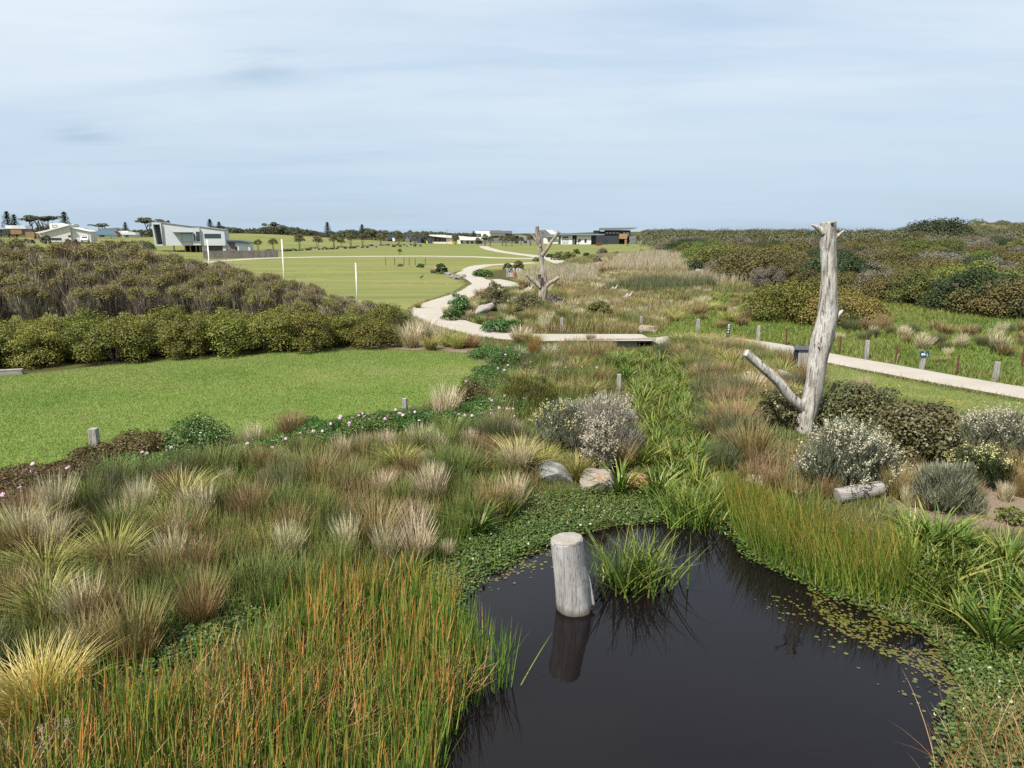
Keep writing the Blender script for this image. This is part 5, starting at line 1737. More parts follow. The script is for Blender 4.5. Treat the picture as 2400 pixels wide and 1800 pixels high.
for x, y, w, h in [(160, 566, 16, 16), (38, 558, 20, 9), (60, 559, 18, 9), (72, 563, 16, 9), (108, 572, 26, 22), (178, 566, 16, 14), (312, 580, 26, 22), (285, 578, 20, 16), (348, 580, 34, 18), (552, 568, 40, 22), (575, 566, 30, 18), (632, 588, 26, 8), (330, 556, 50, 14), (290, 553, 30, 8), (255, 555, 24, 8), (545, 588, 12, 8)]:
    one_shrub("garden_shrub", x, y, w, h, random.choice([M_STREET, M_GUM, M_SCRUB[1]]), "dull green shrub in the gardens around the left-hand houses", 1300, 0.28, 8, D=178 if y > 562 else 200, group="garden shrubs by the left houses")
# grass tufts along the road verge
for i in range(46):
    xx = 660 + i * 7.2 + random.uniform(-3, 3)
    yy = np.interp(xx, [660, 760, 900, 1000], [588, 583.5, 577.5, 575.5]) + random.choice([-1.2, 1.6])
    plant('greyg', xx, yy, 0, "tuft of verge grass beside the road to the middle houses", "verge tufts along the road", wide=1.5, h=random.uniform(.6, 1.0))

# ------------------------------------------------------------------ dead trees, stump, rocks, posts, signs
def ring_tube(pts, radii, seg=28, rough=0.06, grain=0.03, seed=0, sub=7, flat_top=True, squash=None):
    """a weathered trunk: smoothed centre line, uneven fluted rings; returns verts, faces"""
    P = [Vector(p) for p in pts]
    n = len(P)
    C, Rr = [], []
    for i in range(n - 1):
        p0, p1, p2, p3 = P[max(i - 1, 0)], P[i], P[i + 1], P[min(i + 2, n - 1)]
        for k in range(sub):
            t = k / sub
            C.append(0.5 * (2 * p1 + (p2 - p0) * t + (2 * p0 - 5 * p1 + 4 * p2 - p3) * t * t + (3 * p1 - p0 - 3 * p2 + p3) * t ** 3))
            Rr.append(radii[i] + (radii[i + 1] - radii[i]) * t)
    C.append(P[-1])
    Rr.append(radii[-1])
    m = MB()
    L = 0
    for i, c in enumerate(C):
        d = (C[min(i + 1, len(C) - 1)] - C[max(i - 1, 0)]).normalized()
        ref = Vector((0, 1, 0)) if abs(d.y) < .9 else Vector((1, 0, 0))
        a = d.cross(ref).normalized()
        b = a.cross(d).normalized()
        if i:
            L += (c - C[i - 1]).length
        for j in range(seg):
            th = 2 * math.pi * j / seg
            lump = float(vnoise(math.cos(th) * 1.6 + 5 + seed, math.sin(th) * 1.6 + L * 1.1, 0.7, seed)) - 0.5
            fl_ = float(vnoise(math.cos(th) * 4.2 + 9 + seed, math.sin(th) * 4.2 + L * 0.5, 0.6, seed + 3)) - 0.5
            r = Rr[i] * (1 + rough * 2 * lump + grain * 2 * fl_)
            m.v.append(tuple(c + (a * math.cos(th) + b * math.sin(th)) * r))
    for i in range(len(C) - 1):
        for j in range(seg):
            k = (j + 1) % seg
            m.f.append((i * seg + j, (i + 1) * seg + j, (i + 1) * seg + k, i * seg + k))
    for e, s in ((0, 1), (len(C) - 1, -1)):
        m.v.append(tuple(C[e]))
        ci = len(m.v) - 1
        for j in range(seg):
            k = (j + 1) % seg
            m.f.append((ci, e * seg + j, e * seg + k)[::s])
    return m


M_BARE = wood_mat("bleached_trunk_wood", (0.37, 0.35, 0.31), (0.09, 0.078, 0.064), (13, 13, 1.5), 0.54, 1.0, 1.0, (0.42, 0.41, 0.38))
M_BARE2 = wood_mat("brown_grey_trunk_wood", (0.27, 0.225, 0.18), (0.105, 0.08, 0.06), (7, 7, 0.7), 0.52, 0.8, 1.0, (0.34, 0.31, 0.28))
M_STUMP = wood_mat("silver_log_wood", (0.275, 0.268, 0.256), (0.125, 0.12, 0.112), (20, 20, 0.8), 0.50, 0.5, 1.0, (0.34, 0.332, 0.32), 0.07)
M_LOG = wood_mat("grey_log_wood", (0.28, 0.265, 0.24), (0.11, 0.10, 0.087), (0.9, 14, 14), 0.5, 0.6)
M_POST = wood_mat("weathered_post_wood", (0.30, 0.28, 0.26), (0.13, 0.12, 0.11), (22, 22, 1.0), 0.5, 0.5)
M_RUSTM = solid_mat("rusty_steel", (0.10, 0.045, 0.025), 0.8, 0.2, 0.3, 12)
M_HOLE = solid_mat("dark_hollow_wood", (0.035, 0.025, 0.02), 0.9, 0.1)


def endcut_mat(name, light, dark):
    m, nt, out = new_mat(name)
    n = N(nt)
    co = n.coord()
    w = n.new("ShaderNodeTexWave", wave_type='RINGS', rings_direction='Z')
    nt.links.new(co, w.inputs["Vector"])
    w.inputs["Scale"].default_value = 9
    w.inputs["Distortion"].default_value = 5
    w.inputs["Detail"].default_value = 4
    f = n.noise(co, 7, 6, 0.7)
    c = n.mix(n.math('MULTIPLY', w.outputs["Fac"], 0.5), light, dark)
    c = n.mix(n.ramp(f, [(0.42, 0.0), (0.62, 0.8)]), c, (0.19, 0.16, 0.125))
    nt.links.new(n.bsdf(c, 0.9, 0.1, n.bump(f, 0.5, 0.02)), out.inputs[0])
    return m


M_CUT = endcut_mat("cut_log_end", (0.25, 0.242, 0.225), (0.15, 0.14, 0.125))

# tall forked trunk
base = G1(1886, 1012)
Dt = base.y
tr = empty("dead_tree", base, 0, "tall pale grey forked dead trunk with one low raised limb, beside the pond", "dead tree")


def loc(px, py, off=0.0):
    return PY(px, py, Dt + off) - base


k_ = mpp(Dt) * 1.0
cl = [(1884, 1020, 20), (1888, 985, 20.5), (1894, 965, 21), (1902, 935, 20.5), (1909, 894, 20), (1918, 834, 20.5), (1928, 788, 22.5), (1939, 742, 22), (1942, 700, 19.5), (1943, 640, 17.2), (1941, 570, 17.3), (1941, 545, 16.5), (1941, 520, 16.2)]
b0 = base.copy()
base_pts = [loc(a, b) for a, b, r in cl]
base_pts[0].z = -0.3
ring_tube(base_pts, [r * k_ for a, b, r in cl], 30, 0.10, 0.06, 3).build("trunk", M_BARE, tr, True)
br = [(1893, 975, 12), (1879, 954, 12.5), (1853, 931, 12.2), (1822, 893, 11), (1782, 857, 10), (1747, 826, 9.6)]
ring_tube([loc(a, b, -0.05 * i) for i, (a, b, r) in enumerate(br)], [r * k_ for a, b, r in br], 24, 0.10, 0.06, 8).build("branch", M_BARE, tr, True)
for sd_i, st in enumerate([[(1932, 548, 7), (1922, 537, 6), (1910, 530, 3.6), (1901, 527.5, 1.6)], [(1917, 534, 2.4), (1908, 526, 1.5), (1903, 522, .5)], [(1953, 560, 7), (1964, 553, 5), (1972, 545, 2.6), (1979, 540, .7)], [(1953, 750, 8), (1962, 741, 6), (1970, 733, 4.4), (1977, 727, 3.0)]]):
    ring_tube([loc(a, b, -0.06) for a, b, r in st], [r * k_ for a, b, r in st], 14, 0.12, 0.06, 12 + sd_i, 4).build("branch_stub", M_BARE, tr, True)
hole = MB()
for cx, cy, rr in [(1951, 525, 3.2), (1920, 815, 1.6)]:
    c = loc(cx, cy, -16.6 * k_ if cy < 600 else -21.5 * k_)
    hole.tube([c + Vector((0, 0.05, 0)), c + Vector((0, -0.012, 0))], [rr * k_, rr * k_ * .9], 12)
hole.build("knot_hole", M_HOLE, tr)
# grey log on the slope behind it
p0, p1 = G1(1826, 892), G1(1870, 906)
lg = ring_tube([p0 + Vector((0, 0, .30)), p0.lerp(p1, .5) + Vector((0, 0, .26)), p1 + Vector((0, 0, .12))], [.17, .19, .16], 18, .14, .06, 21).build("fallen_log", M_LOG, None, True)
tag(lg, "short grey log lying behind the raised limb of the forked trunk", "log")

# branched dead tree by the path
base2 = G1(1271, 716)
D2 = base2.y
t2 = empty("dead_tree", base2, 0, "brown-grey dead tree with cut limbs and a nest box beyond the path", "dead tree")
k2 = mpp(D2)


def loc2(px, py, off=0.0):
    return PY(px, py, D2 + off) - base2


cl = [(1270, 722, 11.5), (1271, 700, 10.5), (1274, 680, 10), (1274, 655, 8), (1271, 620, 6.2), (1268, 598, 6), (1264, 575, 5.2), (1260, 552, 4.6), (1258, 530, 4.6)]
pp = [loc2(a, b) for a, b, r in cl]
pp[0].z = -.3
ring_tube(pp, [r * k2 for a, b, r in cl], 20, .12, .07, 31).build("trunk", M_BARE2, t2, True)
for i, st in enumerate([[(1270, 600, 4.6), (1282, 583, 4.0), (1296, 562, 3.3), (1306, 547, 2.6), (1308, 540, 1.6)], [(1266, 580, 3.6), (1258, 566, 2.8), (1249, 553, 2.2), (1243, 547, 1.6)], [(1268, 674, 6), (1257, 663, 5.0), (1245, 653, 4.6), (1233, 643, 4.4)], [(1276, 674, 5.5), (1288, 664, 4.6), (1300, 657, 4.2), (1310, 650, 3.8)],
                        [(1277, 660, 3), (1278, 630, 2.6), (1276.5, 606, 1.5)], [(1262, 570, 2), (1266, 556, 1.6), (1266, 545, .6)], [(1305, 549, 2), (1312, 545, 1.2), (1313, 543, .4)]]):
    ring_tube([loc2(a, b, -.1) for a, b, r in st], [r * k2 for a, b, r in st], 14, .12, .06, 40 + i, 5).build("branch", M_BARE2, t2, True)
nb = PY(1266, 655, D2 - .42)
nbx = MB().box(-.13, .13, -.12, .12, 0, .36).box(-.17, .17, -.17, .15, .362, .40).box(-.05, .05, -.13, -.121, .2, .29)
o = nbx.build("nest_box", solid_mat("dark_timber_box", (0.07, 0.06, 0.05), .8))
o.location = PY(1264.5, 655, D2 - .50)
tag(o, "small dark nest box hung on the branched dead tree", "nest box")

# bleached stump by the path, pale debris
pb = G1(1138, 740)
sb = ring_tube([Vector((-.7, .1, .1)), Vector((-.3, 0, .35)), Vector((.2, .05, .6)), Vector((.6, 0, .85))], [.22, .36, .26, .14], 18, .3, .16, 51, 5).build("bleached_stump", M_LOG, None, True)
sb.location = pb
tag(sb, "bleached uprooted stump among shrubs inside the path's bend", "stump")
for x, y, lb in [(1466, 708, "bleached forked snag standing in the scrub beyond the bridge"), (1433, 690, "low bleached branch lying in the scrub beyond the bridge"), (1235, 690, "small bleached root at the foot of the branched dead tree")]:
    q = G1(x, y)
    m = ring_tube([Vector((-.5, 0, .1)), Vector((0, 0, .4)), Vector((.2, 0, .75))], [.16, .18, .07], 10, .2, .1, x, 4)
    m2 = ring_tube([Vector((0, 0, .35)), Vector((.4, 0, .6)), Vector((.6, .1, .95))], [.12, .1, .04], 10, .2, .1, x + 1, 4)
    b = len(m.v)
    m.v += m2.v
    m.f += [tuple(i + b for i in f) for f in m2.f]
    o = m.build("driftwood", M_BARE, None, True)
    o.location = q
    tag(o, lb, "driftwood")

# cut log in the pond
Ds = float(PZ(1346, 1424, WATER_Z)[1])
sc = PY(1346, 1424, Ds)
ks = (Ds * CP + 6.6 * SP) / F
st = empty("cut_log", sc, 0, "short thick silver-grey log standing upright in the dark water", "log")
tp = PY(1328, 1264, Ds + 0.02) - sc
rb, rt = 42 * ks, 36.5 * ks
m = ring_tube([Vector((.05, -.03, -.7)), Vector((0, 0, 0)), tp * .35 + Vector((.01, 0, 0)), tp * .7, tp], [rb * 1.08, rb * 1.0, rb * .97, rt * 1.02, rt], 40, .05, .035, 61, 8)
m.build("trunk", M_STUMP, st, True)
ax = tp.normalized()
cm = MB()
nseg = 40
a_ = ax.cross(Vector((0, 1, 0))).normalized()
b_ = a_.cross(ax).normalized()
cm.v.append(tuple(tp + ax * 0.045))
for rI, (rr, hh) in enumerate([(0.45, .04), (0.85, .032), (0.985, .018), (1.0, -.02)]):
    for j in range(nseg):
        th = 6.283 * j / nseg
        r = rt * rr * (1 + .05 * (float(vnoise(math.cos(th) * 2 + 3, math.sin(th) * 2, .7, 61)) - .5))
        cm.v.append(tuple(tp + (a_ * math.cos(th) + b_ * math.sin(th)) * r + ax * (hh + .012 * (random.random() - .5))))
for j in range(nseg):
    k = (j + 1) % nseg
    cm.f.append((0, 1 + k, 1 + j))
    for rI in range(3):
        cm.f.append((1 + rI * nseg + j, 1 + rI * nseg + k, 1 + (rI + 1) * nseg + k, 1 + (rI + 1) * nseg + j))
cm.build("cut_end", M_CUT, st, False)
sl = ring_tube([tp * .72 + Vector((rt * .93, -.02, 0)), tp * .4 + Vector((rb * .98, -.06, 0)), Vector((rb * 1.05, -.08, .08))], [.012, .035, .03], 8, .1, .05, 66, 5)
sl.build("split_sliver", M_STUMP, st, True)

# fallen log on the right bank
p0, p1 = G1(1962, 1178), G1(2066, 1160)
fl_o = empty("fallen_log", p0.lerp(p1, .5), 0, "pale grey sawn log lying on the bank below the white-flowered shrub", "log")
c0 = p0.lerp(p1, .5)
ring_tube([p0 - c0 + Vector((0, 0, .15)), Vector((0, 0, .17)), p1 - c0 + Vector((0, 0, .16))], [.19, .18, .175], 24, .08, .05, 71, 8).build("trunk", M_LOG, fl_o, True)
dd = (p1 - p0).normalized()
MB().tube([p0 - c0 + Vector((0, 0, .15)) - dd * .004, p0 - c0 + Vector((0, 0, .15)) - dd * .012], [.165, .165], 24).build("cut_end", M_CUT, fl_o)


def rock(px, py, w, d, h, mat, label, seed, rz=0.0, tilt=(0, 0)):
    bm = bmesh.new()
    bmesh.ops.create_icosphere(bm, subdivisions=4, radius=1)
    rr = random.Random(seed)
    planes = []
    for _ in range(11):
        v = Vector((rr.uniform(-1, 1), rr.uniform(-1, 1), rr.uniform(-.6, 1))).normalized()
        planes.append((v, rr.uniform(.5, .85)))
    planes.append((Vector((0.1, -0.1, 1)).normalized(), .62))
    for v in bm.verts:
        for nrm, dist in planes:
            e = v.co.dot(nrm) - dist
            if e > 0:
                v.co -= nrm * e * .96
        n = float(vnoise(v.co.x * 3 + seed, v.co.y * 3 + v.co.z * 2, .6, seed)) - .5
        v.co *= 1 + .05 * n
        v.co = Vector((v.co.x * w / 1.5, v.co.y * d / 1.5, v.co.z * h / 1.1))
    me = bpy.data.meshes.new("rock")
    bm.to_mesh(me)
    bm.free()
    o = add_mesh("rock", me, mat)
    p = G1(px, py)
    o.location = p + Vector((0, d * .3, h * .28))
    o.rotation_euler = (tilt[0], tilt[1], rz)
    return tag(o, label, "rock")


def rock_mat(name, a, b, c, bands=True):
    m, nt, out = new_mat(name)
    n = N(nt)
    co = n.coord()
    f = n.noise(n.mapping(co, (1.2, 1.2, 3.2) if bands else (1, 1, 1), (0.3, 0.5, 0)), 2.2, 7, .62, .8)
    g = n.noise(co, 16, 5, .7)
    col = n.ramp(f, [(.34, a), (.5, b), (.64, c)])
    col = n.mix(n.ramp(g, [(.35, .35), (.6, 0.)]), col, tuple(q * .45 for q in b))
    nt.links.new(n.bsdf(col, .85, .2, n.bump(n.math('ADD', n.math('MULTIPLY', g, .4), f), .7, .05)), out.inputs[0])
    return m


M_RG = rock_mat("grey_rock", (0.13, 0.128, 0.122), (0.185, 0.183, 0.175), (0.24, 0.235, 0.22))
M_RB = rock_mat("pale_rock_with_rust", (0.25, 0.225, 0.185), (0.22, 0.195, 0.16), (0.21, 0.11, 0.05))
M_RO = rock_mat("orange_sandstone", (0.34, 0.235, 0.13), (0.30, 0.18, 0.09), (0.22, 0.105, 0.045))
M_RT = rock_mat("tan_rock", (0.22, 0.19, 0.14), (0.27, 0.23, 0.17), (0.20, 0.16, 0.11))
for x, y, w, d, h, m, lb, sd, rz in [(1294, 1124, .95, .5, .42, M_RG, "flat grey slab rock leaning at the pond's upper left", 3, -.5), (1403, 1146, .95, .8, .52, M_RB, "pale pointed rock with a rust-stained edge, middle of the three front rocks", 8, .2), (1500, 1148, .75, .55, .42, M_RO, "orange sandstone rock at the right of the three front rocks", 14, -.4),
                                      (1482, 1060, .62, .55, .40, M_RO, "squared orange sandstone block among the strap leaves", 22, .1), (1484, 980, .55, .5, .32, M_RB, "brownish rock right of the silvery dome shrub", 27, .6), (1785, 1138, .7, .4, .28, M_RB, "beige rock behind the right-hand reeds below the brown tussock", 33, .1), (1880, 1165, .5, .4, .2, M_RB, "low beige rock left of the fallen log", 35, .7),
                                      (1522, 782, 1.1, .9, .55, M_RB, "tan boulder at the far side of the path by the bridge", 41, .2), (1570, 812, .7, .6, .4, M_RG, "grey rock beside the dark gap under the bridge", 43, .2), (1700, 812, .7, .6, .4, M_RG, "grey rock at the foot of the green marker post", 44, .1), (115, 1765, .55, .45, .22, M_RT, "tan rock half hidden by reeds in the bottom left corner", 46, .4),
                                      (1640, 642, 1.3, 1.2, .8, M_RG, "grey boulder beneath the nearly black bush", 47, .1), (1690, 1150, .5, .4, .22, M_RG, "grey rock at the channel mouth", 49, .3)]:
    rock(x, y, w, d, h, m, lb, sd, rz)
for i, (x, y) in enumerate([(1062, 652), (1072, 655), (1083, 650), (1050, 645)]):
    rock(x, y, .9, .8, .5, M_RG, "grey garden-edge rock beside the far bend of the path", 60 + i, i).__setitem__("group", "rocks at the far bend")

# footbridge over the channel
q0, q1 = G1(1385, 802), G1(1535, 806)
fb = empty("footbridge", (0.5 * (q0.x + q1.x), 0.5 * (q0.y + q1.y) + .1, 0), math.atan2(q1.y - q0.y, q1.x - q0.x), "low pale footbridge carrying the gravel path over the reedy channel", "bridge")
hw = 0.5 * (q1 - q0).length
M_CONC = solid_mat("pale_concrete", (0.27, 0.255, 0.225), .9, .1, .15, 4)
MB().box(-hw, hw, -.18, .0, -.14, .10).box(-hw, hw * .42, -.165, -.02, -.85, -.143).build("deck_edge", M_CONC, fb)
MB().box(-hw * .98, -hw * .9, -.15, 3.1, -.9, -.145).box(hw * .9, hw * .98, -.15, 3.1, -.9, -.145).build("abutment", solid_mat("dark_timber", (.06, .05, .04)), fb)

# timber posts
post_me = MB().box(-.07, .07, -.07, .07, -.3, 1.0).mesh("timber_post")
post_me.materials.append(M_POST)


def post(px, pyb, pyt, label, group=None, wpx=None, cat="post"):
    p = G1(px, pyb)
    h = max(ztop(pyt, p.y) - p.z, .3)
    o = bpy.data.objects.new("timber_post", post_me)
    link(o)
    o.location = p
    k = mpp(p.y)
    w = (wpx * k / .14) if wpx else 1.1
    o.scale = (w, w, h)
    o.rotation_euler = (random.uniform(-.02, .02), random.uniform(-.02, .02), random.uniform(-.2, .2))
    mod = o.modifiers.new("bevel", 'BEVEL')
    mod.width = .012
    return tag(o, label, cat, group)


for x, yb, yt, w, lb in [(2030, 841, 798, 8.5, "grey timber post beyond the path, first to the right of the tall trunk"), (2332, 893, 848, 9.5, "grey timber post beyond the path near the right edge"), (1776, 800, 763, 7, "grey timber post beyond the path, right of the green marker"), (1635, 781, 748, 7, "grey timber post beyond the path, left of the green marker"),
                         (1502, 772, 742, 6, "grey timber post beyond the bridge's right end"), (1316, 776, 745, 6.5, "grey timber post beyond the path between rusty picket and bridge"), (1450, 921, 877, 9, "grey timber post among the strap leaves left of the channel"), (951, 984, 933, 10, "slim grey timber post at the lawn's lower edge by pink flowers"),
                         (224, 1052, 1004, 18, "thick grey timber post rising from the rusty shrub by the lawn"), (1722, 906, 879, 10, "short grey post left of the raised limb"), (2354, 1002, 972, 13, "grey post behind the white-flowered shrub at the right edge"), (1904, 868, 777, 8, "tall grey post holding the slatted timber box")]:
    post(x, yb, yt, lb, None, w)
pk = MB().box(-.012, .028, -.012, .012, -.3, 1).box(-.012, .012, .0125, .03, -.3, 1).mesh("steel_picket")
pk.materials.append(M_RUSTM)
for x, yb, yt, lb in [(1842, 809, 770, "rusty steel picket beyond the path left of the slatted box"), (1967, 829, 789, "rusty steel picket beyond the path just right of the tall trunk"), (2098, 853, 810, "rusty steel picket between the post and the bollard sign"), (2242, 879, 832, "rusty steel picket between the bollard sign and the last post"), (1571, 762, 741, "rusty steel picket in the wetland beyond the bridge"),
                      (1284, 774, 746, "rusty steel picket beside the post left of the bridge"), (1751, 898, 874, "rusty picket with a pale cap by the short grey post"), (1139, 922, 907, "stubby dark picket at the lawn's near right corner"), (1142, 768, 735, "rusty picket in the green mound inside the path's bend"), (1224, 768, 742, "rusty picket right of the green mound inside the path's bend"), (2395, 860, 812, "rusty steel picket at the far right edge of the meadow")]:
    p = G1(x, yb)
    o = bpy.data.objects.new("steel_picket", pk)
    link(o)
    o.location = p
    o.scale = (1.5, 1.5, max(ztop(yt, p.y) - p.z, .3))
    o.rotation_euler = (0, random.uniform(-.04, .04), .3)
    tag(o, lb, "picket")
    if 'pale cap' in lb:
        cp = MB().box(-.022, .035, -.022, .035, 1.0, 1.09).build("cap", solid_mat("cream_plastic", (.6, .58, .5)), o)

M_SIGN = solid_mat("dark_teal_sign", (0.012, 0.045, 0.055), .35, .5, .1)
M_WHITE = solid_mat("white_paint", (0.55, 0.55, 0.53), .5, .3, .06)
M_MINT = solid_mat("pale_green_print", (0.25, 0.45, 0.36), .5, .3, .06)

# bollard with sign
p = G1(2160, 865)
hs = ztop(836, p.y) - p.z
ks_ = mpp(p.y)
bs = empty("bollard_sign", p, -.12, "grey timber bollard carrying a small dark teal sign with white marks", "sign")
MB().box(-.09, .09, -.09, .09, -.3, hs + .26).build("post", M_POST, bs, bevel=.012)
sg = MB().box(-10 * ks_, 9.5 * ks_, -.125, -.095, hs - .0, hs + 14.5 * ks_).build("sign_panel", M_SIGN, bs)
pr = MB()
y0 = -.1285
for a, b, c, d in [(-.75, -.25, .30, .62), (-.2, .05, .34, .6), (.08, .2, .25, .45), (.42, .6, .45, .58), (.55, .7, .3, .4), (.7, .85, .2, .3), (.62, .7, .1, .18), (-.15, .1, .78, .9)]:
    pr.box(a * 9.5 * ks_, b * 9.5 * ks_, y0, y0 + .002, hs + c * 14.5 * ks_, hs + d * 14.5 * ks_)
pr.build("print", M_WHITE, sg)
# green marker post
p = G1(1704, 808)
km = mpp(p.y)
gm = empty("marker_post", p, 0, "tall narrow dark teal marker with white symbols beside the path", "sign")
MB().box(-3.2 * km, 2.6 * km, -.05, .05, -.2, 26 * km).build("post", solid_mat("dark_marker_post", (.02, .028, .03), .6), gm, bevel=.008)
hp = MB().box(-3.4 * km, 4.2 * km, -.075, -.0525, 19 * km, 52 * km).build("sign_panel", M_SIGN, gm)
pr = MB()
for a, b, c, d in [(-1.6, 1.6, 45.5, 49), (2.2, 3.0, 47, 51), (-1.8, .6, 41, 43.6), (1.6, 2.6, 40.5, 45), (-1.5, 1.8, 35.5, 38.5), (-1.8, 1.2, 29, 32), (-.6, .6, 23, 25)]:
    pr.box(a * km, b * km, -.079, -.0775, c * km, d * km)
pr.build("print", M_WHITE, hp)
# slatted timber box (back of an information lectern) on its post
p = G1(1880, 866)
kb = mpp(p.y)
bx = empty("slatted_box", p, -.12, "slatted timber box with black frame and lid beside the path, left of the trunk", "notice box")
M_BLK = solid_mat("black_frame", (.012, .012, .016), .6, .3)
hb = ztop(820, p.y) - p.z
zb = ztop(860, p.y) - p.z
w2 = 15.5 * kb
fr = MB()
for s in (-1, 1):
    fr.box(s * w2 - .055, s * w2 + .055, -.06, .22, zb - .05, hb - .005)
fr.box(-w2 + .056, w2 - .056, -.02, .22, zb + .02, hb - .01)
fr.build("frame", M_BLK, bx)
sl_ = MB()
for i in range(3):
    a = -w2 + .062 + i * (2 * w2 - .124) / 3
    sl_.box(a + .006, a + (2 * w2 - .124) / 3 - .006, -.045, -.0205, zb, hb - .03)
sl_.build("slats", M_POST, bx)
MB().poly([(-w2 - .1, -.12, hb), (w2 + .1, -.12, hb), (w2 + .1, .3, hb + .10), (-w2 - .1, .3, hb + .10), (-w2 - .1, -.12, hb + .03), (w2 + .1, -.12, hb + .03), (w2 + .1, .3, hb + .13), (-w2 - .1, .3, hb + .13)],
          [(0, 3, 2, 1), (4, 5, 6, 7), (0, 1, 5, 4), (1, 2, 6, 5), (2, 3, 7, 6), (3, 0, 4, 7)]).build("lid", solid_mat("dark_lid", (.05, .05, .06), .4), bx)
# notice panel of upright timbers by the far bend
p = G1(1200, 649)
kn = mpp(p.y)
npn = empty("notice_board", p, 0, "pale upright timber planks with a teal notice beside the far bend of the path", "sign")
M_PALEW = wood_mat("pale_plank_wood", (0.42, 0.41, 0.39), (0.24, 0.23, 0.22), (3, 3, .3), .45, .3)
pl = MB()
for i, (a, t) in enumerate([(-13, 21), (-9.2, 20.5), (-5.4, 21), (-1.6, 20.6), (2.2, 21)]):
    pl.box(a * kn, (a + 3.2) * kn, -.06, .06, -.2, t * kn)
pl.build("planks", M_PALEW, npn)
pn = MB().box(-8 * kn, .6 * kn, -.11, -.065, 12 * kn, 20 * kn).build("sign_panel", M_SIGN, npn)
MB().box(-7 * kn, -5 * kn, -.114, -.1105, 15 * kn, 18 * kn).box(-4 * kn, -.5 * kn, -.114, -.1105, 13 * kn, 14.6 * kn).build("print", M_MINT, pn)
pl = MB()
for i, (a, t) in enumerate([(9, 20), (12.5, 21), (16, 20), (19.5, 19.5)]):
    pl.box(a * kn, (a + 2.6) * kn, -.06, .06, -.2, t * kn)
o = pl.build("timber_screen", M_PALEW)
o.location = p
tag(o, "short screen of pale upright planks right of the teal notice", "screen")
rm = MB().tube([(0, 0, -.1), (0, 0, .75)], [.22, .18], 10).build("bollard", solid_mat("terracotta_paint", (.30, .09, .04), .7))
rm.location = p + Vector((6 * kn, -.2, 0))
tag(rm, "terracotta bollard between notice and plank screen", "bollard")

# white poles of the sports paddock
for x, yb, yt, D, lb in [(667, 652, 561, 68, "tall white goal pole standing behind the thicket's slope"), (837.5, 708, 616, 55, "white goal pole nearest the winding path"), (493, 612, 562, 84, "white goal pole in front of the grey two-storey house")]:
    tpz = PY(0, yt, D).z
    p = at(x + (2 if x < 700 else 1), D)
    h = tpz - p.z
    o = MB().tube([(0, 0, -.2), (0, 0, h)], [.055 * D / 60, .05 * D / 60], 12).build("goal_pole", M_WHITE, None, True)
    o.location = p
    tag(o, lb, "pole")
# little pickets round the planted bed in the paddock
bedp = []
for x in (904, 925, 947, 959, 973, 997):
    p = at(x, G1(x, 622).y)
    o = bpy.data.objects.new("steel_picket", pk)
    link(o)
    o.location = p
    o.scale = (2.6, 2.6, 1.25)
    tag(o, "thin dark picket round the small planted bed in the paddock", "picket", "pickets of the paddock bed")
one_shrub("leafy_shrub", 985, 627, 18, 11, M_DEEP, "green shrub at the right of the small planted bed in the paddock", 1200, .16, 7)
one_shrub("leafy_shrub", 938, 624, 14, 7, M_GREYL, "grey-green shrublet in the small planted bed in the paddock", 700, .16, 6)
plant('plume', 1015, 640, 17, "pale tussock beside the dark bush at the paddock's path", None, 1.4)

# timber sleeper at the hedge's foot, and a bird on the paddock
p0, p1 = G1(-40, 880), G1(64, 874)
o = MB().box(-(p1 - p0).length / 2, (p1 - p0).length / 2, -.12, .12, -.1, .24).build("timber_sleeper", M_LOG, None, False, .02)
o.location = p0.lerp(p1, .5) + Vector((0, -.25, 0))
o.rotation_euler = (0, 0, math.atan2(p1.y - p0.y, p1.x - p0.x))
tag(o, "pale timber sleeper under the olive hedge at the far left edge", "sleeper")
pb = G1(988, 655)
m = ring_tube([Vector((-.30, 0, .22)), Vector((-.16, 0, .27)), Vector((0, 0, .33)), Vector((.12, 0, .40)), Vector((.17, 0, .47)), Vector((.23, 0, .49)), Vector((.31, 0, .47))], [.025, .06, .10, .085, .055, .05, .008], 12, .02, .01, 3, 4)
m.tube([(.02, .04, .27), (.04, .04, 0)], [.012, .01], 6).tube([(.02, -.04, .27), (.0, -.04, 0)], [.012, .01], 6)
o = m.build("bird", solid_mat("dark_feathers", (.02, .02, .022), .6), None, True)
o.location = pb
o.rotation_euler = (0, 0, .5)
tag(o, "small dark bird standing on the grass left of the winding path", "bird")

# ------------------------------------------------------------------ houses
M_CLAD = solid_mat("pale_grey_cladding", (0.43, 0.455, 0.47), .6, .25, .05, 2)
M_CLADW = solid_mat("white_render", (0.56, 0.56, 0.55), .7, .2, .05, 2)
M_CREAM = solid_mat("cream_render", (0.52, 0.50, 0.46), .7, .2, .05, 2)
M_DKWALL = solid_mat("charcoal_cladding", (0.030, 0.034, 0.040), .6, .3, .15, 2)
M_GREYW = solid_mat("grey_cladding", (0.136, 0.136, 0.136), .7, .2, .12, 2)
M_TIMB = solid_mat("warm_timber", (0.272, 0.160, 0.080), .7, .2, .2, 3)
M_DTIMB = wood_mat("weathered_paling", (0.17, 0.155, 0.145), (0.09, 0.08, 0.075), (3, 3, .4), .45, .3)
M_ROOFW = solid_mat("white_roof_sheet", (0.576, 0.576, 0.568), .4, .4, .03, 2)
M_ROOFG = solid_mat("grey_roof_sheet", (0.160, 0.172, 0.184), .45, .4, .06, 2)
M_ROOFB = solid_mat("blue_roof_sheet", (0.112, 0.216, 0.312), .45, .4, .06, 2)
M_NAVY = solid_mat("navy_roof_sheet", (0.035, 0.05, 0.075), .5, .4, .06, 2)
M_DARK = solid_mat("dark_opening", (0.012, 0.012, 0.014), .6, .2)
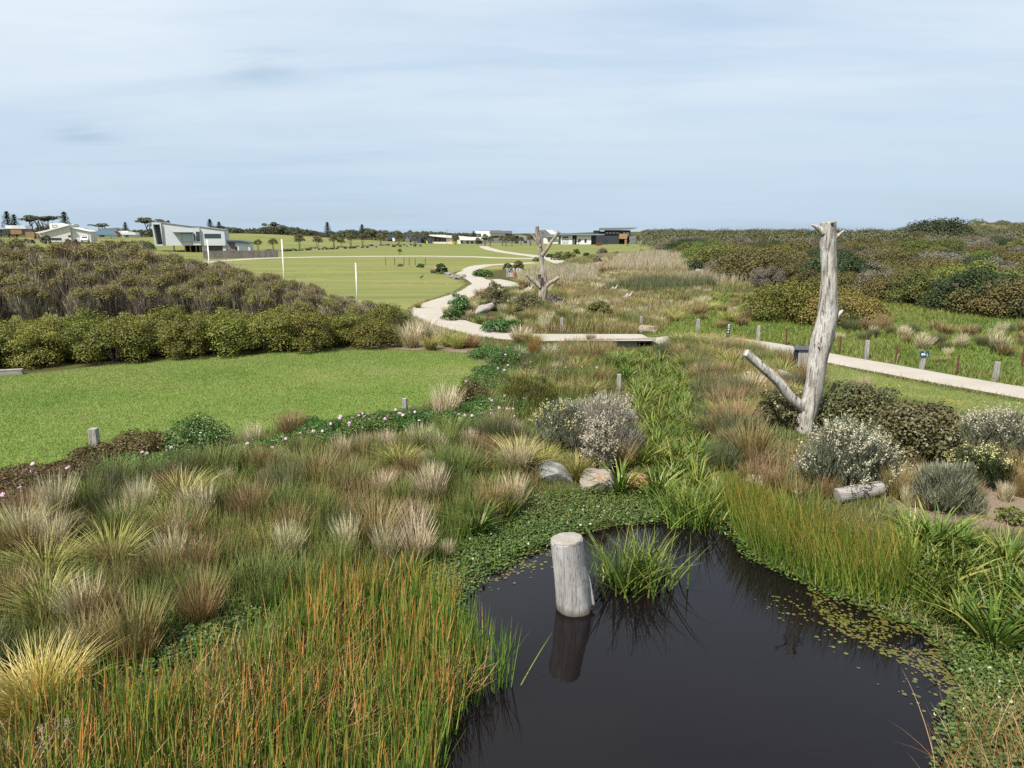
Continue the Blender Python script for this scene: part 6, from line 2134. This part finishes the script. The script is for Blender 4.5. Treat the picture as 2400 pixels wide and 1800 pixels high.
M_GLASS = glass_mat("dark_glass", (0.03, 0.045, 0.05))
M_GLASSL = glass_mat("curtained_glass", (0.33, 0.42, 0.43), .15)
M_PANEL = glass_mat("solar_panel", (0.06, 0.065, 0.08), .2)


class House:
    """a house drawn in picture pixels about its foot: x right, z up, depth y in metres"""

    def __init__(s, name, px, py, D, label, cat="house", rz=0.0):
        p = at(px, D)
        s.k = mpp(D)
        th = math.atan2(p.x, D)
        s.kx = s.k * math.cos(th)
        rz = rz - th * 0.62
        s.px, s.py = px, py
        s.z0 = ztop(py, D)
        p.z = min(p.z, s.z0)
        s.off = s.z0 - p.z
        s.root = empty(name, p, rz, label, cat)

    def X(s, px):
        return (px - s.px) * s.kx

    def Z(s, py):
        return (s.py - py) * s.k + s.off

    def box(s, name, x0, y0, x1, y1, d0, d1, mat, parent=None):
        """pixel corner x0,y0 (top left) to x1,y1 (bottom right), from depth d0 to d1"""
        return MB().box(s.X(x0), s.X(x1), d0, d1, s.Z(y1), s.Z(y0)).build(name, mat, parent or s.root)

    def prism(s, name, pts, d0, d1, mat, parent=None):
        return MB().prism([(s.X(a), s.Z(b)) for a, b in pts][::-1], d0, d1).build(name, mat, parent or s.root)

    def win(s, x0, y0, x1, y1, d, glass=None, fr=None, f=0.06):
        """frame with its pane, proud of a wall face at depth d"""
        X0, X1, Z0, Z1 = s.X(x0), s.X(x1), s.Z(y1), s.Z(y0)
        m = MB().box(X0, X0 + f, d - .05, d - .003, Z0, Z1).box(X1 - f, X1, d - .05, d - .003, Z0, Z1).box(X0 + f, X1 - f, d - .05, d - .003, Z0, Z0 + f).box(X0 + f, X1 - f, d - .05, d - .003, Z1 - f, Z1)
        w = m.build("window", fr or M_DARK, s.root)
        MB().box(X0 + f, X1 - f, d - .02, d - .004, Z0 + f, Z1 - f).build("pane", glass or M_GLASS, w)
        return w


def zz(x, y, ox, oy, sc):
    return ox + x / sc, oy + y / sc


# grey two-storey house
A = lambda x, y: zz(x, y, 340, 490, 6.506)
h = House("grey_house", 450, 590.5, 178, "pale grey two-storey house with sloping roof and open undercroft above the thicket", rz=0.0)
h.prism("upper_wall", [A(290, 222), A(748, 282), A(870, 285), A(1245, 330), A(1250, 560), A(290, 556)], 0, 9, M_CLAD)
h.prism("balcony_frame", [A(146, 222), A(172, 556), A(192, 556), A(166, 222)], -.4, 5, M_CLAD)
h.prism("balcony_frame", [A(268, 223), A(289, 556), A(289, 223)], -.4, 5, M_CLAD)
h.prism("balcony_roof", [A(166, 217), A(166, 246), A(268, 246), A(268, 219)], -.4, 5, M_CLAD)
h.prism("balcony_floor", [A(190, 540), A(192, 556), A(288, 556), A(288, 540)], -.38, 5, M_CLAD)
h.box("balcony_back", *A(168, 246), *A(268, 540), 2.2, 2.4, M_GREYW)
h.box("balcony_door", *A(225, 250), *A(262, 538), 2.1, 2.19, M_GLASS)
h.box("balcony_rail", *A(195, 358), *A(285, 364), -.2, -.15, M_DARK)
h.prism("roof_edge", [A(140, 212), A(140, 219), A(270, 222), A(748, 279), A(870, 282), A(1250, 330), A(1250, 320), A(870, 272), A(748, 270), A(270, 211)], -.15, 9.2, M_ROOFG)
h.prism("bay_wall", [A(752, 300), A(752, 552), A(868, 552), A(868, 300)], -.45, -.002, M_CLAD)
h.win(*A(580, 378), *A(765, 506), 0, M_GLASSL)
h.win(*A(770, 382), *A(790, 486), -.45)
h.win(*A(808, 352), *A(862, 490), -.45)
h.win(*A(930, 384), *A(1186, 448), 0, M_GLASS)
h.box("awning", *A(455, 358), *A(766, 364), -1.5, -.004, M_GREYW)
h.box("lower_wall", *A(872, 561), *A(950, 662), .3, 8, M_CLAD)
h.box("lower_wall", *A(1198, 561), *A(1250, 662), .3, 8, M_CLAD)
h.box("garage_recess", *A(950, 566), *A(1198, 662), 1.4, 7.9, M_GREYW)
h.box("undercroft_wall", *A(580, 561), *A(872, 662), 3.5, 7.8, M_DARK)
for a in (600, 680, 770, 830):
    h.box("undercroft_post", *A(a, 561), *A(a + 18, 662), .6, .9, M_TIMB)
h.box("undercroft_post", *A(430, 557), *A(446, 662), .6, .9, M_DTIMB)
h2 = House("garage", 560, 590, 176, "low garage with dark timber side and grey roller door beside the grey two-storey house", "garage")
h2.box("timber_wall", *A(1262, 500), *A(1383, 650), .3, 6, M_DTIMB)
h2.box("front_wall", *A(1384, 516), *A(1612, 650), 0, 6, M_CLAD)
h2.box("garage_door", *A(1438, 570), *A(1572, 645), -.06, -.003, M_ROOFG)
h2.box("side_door", *A(1384, 572), *A(1410, 645), -.05, -.003, M_DARK)
h2.prism("roof", [A(1255, 478), A(1255, 502), A(1615, 525), A(1615, 512), A(1480, 484)], -.4, 6.3, M_NAVY)
# paling fence
f0, f1 = G1(478, 607), G1(652, 603.5)
fn = empty("paling_fence", f0.lerp(f1, .5), math.atan2(f1.y - f0.y, f1.x - f0.x), "weathered grey paling fence in front of the garage", "fence")
hl = (f1 - f0).length / 2
print('fence', f0, f1)
fh_ = 17.5 * mpp(f1.y)
m = MB()
x_ = -hl
while x_ < hl:
    m.box(x_, x_ + .14, -.02 + random.uniform(-.006, .006), .02, -.2, fh_ + random.uniform(-.04, .04))
    x_ += .15
m.build("palings", M_DTIMB, fn)
m = MB()
for i in range(8):
    m.box(-hl + i * 2 * hl / 7 - .05, -hl + i * 2 * hl / 7 + .05, .022, .12, -.2, fh_ - .1)
m.build("fence_posts", M_DTIMB, fn)

# white gabled house with car
B_ = lambda x, y: zz(x, y, 0, 480, 6.9125)
h = House("white_house", 150, 568, 190, "white house with long sloping solar-panelled roof and garage at far left")
h.prism("front_wall", [B_(690, 462), B_(690, 605), B_(1165, 605), B_(1165, 340)], 0, 11, M_CREAM)
h.prism("garage_wall", [B_(1167, 378), B_(1167, 605), B_(1490, 605), B_(1490, 443)], .6, 9, M_CREAM)
h.box("garage_door", *B_(1188, 480), *B_(1450, 600), .52, .597, M_CLADW)
h.win(*B_(790, 538), *B_(1003, 572), 0)
h.win(*B_(1120, 497), *B_(1164, 526), 0)
h.prism("roof", [B_(600, 452), B_(600, 464), B_(700, 460), B_(1172, 340), B_(1172, 330)], -.5, 11.4, M_ROOFW)
h.prism("roof", [B_(505, 432), B_(505, 446), B_(600, 450), B_(1070, 325), B_(1075, 312)], 11.5, 17, M_ROOFW)
h.prism("solar_panel", [B_(650, 442), B_(650, 448), B_(1000, 362), B_(1000, 356)], 2, 9, M_PANEL)
h.prism("solar_panel", [B_(620, 426), B_(620, 432), B_(1060, 320), B_(1060, 312)], 11.6, 16, M_PANEL)
h.prism("garage_roof", [B_(1174, 368), B_(1174, 377), B_(1497, 442), B_(1497, 433)], .3, 9.3, M_ROOFW)
h.prism("upper_wall", [B_(605, 298), B_(605, 440), B_(930, 440), B_(930, 335), B_(760, 294)], 14, 20, M_CREAM)
h.win(*B_(655, 330), *B_(740, 372), 14, M_GLASSL)
h.box("side_wall", *B_(580, 455), *B_(688, 590), 3, 10, M_CREAM)
h.box("side_door", *B_(560, 470), *B_(585, 545), 2.6, 2.99, M_TIMB)

# car in front of the garage
cp_ = at(201, 182)
cp_.z = ztop(568, 182)
kc = mpp(182)
car = empty("parked_car", cp_, math.radians(-65), "small silver car parked on the white house's driveway", "car")
M_CARP = solid_mat("silver_car_paint", (0.55, 0.57, 0.58), .25, .5, .03)
M_TYRE = solid_mat("tyre_rubber", (.015, .015, .015), .9)
prof = [(-1.9, .25), (1.9, .25), (2.0, .6), (1.85, .85), (1.05, .98), (.45, 1.45), (-1.1, 1.48), (-1.75, 1.05), (-1.95, .8)]
MB().prism(prof, -.82, .82).build("body", M_CARP, car, bevel=.07)
MB().poly([(1.0, -.68, 1.03), (1.0, .68, 1.03), (.52, .6, 1.41), (.52, -.6, 1.41)], [(0, 1, 2, 3)]).build("windscreen", M_GLASS, car).location = (.02, 0, .012)
for s in (-1, 1):
    MB().prism([(-1.45, 1.05), (.8, 1.02), (.38, 1.38), (-1.05, 1.4)], s * .826 - .003, s * .826 + .003).build("side_window", M_GLASS, car)
    MB().box(1.93, 1.99, s * .6 - .15, s * .6 + .15, .62, .76).build("headlight", M_WHITE, car)
    for xw in (-1.2, 1.25):
        w = MB().tube([(xw, s * .66, .32), (xw, s * .85, .32)], [.32, .32], 16).build("wheel", M_TYRE, car)
        MB().tube([(xw, s * .851, .32), (xw, s * .862, .32)], [.19, .18], 12).build("rim", M_CARP, w)


def simple_house(name, foot, D, label, roof, walls, wins=(), cat="house", depth=8):
    """roof and walls as pixel outlines: [(points, material)]"""
    h = House(name, foot[0], foot[1], D, label, cat)
    for i, (pts, mt, d0) in enumerate(walls):
        h.prism("wall", pts, d0, d0 + depth, mt)
    for i, (pts, mt, d0) in enumerate(roof):
        h.prism("roof", pts, d0, d0 + depth + .8, mt)
    for w in wins:
        h.win(*w[:4], w[4] if len(w) > 4 else 0, w[5] if len(w) > 5 else M_GLASS, f=.1)
    return h


R4 = lambda x0, y0, x1, y1: [(x0, y0), (x0, y1), (x1, y1), (x1, y0)]
simple_house("far_house", (40, 549), 270, "long low house with bright white roof at the far-left edge", [([B_(115, 338), B_(122, 392), B_(458, 392), B_(440, 338)], M_ROOFW, -.5)], [(R4(*B_(125, 393), *B_(450, 460)), M_GREYW, 0)], [(*B_(200, 410), *B_(260, 445))])
simple_house("far_house", (5, 552), 262, "grey house with pale flat roof cut by the far-left edge", [(R4(*B_(-200, 384), *B_(118, 396)), M_ROOFW, -.5)], [(R4(*B_(-200, 397), *B_(112, 470)), M_GREYW, 0)], [(*B_(10, 410), *B_(60, 450))])
o = simple_house("timber_screen", (41, 549), 225, "orange-brown timber screen fence before the white roofs at far left", [], [(R4(*B_(190, 405), *B_(376, 478)), M_TIMB, 0)], cat="fence", depth=.2)
o = simple_house("timber_screen", (72, 556), 200, "timber side fence next to the white house's long roof", [], [(R4(*B_(430, 440), *B_(575, 530)), M_TIMB, 0)], cat="fence", depth=.2)
simple_house("far_house", (240, 555), 290, "low house with light blue roof between white house and grey house", [([B_(1485, 418), B_(1560, 485), B_(1850, 488), B_(1790, 420)], M_ROOFB, -.5)], [(R4(*B_(1560, 489), *B_(1840, 530)), M_CREAM, 0)], [(*B_(1620, 495), *B_(1700, 520))])
simple_house("far_house", (292, 556), 300, "house with stepped white roofs right of the blue-roofed one", [([B_(1912, 428), B_(1915, 445), B_(2075, 450), B_(2070, 424)], M_ROOFW, 2), ([B_(1960, 446), B_(1980, 486), B_(2225, 486), B_(2200, 446)], M_ROOFW, -.5)], [(R4(*B_(1985, 487), *B_(2215, 530)), M_CREAM, 0)], [(*B_(2040, 495), *B_(2090, 520))])
simple_house("far_house", (268, 548), 360, "grey-roofed house far behind the blue roof", [([B_(1640, 390), B_(1620, 425), B_(1930, 432), B_(1900, 372)], M_ROOFG, -.5), ([B_(1920, 385), B_(1920, 422), B_(2040, 422), B_(2000, 378)], M_ROOFG, 3)], [(R4(*B_(1640, 430), *B_(2035, 480)), M_TIMB, 0)])
simple_house("far_house", (540, 556), 300, "low white-roofed house half hidden behind the garage", [([B_(0, 0), B_(0, 0), B_(0, 0)], M_ROOFW, 0)][:0] + [([A(1250, 385), A(1240, 410), A(1500, 410), A(1480, 384)], M_ROOFW, 0)], [(R4(*A(1250, 411), *A(1490, 450)), M_CREAM, .5)])

C_ = lambda x, y: zz(x, y, 900, 520, 6.9125)
simple_house("gabled_house", (925, 574), 300, "dark house with steep grey gable behind the street trees", [([C_(70, 215), C_(60, 290), C_(140, 290), C_(165, 200)], M_NAVY, -.3)], [(R4(*C_(40, 291), *C_(150, 365)), solid_mat("dark_red_cladding", (.09, .04, .04)), 0)], [(*C_(60, 300), *C_(85, 350)), (*C_(100, 300), *C_(125, 350))])
simple_house("gabled_house", (965, 574), 300, "navy-roofed house with pale gable wall between street trees", [([C_(355, 205), C_(395, 285), C_(600, 345), C_(600, 215)], M_NAVY, .3)], [([C_(370, 240), C_(330, 365), C_(420, 365), C_(420, 290)], M_GREYW, 0), (R4(*C_(425, 340), *C_(590, 365)), M_DARK, .8)])
simple_house("gabled_house", (995, 574), 304, "dark blue house with sloping roof left of the white pavilion", [([C_(545, 225), C_(560, 300), C_(770, 345), C_(775, 275), C_(730, 228)], M_NAVY, -.3)], [(R4(*C_(575, 300), *C_(765, 365)), M_NAVY, 0)], [(*C_(600, 320), *C_(650, 350))])
h = simple_house("pavilion_house", (1035, 574), 305, "white-roofed pavilion with timber-framed glass front behind the paddock", [([C_(735, 212), C_(735, 225), C_(800, 238), C_(1010, 258), C_(1100, 258), C_(1100, 228), C_(960, 214)], M_ROOFW, -1.2)],
                 [(R4(*C_(1010, 252), *C_(1100, 330)), M_CLADW, 0), (R4(*C_(805, 325), *C_(1095, 368)), M_CREAM, -.8), (R4(*C_(790, 240), *C_(818, 330)), M_TIMB, 0)], [(*C_(820, 242), *C_(865, 324), .6), (*C_(865, 244), *C_(930, 324), .6), (*C_(930, 248), *C_(970, 324), .6), (*C_(970, 252), *C_(1006, 324), .6)])
for a in (862, 926, 968):
    h.box("timber_mullion", *C_(a, 243), *C_(a + 12, 325), .2, .5, M_TIMB)
simple_house("long_white_house", (1103, 574), 308, "long low white-roofed house right of the pavilion", [([C_(1210, 232), C_(1230, 298), C_(1610, 300), C_(1610, 250), C_(1400, 250)], M_ROOFW, -1)], [(R4(*C_(1190, 299), *C_(1600, 368)), M_CREAM, 0)], [(*C_(1245, 302), *C_(1275, 352)), (*C_(1340, 302), *C_(1370, 352)), (*C_(1405, 318), *C_(1450, 350)), (*C_(1490, 305), *C_(1590, 355))])
h = simple_house("white_grey_block", (1155, 574), 335, "two-storey white block with long grey upper wall and flat roof", [([C_(1545, 145), C_(1545, 152), C_(1905, 146), C_(1905, 137)], M_ROOFG, 2)], [([C_(1478, 152), C_(1500, 195), C_(1575, 195), C_(1575, 260), C_(1715, 260), C_(1715, 152)], M_CLADW, 0), (R4(*C_(1720, 150), *C_(2075, 192)), M_GREYW, -.6), (R4(*C_(1720, 193), *C_(1965, 226)), M_CLADW, 0), (R4(*C_(1966, 193), *C_(2072, 230)), M_GREYW, 0), (R4(*C_(1575, 261), *C_(2072, 366)), M_GREYW, .4)], [(*C_(1500, 198), *C_(1560, 240), 1.5, M_GLASSL), (*C_(1970, 195), *C_(2010, 215), 0)])
E_ = lambda x, y: zz(x, y, 1180, 520, 6.9125)
simple_house("grey_hip_house", (1226, 572), 320, "plain grey house with hipped wall behind the dead tree's left limb", [([E_(180, 222), E_(180, 232), E_(250, 232), E_(250, 222)], M_GREYW, 0)], [([E_(248, 215), E_(248, 352), E_(500, 352), E_(480, 270), E_(400, 232)], solid_mat("taupe_cladding", (0.192, 0.188, 0.180)), 0), (R4(*E_(180, 233), *E_(247, 352)), M_DKWALL, .6)], [(*E_(330, 305), *E_(380, 345))])
simple_house("gabled_house", (1285, 572), 318, "grey house with steep white roof behind the branched dead tree", [([E_(680, 135), E_(765, 205), E_(865, 205), E_(800, 140)], M_ROOFW, .4), ([E_(700, 225), E_(690, 252), E_(850, 250), E_(850, 212), E_(760, 208)], M_ROOFG, -1)], [([E_(580, 140), E_(580, 352), E_(640, 352), E_(640, 252), E_(690, 252), E_(760, 207), E_(675, 135)], M_GREYW, 0), (R4(*E_(641, 253), *E_(890, 352)), M_CLADW, .2)], [(*E_(625, 175), *E_(645, 190)), (*E_(720, 275), *E_(790, 320), .2, M_GLASSL)])
h = simple_house("modern_house", (1355, 573), 300, "low white-walled house with black recesses and thin grey roof", [([E_(905, 202), E_(905, 214), E_(1155, 214), E_(1180, 218), E_(1620, 218), E_(1640, 200), E_(1160, 198)], M_ROOFG, -1.2)],
                 [(R4(*E_(928, 219), *E_(1115, 365)), M_CLADW, 0), (R4(*E_(1185, 222), *E_(1418, 365)), M_CLADW, 0), (R4(*E_(890, 225), *E_(926, 365)), M_DKWALL, .5), (R4(*E_(1117, 222), *E_(1183, 365)), M_DKWALL, 1.0), (R4(*E_(1420, 222), *E_(1500, 365)), M_DKWALL, 1.0)], [(*E_(955, 242), *E_(1050, 266)), (*E_(955, 282), *E_(1048, 350), 0, M_GLASSL), (*E_(1310, 282), *E_(1345, 338)), (*E_(1215, 282), *E_(1258, 312)), (*E_(1440, 285), *E_(1480, 350), 1.0)])
h.box("white_door", *E_(1133, 283), *E_(1153, 362), .9, .997, M_CLADW)
h = simple_house("black_house", (1440, 574), 312, "black two-storey house with projecting flat roof and timber balcony", [([E_(1550, 104), E_(1550, 146), E_(1620, 140), E_(1905, 138), E_(2060, 128), E_(2145, 112), E_(2145, 98)], M_GREYW, -1.5), (R4(*E_(1455, 145), *E_(1560, 158)), M_DKWALL, -.3)],
                 [(R4(*E_(1458, 159), *E_(1640, 226)), M_DKWALL, .3), (R4(*E_(1641, 141), *E_(2050, 240)), M_DKWALL, 0), (R4(*E_(1502, 227), *E_(1870, 368)), M_DKWALL, -.5), (R4(*E_(1871, 241), *E_(2030, 368)), M_DARK, 1.0), (R4(*E_(2035, 218), *E_(2140, 368)), solid_mat("grey_screen", (.13, .135, .14)), 0), (R4(*E_(2141, 318), *E_(2250, 368)), solid_mat("pale_screen", (.24, .25, .255)), 1)],
                 [(*E_(1648, 170), *E_(1698, 198), 0, M_GLASSL), (*E_(1705, 170), *E_(1755, 198), 0, M_GLASSL), (*E_(1762, 170), *E_(1810, 198), 0, M_GLASSL), (*E_(1818, 170), *E_(1865, 198), 0, M_GLASSL), (*E_(1970, 172), *E_(2036, 238), 0, M_GLASSL), (*E_(1620, 292), *E_(1685, 325), -.5), (*E_(1464, 178), *E_(1545, 198), .3, M_GLASSL)])
h.box("timber_balcony", *E_(1868, 195), *E_(1998, 276), -1.4, -.02, M_TIMB)
h.box("timber_post", *E_(1960, 277), *E_(1992, 360), -1.2, -.9, M_TIMB)
h.box("white_panel", *E_(1938, 172), *E_(1958, 240), -.12, -.003, M_CLADW)
# playground slides, lamp and board
for x, y, w, hh, lb in [(1001, 573, 3.2, 6.5, "small yellow play post beside the white pavilion"), (1059, 573, 6.5, 7.5, "yellow play slide in front of the white pavilion")]:
    p = at(x, 285)
    k = mpp(285)
    M_YE = solid_mat("yellow_plastic", (.62, .42, .02), .5)
    o = MB().prism([(-w / 2 * k, 0), (w / 2 * k, 0), (w * .35 * k, hh * .5 * k), (-w * .1 * k, hh * k), (-w / 2 * k, hh * .9 * k)], -.5, .5).build("play_slide", M_YE)
    o.location = p
    tag(o, lb, "play equipment")
p = at(1047.5, 290)
lp = MB().tube([(0, 0, 0), (0, 0, 5.2), (.15, 0, 5.7), (.7, 0, 5.85)], [.09, .07, .06, .05], 8).box(.6, 1.1, -.1, .1, 5.78, 5.9).build("street_lamp", M_GREYW)
lp.location = p
tag(lp, "thin grey street lamp standing over the white pavilion", "street lamp")
p = at(923, 270)
o = MB().box(-.45, .45, -.04, .04, .5, 1.7).box(-.3, -.22, .041, .1, 0, 1.6).box(.22, .3, .041, .1, 0, 1.6).build("notice_board", M_WHITE)
o.location = p
tag(o, "small white notice board by the road in front of the dark gabled house", "sign")
# post and rail fence on the mown strip far right
fa, fb2 = at(1630, 185), at(1680, 178)
rf = empty("rail_fence", fa, math.atan2(fb2.y - fa.y, fb2.x - fa.x), "white post and rail gate fence at the far end of the mown grass", "fence")
L_ = (fb2 - fa).length
for i in range(4):
    MB().box(i * L_ / 3 - .06, i * L_ / 3 + .06, -.06, .06, 0, 1.5).build("post", M_CLADW, rf)
MB().box(0, L_, -.1, -.062, 1.25, 1.37).box(0, L_, -.1, -.062, .7, .8).build("rail", M_GREYW, rf)
